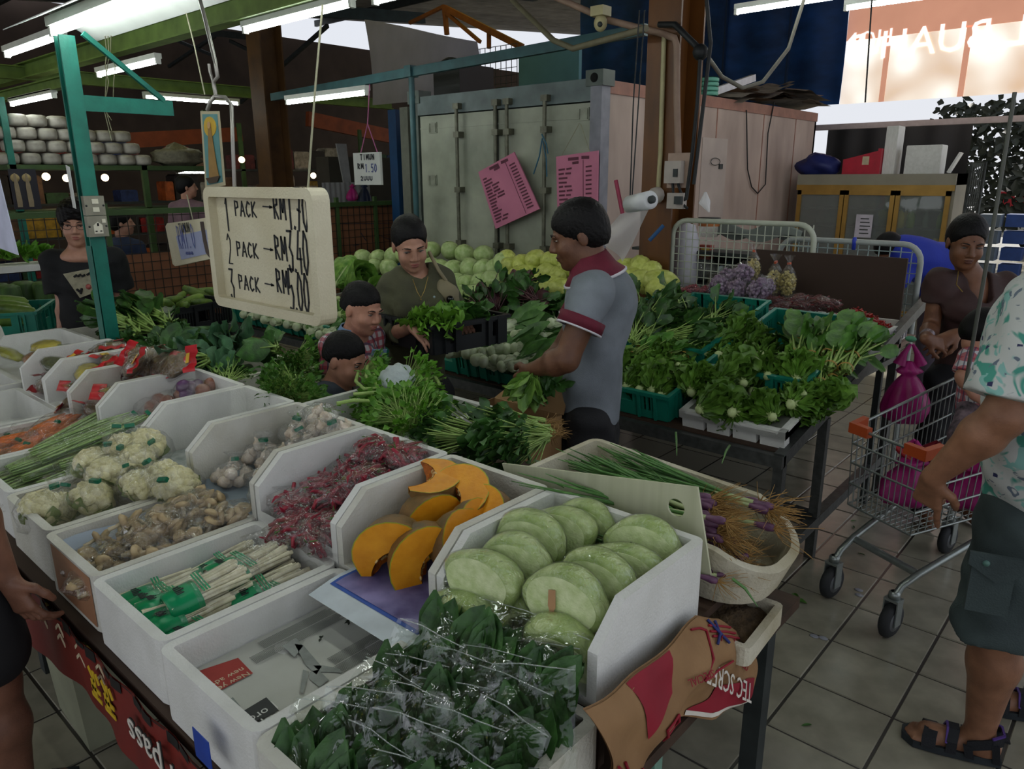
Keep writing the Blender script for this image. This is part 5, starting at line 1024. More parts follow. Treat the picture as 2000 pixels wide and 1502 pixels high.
DBG=[proto('dried_chilli_bag',bag(.09,.08,.03,rnd_tube(.06,.005),60,DC,k+5,False,None,FILMC,'chillies'))for k in range(2)]
for i,(x,y)in enumerate(((1520,588),(1555,585),(1590,588),(1530,600),(1572,600),(1615,592))):put(DBG[i%2],'clear bag of dried dark chillies, %s from the garlic in the labelled box'%ORD[i],'bag','dried chilli bags',at(x,y,Y=4.24 if i<3 else 4.12),(R.uniform(-.3,.3),R.uniform(-.3,.3),R.uniform(0,6)))
SB=[proto('shallot_bag',bag(.075,.06,.03,rnd_ball(.012),70,RS,k+9,False,None,FILMC,'shallots'))for k in range(1)]
for i,(x,y)in enumerate(((1320,566),(1350,566),(1378,568))):put(SB[0],'flat clear bag of red shallots, %s from the column'%ORD[i],'bag','red shallot bags',at(x,y,Y=4.2),(.2,0,R.uniform(0,6)))
RCH=M('fresh_red_chilli','#8c1410',.35,.25,30,c2='#b02015');m_=MB();g=random.Random(8)
for i in range(520):
 u,v=g.uniform(-1,1),g.uniform(-1,1);r=max(abs(u),abs(v))
 p=V((-1.255+.17*u,4.235+.165*v,.90+.105*max(0,1-sqrt(u*u+v*v)*.85)+g.uniform(-.01,.01)));rnd_tube(.055,.0055)(m_,p,g)
tag(m_.build('red_chilli_heap',RCH),'heap of loose fresh red chillies in the end foam box','chillies',kind='stuff')
CUT=M('cut_cabbage','#a3c25e',.5,.2,22,.35,60,c2='#cfe095');CUTF=M('cut_cabbage_face','#c3d690',.5,.1,40,.3,120,c2='#dde7b4')
def half(kx=.098,ky=.05,kz=.072,ph=0):
 def f(d):s=(abs(d.x)**3+abs(d.z)**3)**(1/3)if(abs(d.x)+abs(d.z))>.01 else 1;return .93+.05*sin(3*d.x+ph)+.04*sin(5*d.z+2*ph)
 A=MB();A.ball((0,0,0),(kx,ky*1.35,kz),24,14,f);A.v=[(p[0],max(p[1],-ky*.55),p[2])for p in A.v]
 B=MB();cx=[(kx*.93*.8*cos(t)*(1+.03*sin(3*t+ph)),kz*.93*.8*sin(t))for t in np.linspace(0,2*pi,29)[:-1]];B.prism(cx,(0,-ky*.55,0),(1,0,0),(0,0,1),(0,-.002,0))
 C=MB();C.v=[(p[0]*1.035,p[1]*1.04,p[2]*1.04)for p in A.v];C.f=list(A.f);C.m=list(A.m);C.s=list(A.s)
 return[('leaves',A.mesh('leaves',CUT)),('cut_face',B.mesh('cut_face',CUTF)),('cling_film',C.mesh('cling_film',FILMW))]
HC_=[proto('cabbage_half',half(ph=k))for k in range(3)]
lst=[((-.975,1.0,.895),'front',.1),((-.965,1.085,.9),'second',.25),((-.985,1.17,.915),'third',.2),((-.965,1.25,.91),'fourth',.15),((-.945,1.32,.905),'fifth',.1)]
for i,(p,w,rz)in enumerate(lst):put(HC_[i%3],'wrapped cabbage half, %s slice of the upper row beside the pumpkin'%w,'cabbage','wrapped cabbage halves',p,(-.1,.12*(-1)**i,rz+.1),(1,1,1))
lst=[((-.79,1.045,.90),'big brown marked wrapped cabbage half at the front of the sawn side row',.15),((-.775,1.135,.90),'wrapped cabbage half behind the big brown marked one',.1),((-.765,1.215,.895),'half hidden wrapped cabbage with 1.00 written in pen',.3),((-.775,1.31,.915),'rearmost wrapped cabbage half with 1.00 fully readable',.2)]
halves=[put(HC_[(i+1)%3],lb,'cabbage','wrapped cabbage halves',p,(-.12,.1,rz+.05),(1.04,1,1.05))for i,(p,lb,rz)in enumerate(lst)]
lst=[((-.985,.965,.815),'tilted wrapped cabbage half at the bottom beside the spinach bags',.5,.5),((-.915,1.05,.81),'wrapped cabbage half in shade under the upper row',.2,.3),((-.765,1.0,.82),'wrapped cabbage half standing below the brown marked one',.3,.2),((-.79,1.2,.815),'wrapped cabbage half low against the box side',.1,.2)]
for i,(p,lb,rz,rx)in enumerate(lst):put(HC_[i%3],lb,'cabbage','wrapped cabbage halves',p,(rx,.15,rz),1.02)
for k,h in((2,halves[2]),(3,halves[3])):
 m_=MB();strokes(m_,'1.00',(-.04,-.034,-.022),(1,0,-.28),(.25,0,1),.017,.042,.0014,1.1,V((0,-1,0)));m_.build('pen_price',PEN,h)
m_=MB();m_.prism([(0,0),(.014,.004),(.02,-.03),(.014,-.05),(.004,-.03)],(-.025,-.033,.025),(1,0,0),(0,0,1),(0,-.001,0));m_.build('brown_mark',M('brown_bruise','#b58b62',.6),halves[0])
RIND=M('pumpkin_rind','#6e5a33',.5,.35,18,.3,40,c2='#8a6436');FLESH=M('pumpkin_flesh','#d88a12',.4,.1,20,.2,60,c2='#e59d22',amt=.5);PULP=M('pumpkin_pulp','#b5621a',.5,.3,60,.6,80);SEED=M('pumpkin_seed','#cfae72',.5);EDGE=M('pumpkin_green_edge','#9aa02c',.5)
def wedge(w=1.1,Rr=.12,zr=.095,ci=.55):
 A,B,C,D,E_=MB(),MB(),MB(),MB(),MB();nt=14;nf=6
 def out(t,f,k=1):th=.08+(pi-.16)*t;r=Rr*sin(th)*(1+.05*cos(8*f)*sin(th))*k;return V((r*cos(f),r*sin(f),zr*cos(th)*(1-.25*exp(-4*sin(th)**2))*k))
 def inn(t,f):th=.08+(pi-.16)*t;s=sin(th)**1.5;return V((Rr*ci*s*cos(f),Rr*ci*s*sin(f),zr*.6*cos(th)))
 A.sheet(lambda u,v:out(u,-w/2+w*v),nt,nf)
 for sg in(-1,1):
  f=sg*w/2;B.sheet(lambda u,v:(out(u,f,.985).lerp(inn(u,f),v)if sg>0 else out(u,f,.985).lerp(inn(u,f),1-v)),nt,4)
  E_.sheet(lambda u,v:out(u,f,.985+.02*v)+V((0,0,0)),nt,1)
 C.sheet(lambda u,v:inn(u,-w/2+w*v)*(.97+.05*sin(40*u)*sin(23*v)),18,10)
 for i in range(26):
  p=inn(R.uniform(.3,.7),R.uniform(-w/2,w/2));D.ball(p,(.008,.005,.003),6,4,None,frame(rv()));
 return[('rind',A.mesh('rind',RIND)),('flesh',B.mesh('flesh',FLESH)),('pulp',C.mesh('pulp',PULP)),('seeds',D.mesh('seeds',SEED)),('green_edge',E_.mesh('green_edge',EDGE))]
WD=[proto('pumpkin_wedge',wedge(a,b,c,.42))for a,b,c in((1.25,.135,.115),(1.0,.13,.11),(.8,.125,.105))]
def wput(i,px_,z,lb,face,roll,up=(0,0,1)):
 """face: where the wedge's first cut face looks"""
 p=at(*px_,z=z);w=(1.25,1.0,.8)[i];f=unit(face);a=frame(f,up);zax=(a[2]*cos(roll)+a[1]*sin(roll)).normalized();yax=-f;xax=yax.cross(zax)
 m=Matrix.Identity(3);
 for r_ in range(3):m[r_][0]=xax[r_];m[r_][1]=yax[r_];m[r_][2]=zax[r_]
 m=m@Matrix.Rotation(w/2,3,'Z')
 o=put(WD[i],lb,'pumpkin','pumpkin wedges',(0,0,0));o.rotation_euler=m.to_euler();o.location=p-m@V((.07,0,0));return o
cv=unit(V((0,0,HC))-V((-1.3,1.1,.85)))
wput(0,(765,1062),.855,'large pumpkin wedge with seed hollow facing out, nearest the chilli box',cv+V((.0,-.2,-.5)),1.9)
wput(0,(815,1085),.84,'pumpkin wedge lying on its rind beside the large seedy one',cv+V((.5,.1,-.4)),2.6)
wput(1,(832,1010),.88,'pumpkin wedge standing behind the two front wedges',cv+V((.2,.3,-.5)),2.2)
wput(1,(855,950),.93,'pumpkin wedge with dark green rind cut side up at the back',V((.1,-.1,1)),.6,(0,1,0))
wput(0,(905,975),.91,'tall pumpkin wedge on top of the heap at the back wall',cv+V((-.6,.2,.2)),1.0)
wput(2,(960,1005),.90,'small pumpkin wedge in cling film against the cabbage box',cv+V((-.7,.3,-.2)),.9)
wput(2,(885,1065),.86,'narrow pumpkin wedge leaning by the cabbage box side',cv+V((.9,.6,.2)),2.9)
wput(2,(915,1040),.87,'narrow pumpkin wedge behind the leaning one',cv+V((.9,.6,.3)),2.7)
a=V((-1.405,.935,.782));lf=thing('printed_leaflet','leaflet with blue border and purple picture under the pumpkin','leaflet',a)
P_=lambda u,v,dz=0:V((.02+.34*u,-.10+.3*v,.004-(.016 if v<.25 else 0)*(1-v*4)+dz))
MB().sheet(lambda u,v:P_(u,v),8,10).build('paper',M('leaflet_paper','#c9d3d8',.6),lf);MB().sheet(lambda u,v:P_(.04+.92*u,.17+.8*v,.001),6,8).build('blue_border',M('leaflet_blue','#2a4fa0',.6),lf);MB().sheet(lambda u,v:P_(.07+.86*u,.2+.75*v,.002),6,8).build('picture',M('leaflet_purple','#4f4488',.6,.5,9,c2='#8d86b8'),lf)
CHM=[M('bagged_red_chilli','#84142a',.35,.3,30,c2='#a3243c')];CHG=M('chilli_green_stalk','#4c6a2c',.5)
def chfill(A,p,g):
 d=V((g.uniform(-1,1),g.uniform(-.6,.6),g.uniform(-.35,.35))).normalized()*.034;k=V((g.uniform(-1,1),g.uniform(-1,1),g.uniform(-1,1)))*.01
 A.tube([p-d,p-d*.3+k,p+d*.4+k,p+d],[.005,.0062,.005,.0012],6)
def chbag(k):
 ps=bag(.085,.06,.038,chfill,46,CHM[0],k,False,None,FILM('crinkly_film',(1,1,1),.02,.3,34,1.2,.07),'chillies');S=MB();g=random.Random(k)
 for i in range(16):p=V((g.uniform(-.06,.06),g.uniform(-.04,.04),g.uniform(-.02,.03)));S.tube([p,p+V((g.uniform(-1,1),g.uniform(-1,1),g.uniform(-.3,.8)))*.018],[.0022,.0016],4)
 fl_=MB();fl_.sheet(lambda u,v:V((.07+.06*u,-.05+.1*v,.015*sin(9*v+k)+.012*u)),4,8)
 return ps+[('stalks',S.mesh('stalks',CHG)),('film_end',fl_.mesh('film_end',FILMC))]
CH=[proto('chilli_bag',chbag(k))for k in range(3)]
pos=[(-1.72,1.03,.825),(-1.60,1.0,.815),(-1.52,1.05,.825),(-1.73,1.12,.85),(-1.62,1.11,.86),(-1.53,1.14,.86),(-1.74,1.21,.86),(-1.64,1.22,.885),(-1.53,1.23,.885),(-1.74,1.3,.89),(-1.63,1.31,.915),(-1.53,1.31,.905),(-1.58,1.17,.90),(-1.70,1.28,.93),(-1.55,1.29,.945),(-1.67,.985,.80),(-1.56,.99,.80)]
for i,p in enumerate(pos):put(CH[i%3],'crinkly bag of red chillies, %s from the open front of its box'%ORD[i],'bag','bagged red chillies',p,(R.uniform(-.35,.35),R.uniform(-.25,.25),R.uniform(0,6)),R.uniform(.92,1.08))
GA=M('garlic_skin','#cdb597',.5,.2,40,.2,60,c2='#ece0cf')
def bulb(A,p,g,r=.021):
 ax=frame(V((g.uniform(-.5,.5),g.uniform(-.5,.5),1)));A.lathe([(0,-r*.8),(r*.7,-r*.7),(r,-.1*r),(r*.75,r*.6),(r*.25,r*1.0),(r*.14,r*1.5),(0,r*1.55)],12,p,ax[0],lob=lambda t:1+.07*cos(7*t))
GL_=[proto('garlic_bulb_bag',bag(.07,.06,.042,bulb,9,GA,k+20,k%2==0,GT if k%2==0 else None,FILM('milky_bag',(1,1,1),.08,.25,30,1.0,.09),'garlic_bulbs'))for k in range(3)]
pos=[(-2.1,1.04,.81),(-1.98,1.09,.82),(-1.9,1.04,.815),(-2.12,1.16,.84),(-2.0,1.18,.86),(-1.9,1.18,.87),(-2.1,1.28,.89),(-1.98,1.29,.92),(-1.89,1.29,.92),(-1.97,1.22,.90),(-2.03,1.33,.945)]
for i,p in enumerate(pos):put(GL_[i%3],'bag of garlic bulbs, %s from the front of the stained open box'%ORD[i],'bag','bagged garlic bulbs',p,(R.uniform(-.3,.3),R.uniform(-.3,.3),R.uniform(0,6)),R.uniform(.9,1.05))
a=at(462,955,z=.795);tag(MB().sheet(lambda u,v:V((-2.2+.34*u,.96+.3*v,.785+.004*sin(9*u)*sin(8*v)-.03*max(0,.15-v))),10,10).build('paper_liner',M('grey_blue_liner','#77838d',.5,.12,6)),'grey blue paper liner under the garlic bags','paper')
EN=M('enoki_stem','#ded6b0',.5,.12,60,c2='#f0ebd0');EG=M('green_printed_film','#0a8a55',.3,.1,12);EP=M('white_on_green_print','#bfe0cc',.4)
def enoki(k):
 A=MB();g=random.Random(k);L=.17
 for i in range(44):
  x,z=g.uniform(-.03,.03),g.uniform(-.012,.014);A.tube([(x*.8,.0,z),(x+g.uniform(-.004,.004),L*.6,z),(x*1.15,L*g.uniform(.9,1),z+g.uniform(-.004,.004))],[.0034,.003,.0045],5)
 S=MB();S.lathe([(.026,-.004),(.033,.0),(.036,.03),(.036,.062)],16,(0,0,0),(0,1,0));S.v=[(p[0],p[1],p[2]*.62)for p in S.v]
 C_=MB();C_.lathe([(.0,-.03),(.012,-.02),(.026,-.004)],10,(0,0,0),(0,1,0));C_.v=[(p[0],p[1],p[2]*.5)for p in C_.v]
 Fm=MB();Fm.lathe([(.036,.05),(.037,.12),(.034,L),(.03,L+.02),(.008,L+.03)],16,(0,0,0),(0,1,0),lob=lambda t:1+.03*sin(5*t+k));Fm.v=[(p[0],p[1],p[2]*.66)for p in Fm.v]
 T=MB();T.box(-.014,.012,.018,.045,.0228,.0236);T2=MB()
 for q in range(5):T2.box(-.012+.005*q,-.009+.005*q,.02,.032+.003*(q%3),.0238,.0244)
 Pz=MB()
 for q in range(3):Pz.box(-.03,.03,.066+.006*q,.069+.006*q,.0215,.0225)
 return[('mushrooms',A.mesh('mushrooms',EN)),('green_wrap',S.mesh('green_wrap',EG)),('gathered_end',C_.mesh('gathered_end',FILMC)),('film',Fm.mesh('film',FILMC)),('print_lettering',T2.mesh('print_lettering',PEN)),('green_lines',Pz.mesh('green_lines',EG))]
EK=[proto('enoki_pack',enoki(k))for k in range(3)]
pos=[(-1.775,.565,.70,-.1),(-1.715,.56,.712,.02),(-1.65,.555,.735,-.05),(-1.585,.55,.72,.03),(-1.515,.555,.71,.05),(-1.755,.735,.70,.1),(-1.69,.745,.735,.0),(-1.625,.735,.742,.06),(-1.555,.73,.715,-.1),(-1.50,.75,.71,.1),(-1.60,.60,.755,.0)]
for i,(x,y,z,rz)in enumerate(pos):put(EK[i%3],'green wrapped enoki pack, %s of the %s in its foam box'%(ORD[i if i<5 else i-5 if i<10 else 0],'front row' if i<5 else 'back row' if i<10 else 'top of the pile'),'mushrooms','enoki packs',(x,y,z),(R.uniform(-.05,.12),R.uniform(-.2,.2),rz-.05),(1.25,1.12,1.5))
OM=M('oyster_cap','#a98f68',.55,.2,25,c2='#c9b48c');OS=M('oyster_stem','#b3a582',.5,.12,30,c2='#c9bd9d')
def oyster(k):
 A=MB();B=MB();g=random.Random(k+40)
 for i in range(20):
  p=V((g.uniform(-.07,.07),g.uniform(-.05,.05),g.uniform(-.02,.025)));ax=frame(V((g.uniform(-1,1),g.uniform(-1,1),g.uniform(.2,1))))
  r=g.uniform(.016,.028);A.lathe([(.002,.004),(r*.6,.008),(r,0),(r*.8,-.006),(r*.2,-.008)],10,p,ax[0],lob=lambda t:1+.15*sin(2*t)+.08*sin(5*t))
  B.tube([p-ax[0]*.006,p-ax[0]*.022+ax[1]*.006,p-ax[0]*.04+ax[1]*.004],[.006,.005,.006],6)
 F_=MB();F_.ball((0,0,0),(.095,.07,.042),18,12,lump(1,1,1,k,.1))
 return[('caps',A.mesh('caps',OM)),('stems',B.mesh('stems',OS)),('film',F_.mesh('film',FILM('crinkly_film')))]
OY=[proto('oyster_mushroom_bag',oyster(k))for k in range(3)]
pos=[(-2.04,.60,.72),(-1.93,.58,.715),(-2.08,.70,.735),(-1.95,.70,.74),(-2.06,.80,.75),(-1.93,.82,.755),(-2.07,.90,.765),(-1.93,.92,.77),(-2.0,.76,.785),(-2.0,.87,.80)]
for i,p in enumerate(pos):put(OY[i%3],'crinkled bag of oyster mushrooms, %s from the front of the box'%ORD[i],'bag','oyster mushroom bags',p,(R.uniform(-.2,.2),R.uniform(-.2,.2),R.uniform(0,6)),R.uniform(.9,1.05))
a=V((-2.10,.55,.735));tag(MB().sheet(lambda u,v:V((-2.165+.3*u,.56+.3*v,.682+.07*max(0,.25-u)/.25+.004*sin(9*v))),8,8).build('paper_liner',M('pale_blue_liner','#aab6c4',.6,.08,8)),'pale blue paper liner with a pen line in the mushroom box','paper')
CF_=M('cauliflower_curd','#dcd394',.7,.12,40,.5,120,c2='#f0eac0');CL_=M('cauliflower_leaf','#93a562',.5,.15,20)
def cauli(k):
 A=MB();g=random.Random(k+60);B=MB()
 for i in range(38):
  a=2.399*i;h=1-i/38*.95;r=sqrt(max(0,1-h*h));d=V((r*cos(a),r*sin(a),h));A.ball(d*.05*g.uniform(.92,1.06),.019*g.uniform(.8,1.2),8,6,lambda q:1+.12*sin(21*q.x)+.12*sin(19*q.y+3*q.z))
 A.ball((0,0,.0),(.05,.05,.045),12,8)
 for i in range(5):a=i*1.26+g.uniform(-.2,.2);B.leaf((.02*cos(a),.02*sin(a),-.03),(cos(a),sin(a),.5),(-cos(a),-sin(a),.6),.07,.05,-.6,.05,4,4,-.2)
 F_=MB();F_.ball((0,0,.0),(.078,.078,.072),18,12,lump(1,1,1,k,.07));F_.lathe([(.04,.055),(.009,.08),(.008,.088),(.026,.11),(.03,.118)],10,(.01,-.02,0),(.3,-.6,1),lob=lambda t:1+.2*sin(4*t))
 T=MB();T.obox((.035,-.055,.072),(.014,.004,.002),(0,.005,.004),(.0,-.003,.005))
 return[('curds',A.mesh('curds',CF_)),('leaves',B.mesh('leaves',CL_)),('film',F_.mesh('film',FILMC)),('tie',T.mesh('tie',GT))]
CU_=[proto('cauliflower',cauli(k))for k in range(3)]
for i,(px_,z,w)in enumerate((((85,1000),.755,'paler one at the front corner'),((178,980),.765,'first beside the mushroom box rim'),((185,915),.80,'brownish one against the beans'),((215,935),.79,'second beside the beans'),((275,955),.79,'largest at the middle'),((268,905),.82,'topmost middle one'),((320,940),.80,'nearest the garlic box'),((245,885),.835,'rear one behind the top middle'),((285,880),.835,'rearmost beside the bare box'),((120,1000),.735,'low one between the two front bags'),((345,955),.79,'last before the garlic box front'))):
 p=at(*px_,z=z);put(CU_[i%3],'bagged cauliflower with green tape, '+w,'cauliflower','bagged cauliflowers',p,(R.uniform(-.5,.3),R.uniform(-.4,.4),R.uniform(0,6)),R.uniform(.9,1.08))
LB=M('long_bean','#85a85a',.45,.2,20,c2='#a6c47c')
def beans(k):
 A=MB();g=random.Random(k+80);L=.36
 for i in range(20):
  x,z=g.uniform(-.03,.03),g.uniform(-.014,.018);b=g.uniform(-.012,.012);A.tube([(x*.8,0,z*.7),(x+b,L*.35,z),(x*1.1+b,L*.7,z),(x*.7,L*g.uniform(.88,1),z*.6)],[.003,.0042,.0042,.0025],5)
 F_=MB();F_.lathe([(.02,-.02),(.042,.03),(.046,L*.5),(.036,L*.9),(.012,L*1.0),(.011,L*1.03),(.036,L*1.14),(.04,L*1.17)],14,(0,0,0),(0,1,0),lob=lambda t:1+.1*sin(3*t+k)+.06*sin(7*t));F_.v=[(p[0],p[1],p[2]*.6)for p in F_.v]
 T=MB();T.obox((0,L*1.015,.012),(.013,0,0),(0,.006,.002),(0,-.002,.004))
 return[('beans',A.mesh('beans',LB)),('film',F_.mesh('film',FILMC)),('tie',T.mesh('tie',GT))]
BE=[proto('long_bean_bag',beans(k))for k in range(3)]
pos=[(-2.90,.56,.715,.05),(-2.82,.55,.715,-.02),(-2.74,.55,.71,.03),(-2.66,.56,.705,-.05),(-2.90,.63,.745,.06),(-2.82,.62,.76,-.06),(-2.73,.63,.755,-.04),(-2.65,.65,.745,-.15),(-2.86,.70,.785,.1),(-2.77,.70,.79,-.02),(-2.68,.73,.785,-.2),(-2.93,.74,.77,.25)]
for i,(x,y,z,rz)in enumerate(pos):put(BE[i%3],'clear bag of long green beans, %s of the %s layer from the carrots'%(ORD[i%4],('bottom','middle','top')[i//4]),'beans','bagged long beans',(x,y,z),(R.uniform(.05,.2),R.uniform(-.3,.3),rz+R.uniform(-.1,.1)),R.uniform(.95,1.05))
CAR=M('carrot_skin','#d0601c',.45,.15,30,c2='#e67c30')
def carrots(k):
 A=MB();g=random.Random(k+90)
 for i in range(5):
  x,z=-.045+.0225*i,g.uniform(-.012,.012);A.lathe([(.004,.0),(.015,.004),(.017,.03),(.012,.11),(.006,.15),(.001,.165)],10,(x,-.07,z),(g.uniform(-.08,.08),1,g.uniform(-.05,.05)))
 F_=MB();F_.ball((0,.01,0),(.075,.115,.038),16,12,lump(1,1,1,k,.08));F_.lathe([(.03,.1),(.01,.13),(.03,.18)],10,(0,0,0),(0,1,.2))
 T=MB();T.obox((0,.132,.028),(.013,0,0),(0,.005,.002),(0,-.002,.005))
 return[('carrots',A.mesh('carrots',CAR)),('film',F_.mesh('film',FILMC)),('tie',T.mesh('tie',GT))]
CA=[proto('carrot_bag',carrots(k))for k in range(2)]
for i,(x,y,z)in enumerate(((-3.26,.62,.72),(-3.13,.62,.72),(-3.02,.63,.72),(-3.25,.76,.74),(-3.12,.76,.745),(-3.02,.78,.745),(-3.2,.88,.775),(-3.06,.88,.78))):put(CA[i%2],'clear bag of carrots, %s of the %s row in its foam box'%(ORD[i%3],('front','middle','back')[i//3]),'carrots','bagged carrots',(x,y,z),(R.uniform(0,.3),R.uniform(-.2,.2),R.uniform(-.5,.5)),R.uniform(.95,1.05))
PB=M('brown_dried_food','#5d4a30',.5,.35,40,c2='#7b6440');PR=M('red_printed_packet','#a51522',.3,.2,25,c2='#c22a30');PY=M('packet_yellow_print','#c9a23a',.4)
def packet(k):
 A=MB();A.ball((0,0,0),(.075,.05,.026),16,10,lump(1,1,1,k,.12));F_=MB();F_.ball((0,0,0),(.083,.058,.034),16,10,lump(1,1,1,k+1,.1));S=MB()
 for sg in(-1,1):S.sheet(lambda u,v,sg=sg:V((sg*(.06+.045*u),-.055+.11*v,.012*(1-u)+.005*sin(15*v+k))),3,8)
 Yp=MB();Yp.box(.07,.085,-.02,.02,.014,.016)
 return[('contents',A.mesh('contents',PB)),('film',F_.mesh('film',FILM('crinkly_film'))),('red_seal',S.mesh('red_seal',PR)),('yellow_print',Yp.mesh('yellow_print',PY))]
PK=[proto('food_packet',packet(k))for k in range(3)]
i=0
for bx,(x0,n,nm)in enumerate(((-3.72,7,'box beside the teal post'),(-3.41,8,'spilling box'),(-3.11,8,'yellow edged box'))):
 for j in range(n):
  p=(x0+R.uniform(-.07,.07),1.02+.3*j/(n-1),.81+.13*j/(n-1)+R.uniform(-.01,.02));put(PK[j%3],'clear packet with red ends, %s from the front of the %s'%(ORD[j],nm),'packet','red ended packets',p,(R.uniform(-.5,.5),R.uniform(-.5,.5),R.uniform(0,6)),R.uniform(.9,1.1))
for j in range(4):
 p=at((262,285,312,340)[j],(712,706,708,714)[j],z=.985);put(PK[j%3],'brown packet with red seal on top of the box rims, %s from the teal post'%ORD[j],'packet','red ended packets',p,(.9,R.uniform(-.4,.4),R.uniform(-.6,.6)),1.1)
ON=M('brown_onion_skin','#7d4a38',.4,.25,20,c2='#96604a');OP=M('purple_onion_skin','#5a3560',.35,.2,20)
OB=[proto('onion_bag',bag(.07,.06,.045,lambda A,p,g:A.ball(p,.03,10,7),6,m__,k+30,False,None,FILMC,'onions'))for k,m__ in((0,ON),(1,OP))]
for i,(px_,z,w,k)in enumerate((((370,765),.90,'purple bag at the back wall',1),((330,785),.87,'second from the back wall',0),((295,797),.85,'third from the back wall',0),((280,800),.82,'nearest the front',0),((395,765),.9,'behind the purple bag',0))):put(OB[k],'clear bag of onions, '+w,'onions','bagged onions',at(*px_,z=z),(R.uniform(-.3,.3),0,R.uniform(0,6)))
put(proto('baby_corn_bag',bag(.06,.05,.03,rnd_tube(.06,.008),18,M('baby_corn','#b59a4a',.5,.15,30),50,True,GT,FILMC,'baby_corn')),'lone clear bag of yellow baby corn at the back of the bare box','bag',None,at(478,802,z=.81),(-.4,0,.4))
a=V((-2.55,.98,.783));tag(MB().sheet(lambda u,v:V((-2.53+.27*u,.95+.2*v,.784+.004*sin(7*u))),6,6).build('printed_paper',M('printed_paper','#a7b0ad',.6,.2,30,c2='#c4c9c6')),'printed paper with red and blue picture lining the bare box','paper')
m_=MB();m_.sheet(lambda u,v:V((-2.92+.33*u,.99+.06*v,.786+.05*sin(pi*u)*(1-.3*v))),12,4);tag(m_.build('bag_film',FILM('grey_clear_film',(.9,.93,.93),.15,.2,8)),'bulging clear bag film at the open front of the onion box','film')
SPI=M('bagged_spinach_leaf','#30522a',.4,.25,20,c2='#4c773c',trans=.08,bump=.3,bs=50)
def spin(k):
 A=MB();g=random.Random(k+100)
 for i in range(24):
  x=g.uniform(-.08,.08);A.leaf((x*.5,g.uniform(-.015,.015),-.06),(x*4+g.uniform(-.2,.2),g.uniform(-.15,.15),1),(g.uniform(-.4,.4),-1,0),g.uniform(.12,.17),g.uniform(.06,.085),g.uniform(-.4,.4),.05,6,4,.2,1,.15,g.uniform(0,6),.2)
 F_=MB();F_.sheet(lambda u,v:V(((-.10+.2*u)*(1-.12*v),-.032*sin(pi*u)*(1-.75*v)-.004+.006*sin(8*u+5*v+k),-.07+.2*v+.012*sin(2*pi*u+k)*v)),14,12);F_.sheet(lambda u,v:V(((-.10+.2*(1-u))*(1-.12*v),.032*sin(pi*u)*(1-.75*v)+.004+.006*sin(8*u+5*v+k),-.07+.2*v+.012*sin(2*pi*(1-u)+k)*v)),14,12)
 F2=MB()
 F2.tube([(-.088,0,.13),(-.03,.008,.135),(.03,-.006,.132),(.088,0,.13)],.0014,4)
 return[('leaves',A.mesh('leaves',SPI)),('film',F_.mesh('film',FILMD)),('film_seam',F2.mesh('film_seam',FILM('seam_film',(1,1,1),.25,.3,30,.3,.15,(.8,.88,.84))))]
SPN=[proto('spinach_bag',spin(k))for k in range(4)]
k=0
for r_ in range(7):
 for c_ in range(3):
  x,y=-.945+.105*c_+(.04 if r_%2 else 0),.545+.055*r_;put(SPN[k%4],'clear bag of dark spinach leaves, %s from the newspaper box in the %s row'%(ORD[c_],('front','second','third','fourth','fifth','sixth','rear')[r_]),'spinach','bagged spinach',(x,y,.745+.006*r_),(-.75+R.uniform(-.15,.15),R.uniform(-.15,.15),.25+R.uniform(-.25,.25)),R.uniform(.78,.9));k+=1
for i,(px_,z)in enumerate((((880,1240),.82),((960,1285),.82),((1040,1330),.82))):put(SPN[i],'clear bag of spinach resting against the cabbage box, %s from the pumpkin side'%ORD[i],'spinach','bagged spinach',at(*px_,z=z),(-1.0,0,.2),.82)
FINE=[proto('parsley_bunch',bunch(150,.022,.018,.55,.09,MIDG,STEMG,.6,.2,1,.0012,None,1,.3,2,2))for _ in range(2)]
for i in range(12):
 p=V((-2.83+.5*((i*.618)%1),1.42+.34*((i*.37)%1),.90+.025*(i%3)));put(FINE[i%2],'dark curly parsley bunch, %s in the heap beside the celery'%ORD[i],'parsley','parsley heap',p,(.25+R.uniform(-.3,.3),R.uniform(0,6),R.uniform(0,6)),R.uniform(.95,1.15))
CEL=[proto('celery_bunch',bunch(95,.03,.026,.5,.12,BRG,STEMG,.6,.2,1,.0016,None,1,.2,2,2))for _ in range(2)]
for i in range(20):
 p=V((-2.22+.54*((i*.618)%1),1.44+.36*((i*.37+.1)%1),.915+.02*(i%3)-.02*(i%5==0)));put(CEL[i%2],'bright leafy celery bunch, %s in the heap round the clear bag'%ORD[i],'celery','celery heap',p,(.15+R.uniform(-.3,.3),R.uniform(0,6),R.uniform(0,6)),R.uniform(.85,1.0))
for i,pts in enumerate(([(690,770),(720,768),(752,765),(790,768)],[(700,725),(695,745),(712,760),(735,758),(760,762)],[(658,788),(690,782),(725,783)],[(718,715),(715,735),(722,748)],[(830,742),(850,735),(858,750)],[(735,722),(728,740),(738,755)],[(815,776),(850,772),(880,782)])):
 tag(MB().tube([at(x,y,z=.995)for x,y in pts],[.006,.007,.006,.005,.004][:len(pts)],7).build('celery_stalk',STEMG),'thick pale celery stalk curling out of the heap, %s from the parsley'%ORD[i],'celery','celery stalks')
m_=MB();m_.ball((0,0,0),(.085,.06,.06),20,14,lambda d:1+.1*sin(5*d.x+2*d.z)+.06*sin(11*d.y+4*d.x)+.04*sin(17*d.z));tag(m_.build('frosted_bag',M('frosted_white_bag','#b9c4c4',.35,.06,30,.5,70),None,at(778,745,z=1.0)),'lumpy frosted white plastic bag lying on the celery heap','bag')
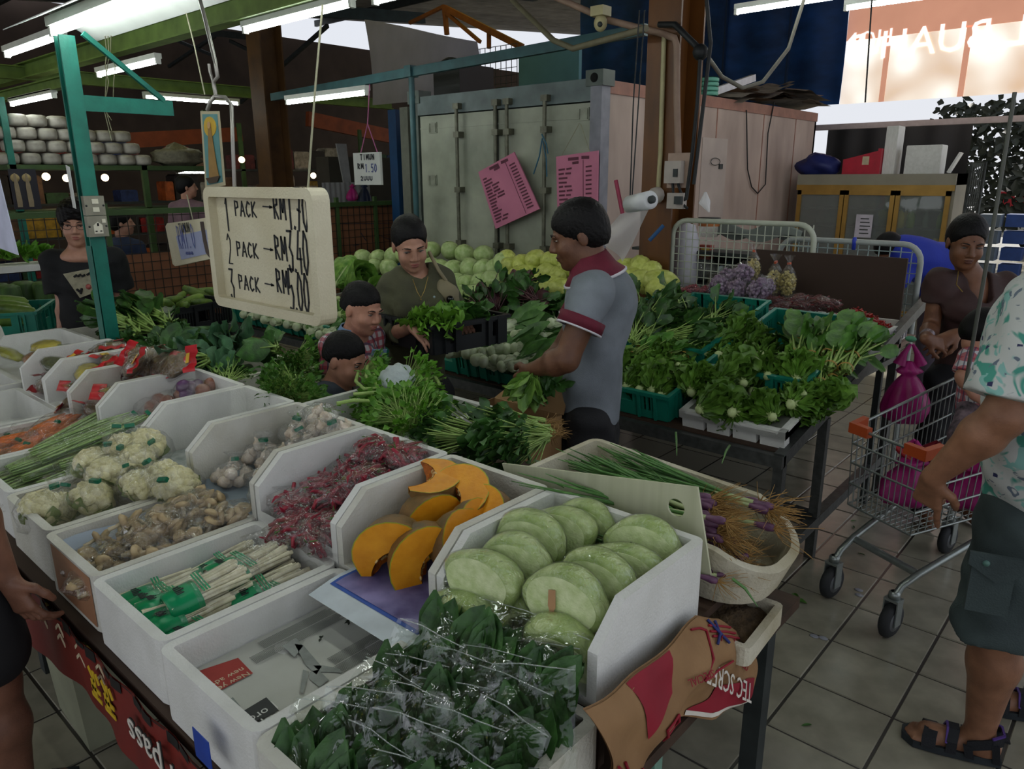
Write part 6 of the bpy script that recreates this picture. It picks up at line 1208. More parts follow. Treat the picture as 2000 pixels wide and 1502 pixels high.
COR=[proto('leaf_celery_bunch',bunch(46,.05,.042,.2,.17,DKG,STEMG,.5,.25,1,.003,None,1,.1,3,4)+[('roots',(lambda A:[A.tube([(R.uniform(-.015,.015),0,0),rv(.015)+V((0,-.02,0)),rv(.03)+V((0,-.05,0))],[.002,.0012,.0006],4)for _ in range(26)]and A.mesh('roots',M('brown_roots','#8a6a3c',.7)))(MB()))])for _ in range(2)]
for i,(b,t)in enumerate((((1075,838),(960,850)),((1065,828),(930,835)),((1080,846),(985,868)),((1070,855),(975,885)),((1050,835),(890,850)),((1060,850),(920,880)),((960,850),(830,830)),((940,860),(800,845)))):
 B_,T_=at(*b,z=.92),at(*t,z=.93);d=T_-B_;put(COR[i%2],'leaf celery bunch with brown roots, %s beside the spring onion basket'%ORD[i],'celery','leaf celery with roots',B_,(R.uniform(-.1,.1),R.uniform(0,6),math.atan2(-d.x,d.y)),min(1.25,max(.85,d.length/.24)))
KALE=[proto('kale_bunch',bunch(18,.16,.09,.25,.14,DKG,STEMG,.5,.06,1,.006))for _ in range(2)]
for i in range(9):
 p=V((-3.98-.06*(i%3),1.55+.09*(i//3),.93+.03*(i%3)));put(KALE[i%2],'broad dark kale bunch with thick stems, %s at the far stall end'%ORD[i],'kale','kale heap',p,(R.uniform(-.1,.2),R.uniform(-.5,.5),1.7+R.uniform(-.3,.3)),1.0)
SP2=[proto('dark_spinach_bunch',bunch(32,.055,.04,.5,.06,DKG,STEMG,.8,.2,1,.002))for _ in range(2)]
for i in range(14):
 p=V((-3.86+.4*((i*.618)%1),1.43+.33*((i*.37)%1),.88+.03*(i%2)));put(SP2[i%2],'small dark spinach bunch, %s in the foam tray beyond the broad leaves'%ORD[i],'spinach','dark spinach heap',p,(.5+R.uniform(-.5,.5),R.uniform(0,6),R.uniform(0,6)))
BR2=[proto('collard_bunch',bunch(13,.14,.1,.4,.05,(DKG,BLUEG)[k],STEMG,.7,.08,1,.005))for k in range(2)]
for i in range(12):
 p=V((-3.33+.44*((i*.618)%1),1.4+.33*((i*.37)%1),.90+.04*(i%3)));put(BR2[i%2],'broad leaf collard bunch, %s between spinach and parsley'%ORD[i],'collards','collard heap',p,(.35+R.uniform(-.4,.4),R.uniform(0,6),R.uniform(0,6)))
for i in range(9):
 c_=('#8a8a2c','#b0a03a','#9c6a4a','#6f8a3a','#a87a5c','#40482c')[i%6];r=MB();r.ball((0,0,0),(.09,.05,.022),12,8,lump(1,1,1,i,.12));r2=MB();r2.ball((0,0,0),(.096,.056,.028),12,8,lump(1,1,1,i,.1))
 put(proto('vegetable_pack',[('contents',r.mesh('contents',M('pack'+c_,c_,.5,.4,20))),('film',r2.mesh('film',FILMC))]),'coloured vegetable pack, %s from the teal crate at the far stall end'%ORD[i],'pack','far end vegetable packs',(-4.35+.13*i+R.uniform(-.03,.03),1.05+.2*((i*.618)%1),.86+.04*(i%2)),(R.uniform(-.3,.3),R.uniform(-.3,.3),R.uniform(-.5,.5)))
SOG=M('spring_onion_green','#3f6a34',.4,.2,15,c2='#5f8c48');SOW=M('spring_onion_pale','#a9b583',.4,.15,20);SOP=M('spring_onion_purple','#55304f',.4,.25,25,c2='#7a5370');ROOT=M('spring_onion_roots','#9a7742',.7,.2,30)
def sonion(k):
 A,B,C,D=MB(),MB(),MB(),MB();g=random.Random(k+130)
 for i in range(5):x=g.uniform(-.012,.012);A.tube([(0,.09,0),(x,.18,g.uniform(0,.012)),(x*2.4,.3,g.uniform(-.005,.02)),(x*4,.42+g.uniform(-.06,.04),g.uniform(-.02,.03))],[.0045,.0045,.0035,.001],5)
 B.tube([(0,.04,0),(0,.1,0),(0,.14,.002)],[.006,.0055,.005],7);C.lathe([(0,-.004),(.008,0),(.0105,.012),(.008,.03),(.006,.045)],9,(0,0,0),(0,1,0))
 for i in range(20):a=rv(.024);D.tube([(0,-.002,0),a+V((0,-.022,0)),a*1.8+rv(.01)+V((0,-.045-.015*g.random(),0))],[.0012,.0009,.0005],4)
 return[('leaves',A.mesh('leaves',SOG)),('shank',B.mesh('shank',SOW)),('bulb',C.mesh('bulb',SOP)),('roots',D.mesh('roots',ROOT))]
SO=[proto('spring_onion',sonion(k))for k in range(4)]
for i in range(34):
 u=(i*.618)%1;x=-.84+.17*((i*.37)%1)+.03*(i//12);y=1.48+.22*u;z=.875+.006*(i%9)+.02*(i//17)
 w=ORD[i]if i<20 else ORD[i-20];put(SO[i%4],'spring onion with purple bulb and roots, %s of the %s layer in the basket'%(w,'lower' if i<20 else 'upper'),'spring onion','spring onions in the basket',(x,y,z),(R.uniform(-.12,.2),R.uniform(0,6),1.57+R.uniform(-.3,.3)),R.uniform(.95,1.15))
for i in range(9):
 p=at((1385,1410,1440,1415,1450,1395,1430,1460,1400)[i],(1050,1075,1060,1100,1095,1110,1120,1085,1135)[i],z=.84);put(SO[i%4],'loose spring onion fallen at the rounded end, %s from the plastic board'%ORD[i],'spring onion','loose spring onions at the basket end',p,(R.uniform(-.3,.3),R.uniform(0,6),R.uniform(.3,3)),.85)
for i,(a,b)in enumerate((((1430,1130),(1480,1185)),((1470,1015),(1545,1050)),((1390,1105),(1475,1095)),((1425,870),(1410,905)),((1320,845),(1322,890)))):
 A_,B_=at(*a,z=.9 if i>2 else .85),at(*b,z=.96 if i>2 else .80);tag(MB().tube([A_,A_.lerp(B_,.5)+V((0,0,.01)),B_],[.004,.0035,.001],5).build('onion_leaf',SOG),('green onion leaf hanging over the soil tray','green onion leaf sticking out towards the aisle','green onion leaf lying across the basket end','onion leaf tip standing up by the basket rim','tall onion leaf tip standing up mid basket')[i],'leaf')
 # ==== people: one continuous skin grown round a skeleton, clothes as parts
FH=V((CF.x,CF.y,0)).normalized();RH=V((CR.x,CR.y,0)).normalized();ZU=V((0,0,1))
def up(x,y,g):
 """point seen at pixel (x, y) on the upright plane at ground distance g"""
 r=CF+CR*((x-1000)/F_PX)-CU*((y-751)/F_PX);t=g/(r.x*FH.x+r.y*FH.y);return V((0,0,HC))+r*t
def cap(a,b,ra,rb,k=.02,cut=None,sub=False,fl=None):return('c',V(a),V(b),ra,rb,k,cut,sub,fl)
def ell(c,r,ax=None,k=.02,cut=None,sub=False):return('e',V(c),ax or(V((1,0,0)),V((0,1,0)),ZU),r,None,k,cut,sub,None)
def grow(prims,h,wob=None):
 lo=np.array([1e9]*3);hi=-lo
 for p in prims:
  if p[7]:continue
  if p[0]=='c':
   for q,r in((p[1],p[3]),(p[2],p[4])):lo=np.minimum(lo,np.array(q)-r*1.3);hi=np.maximum(hi,np.array(q)+r*1.3)
  else:r=max(p[3]);lo=np.minimum(lo,np.array(p[1])-r);hi=np.maximum(hi,np.array(p[1])+r)
 lo-=3*h+.01;hi+=3*h+.01;n=np.ceil((hi-lo)/h).astype(int)+1
 Fd=np.full(n,.5,np.float32)
 for p in prims:
  if p[0]=='c':bl=np.minimum(np.array(p[1])-p[3]*1.3,np.array(p[2])-p[4]*1.3);bh=np.maximum(np.array(p[1])+p[3]*1.3,np.array(p[2])+p[4]*1.3)
  else:r=max(p[3]);bl=np.array(p[1])-r;bh=np.array(p[1])+r
  m=p[5]+3*h;i0=np.clip(((bl-m-lo)/h).astype(int),0,n-1);i1=np.clip(((bh+m-lo)/h).astype(int)+2,1,n)
  if(i1<=i0).any():continue
  X,Y,Z=np.meshgrid(*[(lo[a]+h*np.arange(i0[a],i1[a])).astype(np.float32)for a in range(3)],indexing='ij')
  if p[0]=='c':
   a=np.array(p[1],np.float32);d=np.array(p[2],np.float32)-a;L2=max(1e-9,float(d@d));x,y,z=X-a[0],Y-a[1],Z-a[2]
   t=np.clip((x*d[0]+y*d[1]+z*d[2])/L2,0,1);x,y,z=x-d[0]*t,y-d[1]*t,z-d[2]*t
   if p[8]:
    f=p[8][0];s=p[8][1];q=x*f[0]+y*f[1]+z*f[2];e=q*(1/s-1);x,y,z=x+f[0]*e,y+f[1]*e,z+f[2]*e
   D=np.sqrt(x*x+y*y+z*z)-(p[3]+(p[4]-p[3])*t)
  else:
   c,ax,r=p[1],p[2],p[3];x,y,z=X-c[0],Y-c[1],Z-c[2];q=[(x*A[0]+y*A[1]+z*A[2])/rr for A,rr in zip(ax,r)]
   k0=np.sqrt(q[0]**2+q[1]**2+q[2]**2);k1=np.sqrt(sum((qq/rr)**2 for qq,rr in zip(q,r)))+1e-6;D=k0*(k0-1)/k1
  for c in(p[6]or()):D=np.maximum(D,(X-c[0][0])*c[1][0]+(Y-c[0][1])*c[1][1]+(Z-c[0][2])*c[1][2])
  S=tuple(slice(i0[a],i1[a])for a in range(3));O=Fd[S];k=p[5]
  if p[7]:D=-D;hh=np.clip(k-np.abs(O-D),0,None)/k;Fd[S]=np.maximum(O,D)+hh*hh*k*.25
  else:hh=np.clip(k-np.abs(O-D),0,None)/k;Fd[S]=np.minimum(O,D)-hh*hh*k*.25
 if wob:
  amp,fr=wob[:2];dirs=wob[2]if len(wob)>2 else((1,.6,.5),(-.5,1,.8),(.7,-.4,1.2))
  X,Y,Z=np.meshgrid(*[(lo[a]+h*np.arange(n[a])).astype(np.float32)for a in range(3)],indexing='ij')
  w=sum(np.sin(fr*(1+.35*i)*(X*d[0]+Y*d[1]+Z*d[2])+1.7*i+2*np.sin(fr*.4*(Y*d[0]-Z*d[1])))for i,d in enumerate(dirs));Fd+=amp*w
 Fd[0]=Fd[-1]=.5;Fd[:,0]=Fd[:,-1]=.5;Fd[:,:,0]=Fd[:,:,-1]=.5
 ins=Fd<0;cnt=np.zeros(n-1,np.int8);offs=[(a,b,c)for a in(0,1)for b in(0,1)for c in(0,1)]
 for a,b,c in offs:cnt+=ins[a:n[0]-1+a,b:n[1]-1+b,c:n[2]-1+c]
 idx=np.argwhere((cnt>0)&(cnt<8));N=len(idx);acc=np.zeros((N,3));num=np.zeros(N)
 fv={o:Fd[idx[:,0]+o[0],idx[:,1]+o[1],idx[:,2]+o[2]]for o in offs}
 for a in range(3):
  for o in offs:
   if o[a]:continue
   e=list(o);e[a]=1;f0,f1=fv[o],fv[tuple(e)];cr_=(f0<0)!=(f1<0);t=np.where(cr_,f0/(f0-f1+1e-12),0)
   for b in range(3):acc[:,b]+=np.where(cr_,o[b]+(t if b==a else 0),0)
   num+=cr_
 vs=lo+h*(idx+acc/num[:,None]);vid=np.full(n-1,-1,np.int64);vid[tuple(idx.T)]=np.arange(N);fs=[]
 for a in range(3):
  s0=[slice(1,n[k]-1)for k in range(3)];s0[a]=slice(0,n[a]-1);s1=list(s0);s1[a]=slice(1,n[a]);A0,A1=ins[tuple(s0)],ins[tuple(s1)]
  for flip,Mk in((0,A0&~A1),(1,~A0&A1)):
   q=np.argwhere(Mk);st=[1,1,1];st[a]=0;q=q+np.array(st);b,c=(a+1)%3,(a+2)%3;cs=[]
   for db,dc in((-1,-1),(0,-1),(0,0),(-1,0)):r=q.copy();r[:,b]+=db;r[:,c]+=dc;cs.append(vid[tuple(r.T)])
   F4=np.stack(cs if not flip else cs[::-1],1);fs.append(F4[(F4>=0).all(1)])
 return vs,np.concatenate(fs)
def gmesh(name,chunks,mats,paint=None):
 """chunks: list of (prims, voxel, wobble), joined into one mesh"""
 Vs,Fs,o=[],[],0
 for ch in chunks:
  v,f=grow(ch[0],ch[1],ch[2]if len(ch)>2 else None);Vs.append(v);Fs.append(f+o);o+=len(v)
 v=np.concatenate(Vs);f=np.concatenate(Fs);me=bpy.data.meshes.new(name);me.vertices.add(len(v));me.vertices.foreach_set('co',v.astype(np.float32).ravel())
 me.loops.add(4*len(f));me.loops.foreach_set('vertex_index',f.astype(np.int32).ravel());me.polygons.add(len(f));me.polygons.foreach_set('loop_start',np.arange(0,4*len(f),4,dtype=np.int32))
 for mt in(mats if isinstance(mats,(list,tuple))else[mats]):me.materials.append(mt)
 me.update();me.validate();me.polygons.foreach_set('use_smooth',np.ones(len(me.polygons),bool));me.update();return me
def gpart_(name,chunks,mat,root):
 o=inst(gmesh(name,chunks,mat),name);adopt(o,root);return o
def mpart(name,mb,mat,root):
 o=mb.build(name,mat);adopt(o,root);return o
class Head:
 def __init__(s,c,f,tilt=0,k=1.0):
  s.c=V(c);s.f=unit(f);r=s.f.cross(ZU).normalized();u=r.cross(s.f);s.r=(r*cos(tilt)+u*sin(tilt));s.u=s.r.cross(s.f).normalized();s.k=k
 def p(s,x,y,z):return s.c+(s.r*x+s.f*y+s.u*z)*s.k
 def e(s,x,y,z,rx,ry,rz,k=.015,**kw):return ell(s.p(x,y,z),(rx*s.k,ry*s.k,rz*s.k),(s.r,s.f,s.u),k*s.k,**kw)
 def skin(s,nb,nr=.05,wide=1.0,chub=0):
  L=[s.e(0,-.015,.035,.073*wide,.093,.078),s.e(0,.022,-.03,.060*wide+chub*.006,.068,.085,.03),s.e(0,.03,-.075,.046+chub*.008,.05,.038+chub*.004,.03),s.e(0,.068,-.096,.019,.017,.014,.02)]
  L+=[cap(s.p(0,.086,.014),s.p(0,.104,-.026),.0075*s.k,.0115*s.k,.012),cap(s.p(0,-.022,-.06),nb,nr*s.k,nr*1.08*s.k,.03)]
  for x in(-1,1):L+=[s.e(x*.011,.095,-.033,.009,.009,.0075,.007),s.e(x*.036,.058,-.034,.024+chub*.008,.026,.026,.02),s.e(x*.030,.083,.019,.020,.009,.007,.012),s.e(x*.031,.097,.003,.015,.012,.0075,.01,sub=True),s.e(x*(.074*wide),-.012,-.012,.008,.019,.031,.008)]
  L+=[s.e(0,.088,-.057,.021,.009,.0058,.007),s.e(0,.086,-.067,.017,.009,.0068,.007)]
  return L
 def hair(s,down=.03,front=.062,extra=(),thick=1.0,side=.0):
  L=[s.e(0,-.018,.04,.073+.012*thick,.093+.011*thick,.078+.014*thick,.01),s.e(0,-.05,-.01,.068+.008*thick,.062+.008*thick,.07,.03)]+list(extra)
  L+=[s.e(0,.105,front-.095,.088,.085,.085,.01,sub=True)]
  for x in(-1,1):L.append(s.e(x*.082,.03,-.055+side,.03,.06,.045,.012,sub=True))
  pl=(s.p(0,0,-.06-down),-s.u);return[(q[0],q[1],q[2],q[3],q[4],q[5],(q[6]or[])+[pl],q[7],q[8])if not q[7]else q for q in L]
 def face(s,root,lipm,open_=.55,iris='#1a1210',brow='#15100d',gaze=(0,0)):
  W_=M('eye_white','#b9b2a8',.3,.03);I_=M('dark_iris',iris,.15);B_=M('eyebrow_'+brow,brow,.8);k=s.k
  for x in(-1,1):
   e=MB();ax=(s.r,s.f,s.u);e.ball(s.p(x*.031,.0805,.003),(.0135*k,.006*k,.0062*open_*k),12,8,None,ax);mpart('eye',e,W_,root)
   e=MB();e.ball(s.p(x*.031+gaze[0]*.006,.0842,.0025+gaze[1]*.003),(.0055*k,.0032*k,.0055*open_*k),10,7,None,ax);mpart('iris',e,I_,root)
   e=MB();e.tube([s.p(x*.016,.0845,.0035),s.p(x*.025,.0875,.003+.0062*open_),s.p(x*.037,.0865,.003+.0058*open_),s.p(x*.046,.080,.002)],[.0009*k,.0017*k,.0017*k,.0008*k],5);mpart('eyelash',e,B_,root)
   e=MB();e.tube([s.p(x*.014,.0915,.020),s.p(x*.028,.0925,.0255),s.p(x*.042,.0845,.0235),s.p(x*.05,.078,.018)],[.0022*k,.0032*k,.0028*k,.001*k],5);mpart('eyebrow',e,B_,root)
  e=MB();e.ball(s.p(0,.0925,-.0567),(.0195*k,.0062*k,.0042*k),14,8,None,(s.r,s.f,s.u));e.ball(s.p(0,.0905,-.0665),(.0165*k,.0072*k,.0052*k),14,8,None,(s.r,s.f,s.u));mpart('lips',e,lipm,root)
def handp(w,d,n,curl=(.3,.4,.3),k=1.0,thumb=1,spread=.12,each=None):
 """palm, four unequal fingers with knuckle bends and a thumb off the side; w wrist, d pointing along the hand, n out of the back"""
 w=V(w);d=unit(d);sdv=d.cross(V(n)).normalized();n=sdv.cross(d).normalized();L=[cap(w,w+d*.03*k,.024*k,.026*k,.015,fl=(n,.75))]
 for q in(-.027,-.009,.009,.027):L.append(cap(w+d*.02*k+sdv*q*.6*k,w+d*.085*k+sdv*q*k,.0145*k,.0125*k,.014,fl=(n,.9)))
 for i,(q,ln)in enumerate(((-.029,.9),(-.0095,1.03),(.0105,.97),(.029,.78))):
  c=(each or{}).get(i,curl);b=w+d*.086*k+sdv*q*k;a=0;r=.0092*k*(1 if i<3 else .88);sp_=(sdv*(q/.03)*spread)
  for j,(sl,cu)in enumerate(zip((.041,.026,.021),c)):
   a+=cu;dd=(d*cos(a)-n*sin(a)+sp_).normalized();e=b+dd*sl*ln*k;L.append(cap(b,e,r,r*.9,.005));b=e;r*=.9
 ts=-sdv*thumb;b=w+d*.022*k+ts*.022*k;e=b+(d*.6+ts*.75-n*.35).normalized()*.038*k;e2=e+(d*.85+ts*.25-n*.4).normalized()*.03*k;e3=e2+(d*.9-ts*.05-n*.45).normalized()*.024*k
 return L+[cap(b,e,.014*k,.0115*k,.012),cap(e,e2,.0112*k,.0102*k,.005),cap(e2,e3,.0102*k,.0085*k,.005)]
def armp(s,e,w,k=1.0,m=1.0):return[cap(s,e,.05*k*m,.041*k*m,.03),cap(e,e.lerp(w,.3),.041*k*m,.043*k*m,.02),cap(e.lerp(w,.3),w,.043*k*m,.026*k,.02)]
def sleeve(s,e,t,r0,r1,k=.03):q=V(s).lerp(V(e),t);return cap(s,V(s).lerp(V(e),t+.12),r0,r1,k,[(q,unit(V(e)-V(s)))])
def SKIN(n,c,c2):return M(n,c,.45,.1,22,.12,220,c2=c2,spec=.35)
SK_IN=SKIN('brown_skin','#5d3d2d','#6b4834');SK_CH=SKIN('light_tan_skin','#a37660','#b08470');SK_CHD=SKIN('child_skin','#a8775f','#b58470');SK_OLD=SKIN('tan_skin','#7d5640','#8d634a');SK_INW=SKIN('warm_brown_skin','#6b4632','#7a523b')
HAIR=M('black_hair','#070607',.55,.3,90,.25,200,c2='#100e0f',spec=.18);LIPC=M('lip_pink','#8d4f49',.4,.08);LIPD=M('lip_brown','#4d2b26',.4,.08)
def person(lb,g0):o=thing('person',lb,'person',V((g0[0],g0[1],0)));return o
G=2.82;f0=(-RH*.97+FH*.02-ZU*.30);mn=person('young man in grey polo with maroon collar, head bowed over greens',up(1160,800,G))
sL,sR=up(1160,572,G-.20),up(1168,556,G+.17);nb=up(1162,528,G-.02);hd_=Head(up(1128,459,G),f0,-.04,1.03)
el,wr=up(1106,702,G-.24),up(1040,722,G-.13);elR,wrR=up(1092,690,G+.2),up(1050,735,G+.05)
chest,waist,pel=up(1168,620,G),up(1158,730,G),up(1153,805,G)
hipL,hipR=up(1150,830,G-.09),up(1155,830,G+.09);ftL,ftR=V((hipL.x,hipL.y,.06)),V((hipR.x,hipR.y,.06))
gpart_('body',[(hd_.skin(nb,.056)+[ell(up(1166,556,G),(.1,.1,.07),None,.04)],.0048),(armp(sL,el,wr,1.02,1.08)+handp(wr,wr-el+V((0,0,-.09)),-CF+ZU*.2,(.7,.8,.5),1.0,-1),.0046),(armp(sR,elR,wrR)+handp(wrR,wrR-elR-ZU*.1,-CF,(.7,.8,.5),1.0,1),.006),([cap(hipL,V((hipL.x,hipL.y,.48)),.085,.06),cap(V((hipL.x,hipL.y,.48)),ftL,.058,.04),cap(hipR,V((hipR.x,hipR.y,.48)),.085,.06),cap(V((hipR.x,hipR.y,.48)),ftR,.058,.04),cap(ftL-ZU*.02,ftL-RH*.17-ZU*.025,.04,.03),cap(ftR-ZU*.02,ftR-RH*.17-ZU*.025,.04,.03)],.012)],SK_IN,mn)
POLO=M('grey_marl_cotton','#6b7279',.8,.12,9,.25,300,c2='#7b828a');MAR=M('maroon_ribbing','#5e1228',.75,.12,30,.2,300);WPIP=M('white_piping','#c9c6cc',.7)
fa=FH;tors=[cap(chest+ZU*.05,waist,.152,.128,.05,fl=(RH,.83)),cap(waist,pel,.128,.142,.05,fl=(RH,.86)),cap(sL+ZU*.0-FH*-.03,sR+FH*-.03,.068,.068,.05),ell(up(1178,585,G),(.13,.13,.13),None,.05),cap(nb-ZU*.03,chest,.075,.12,.04)]
tors=[(q[0],q[1],q[2],q[3],q[4],q[5],[(up(1150,832,G),-(ZU+RH*.12).normalized())],q[7],q[8])for q in tors]
gpart_('polo_shirt',[(tors+[sleeve(sL+FH*.015,el,.46,.072,.074,.035),sleeve(sR,elR,.46,.07,.074,.035)],.0075,(.0028,34,((1,.5,.2),(-.5,.8,.25),(.3,-.4,.6))))],POLO,mn)
def cuff(s,e,t,r,w=.02):
 d=unit(V(e)-V(s));c=V(s).lerp(V(e),t);return MB().lathe([(r-.012,-w),(r,-w),(r+.001,w),(r-.012,w)],22,c,d),MB().lathe([(r-.01,w),(r+.002,w),(r+.002,w+.006),(r-.012,w+.006)],22,c,d)
for s_,e_ in((sL+FH*.015,el),(sR,elR)):
 a,b=cuff(s_,e_,.45,.085);mpart('cuff',a,MAR,mn);mpart('cuff_piping',b,WPIP,mn)
ca_=unit(up(1142,505,G)-up(1168,565,G));cc_=up(1158,527,G)
m_=MB();m_.lathe([(.064,.06),(.072,.062),(.098,.005),(.126,-.025),(.12,-.03),(.09,.0)],28,cc_,(ca_+RH*.12).normalized(),lob=lambda t:1+.05*cos(2*t));mpart('collar',m_,MAR,mn);m_=MB();m_.lathe([(.118,-.022),(.131,-.026),(.13,-.034),(.118,-.03)],28,cc_,(ca_+RH*.12).normalized(),lob=lambda t:1+.05*cos(2*t));mpart('collar_piping',m_,WPIP,mn)
TRD=M('black_trousers','#17171b',.8,.2,10,.15,200)
gpart_('trousers',[([cap(pel-ZU*.02,pel-ZU*.1,.132,.135,.04,[(pel+ZU*.0,ZU)],fl=(RH,.85)),cap(hipL,V((hipL.x,hipL.y,.48)),.098,.075,.04),cap(V((hipL.x,hipL.y,.48)),V((hipL.x,hipL.y,.08)),.075,.062),cap(hipR,V((hipR.x,hipR.y,.48)),.098,.075,.04),cap(V((hipR.x,hipR.y,.48)),V((hipR.x,hipR.y,.08)),.075,.062)],.011,(.003,30))],TRD,mn)
gpart_('hair',[(hd_.hair(.0,.058,(),.9,-.005),.0048,(.0008,300))],HAIR,mn)
hd_.face(mn,LIPD,.35)
m_=MB();
for i in range(40):m_.leaf(up(1040,735,G-.16)+rv(.02),(RH*R.uniform(-1.1,.3)-ZU*R.uniform(.4,1.2)+rv(.3)),rv(1),R.uniform(.08,.13),.055,R.uniform(-.4,.8),.14,5,4,.2,1,0,R.uniform(0,6))
b_=thing('held_lettuce','light green leafy lettuce held low by the man','lettuce',up(1040,735,G-.16));o=m_.build('leaves',LETT);adopt(o,b_)
m_=MB()
for i in range(60):m_.leaf(up(1065,735,G-.1)+rv(.035),rv(1)-ZU*.4,rv(1),R.uniform(.05,.08),.04,.6,.15,4,3,.2)
b_=thing('held_greens','dark green bunch held against the man by his near hand','greens',up(1065,735,G-.1));o=m_.build('leaves',DKG);adopt(o,b_)
q=[up(935,742,G+.05),up(1005,758,G-.1),up(1040,815,G-.15),up(1085,790,G+.1)]
cb_=thing('cardboard_box','open brown cardboard carton by the man behind the celery','box',(q[0].x,q[0].y,0));KR=M('kraft_cardboard','#8a6a45',.75,.1,6,c2='#97764f');a=up(1000,800,G-.12)
x0,x1,y0,y1,zt=-2.02,-1.66,1.92,2.16,.83;m_=MB().box(x0,x1,y0,y0+.006,.45,zt).box(x0,x1,y1-.006,y1,.45,zt).box(x0,x0+.006,y0,y1,.45,zt).box(x1-.006,x1,y0,y1,.45,zt).box(x0,x1,y0,y1,.45,.456);mpart('carton',m_,KR,cb_)
m_=MB();m_.bar((x0,y1,zt),(x0,y1+.02,zt+.0),.01,.01);m_=MB().prism([(0,0),(x1-x0,0),(x1-x0-.05,.16),(.06,.15)],(x0,y1,zt),(1,0,0),(0,.7,.55),(0,.004,-.004));mpart('flap',m_,KR,cb_);m_=MB().prism([(0,0),(x1-x0,0),(x1-x0-.03,.12),(.03,.13)],(x0,y0,zt),(1,0,0),(0,-.3,.25),(0,.004,.004));
bx_=MB().box(x0+.02,x1-.02,1.94,2.14,0,.45);tag(bx_.build('lower_crate',BLACKC),'dark crate carrying the cardboard carton','crate')
G=3.5;wo=person('woman in olive blouse with tied back hair holding a black crate',up(815,700,G))
hw=Head(up(801,476,G-.02),(-FH*.86+RH*.30-ZU*.38),-.10,1.02);nb=up(818,545,G+.03)
sA,sB=up(764,566,G+.03),up(862,548,G+.06);eA,wA=up(762,655,G-.02),up(806,637,G-.27);eB,wB=up(886,605,G+.04),up(893,622,G-.04)
chest,waist,pel=up(815,585,G+.04),up(815,670,G+.04),up(815,740,G+.04)
hipA,hipB=pel-RH*.09-ZU*.08,pel+RH*.09-ZU*.08;flo=lambda p:V((p.x,p.y,.06))
gpart_('body',[(hw.skin(nb,.047)+[cap(nb,up(830,590,G-.03),.052,.06,.04),ell(up(820,562,G+.03),(.12,.08,.05),(RH,FH,ZU),.05)],.005),(armp(sA,eA,wA,.9)+handp(wA,(up(842,668,G-.33)-wA),-FH*.4+ZU*.8-RH*.1,(.25,.45,.35),.92,1,.1,{0:(.1,.15,.1)}),.0048),(armp(sB,eB,wB,.9)+handp(wB,RH*.4-FH*.6-ZU*.2,ZU,(.5,.6,.4),.9,-1),.006),([cap(hipA,flo(hipA).lerp(hipA,.5),.085,.06),cap(flo(hipA).lerp(hipA,.5),flo(hipA),.055,.04),cap(hipB,flo(hipB).lerp(hipB,.5),.085,.06),cap(flo(hipB).lerp(hipB,.5),flo(hipB),.055,.04),cap(flo(hipA),flo(hipA)-FH*.16-ZU*.03,.038,.028),cap(flo(hipB),flo(hipB)-FH*.16-ZU*.03,.038,.028)],.012)],SK_CH,wo)
OLI=M('olive_blouse','#3d3d2c',.75,.12,9,.2,250,c2='#47472f')
vn=[cap(up(824,530,G-.13),up(838,586,G-.12),.044,.006,.008,None,True),cap(nb+ZU*.03,nb-ZU*.05,.062,.05,.01,None,True)]
gpart_('blouse',[([cap(sA,sB,.062,.062,.05),cap(chest,waist,.145,.125,.06,fl=(FH,.78)),cap(waist,pel,.125,.145,.06,[(pel-ZU*.02,-ZU)],fl=(FH,.82)),ell(up(795,605,G-.075),(.062,.055,.06),(RH,FH,ZU),.05),ell(up(845,597,G-.06),(.062,.055,.06),(RH,FH,ZU),.05),cap(sA.lerp(sB,.25)+ZU*.03,chest,.07,.11,.05),cap(sA.lerp(sB,.75)+ZU*.03,chest,.07,.11,.05),sleeve(sA,eA,1.0,.066,.058,.03),cap(eA,wA,.056,.05,.03,[(eA.lerp(wA,.42),unit(wA-eA))]),sleeve(sB,eB,1.0,.062,.056,.03),cap(eB,wB,.055,.05,.03,[(eB.lerp(wB,.5),unit(wB-eB))])]+vn,.0068,(.0022,38))],OLI,wo)
gpart_('trousers',[([cap(pel,pel-ZU*.08,.14,.14,.05,[(pel,ZU)],fl=(FH,.85)),cap(hipA,flo(hipA),.095,.06,.04),cap(hipB,flo(hipB),.095,.06,.04)],.013)],TRD,wo)
gpart_('hair',[(hw.hair(-.005,.076,[hw.e(-.02,-.10,.055,.05,.045,.04,.02),cap(hw.p(-.05,-.07,-.02),hw.p(-.055,-.06,-.13),.02*1.0,.012,.02)],.6,.0),.005,(.0006,300))],HAIR,wo);hw.face(wo,LIPC,.5,gaze=(.3,-.6))
for p_ in(up(844,602,G-.155),up(850,624,G-.15),up(848,580,G-.15)):m_=MB();m_.ball(p_,.006,8,6);mpart('button',m_,M('pearl_button','#8a9a9c',.2),wo)
m_=MB();m_.tube([up(806,545,G-.06),up(815,570,G-.12),up(822,582,G-.13),up(829,568,G-.12),up(836,540,G-.06)],.0016,5);m_.ball(up(822,585,G-.132),.004,6,5);mpart('necklace',m_,M('gold_chain','#a58a4a',.3,metal=.8),wo)
hb=thing('handbag','beige handbag with round black clasp under the woman\'s arm','bag',up(872,578,G-.02));m_=MB();m_.ball((0,0,0),(.06,.035,.085),14,10,lambda d:1+.08*sin(6*d.z+d.x),(unit(RH+ZU*.4),FH,unit(ZU-RH*.4)));m_.build('bag_body',M('beige_leather','#7d745a',.6,.12,12),hb);m_=MB();m_.ball(-FH*.04+RH*.02-ZU*.01,.018,10,8);m_.build('clasp',M('black_gloss','#08090a',.15),hb)
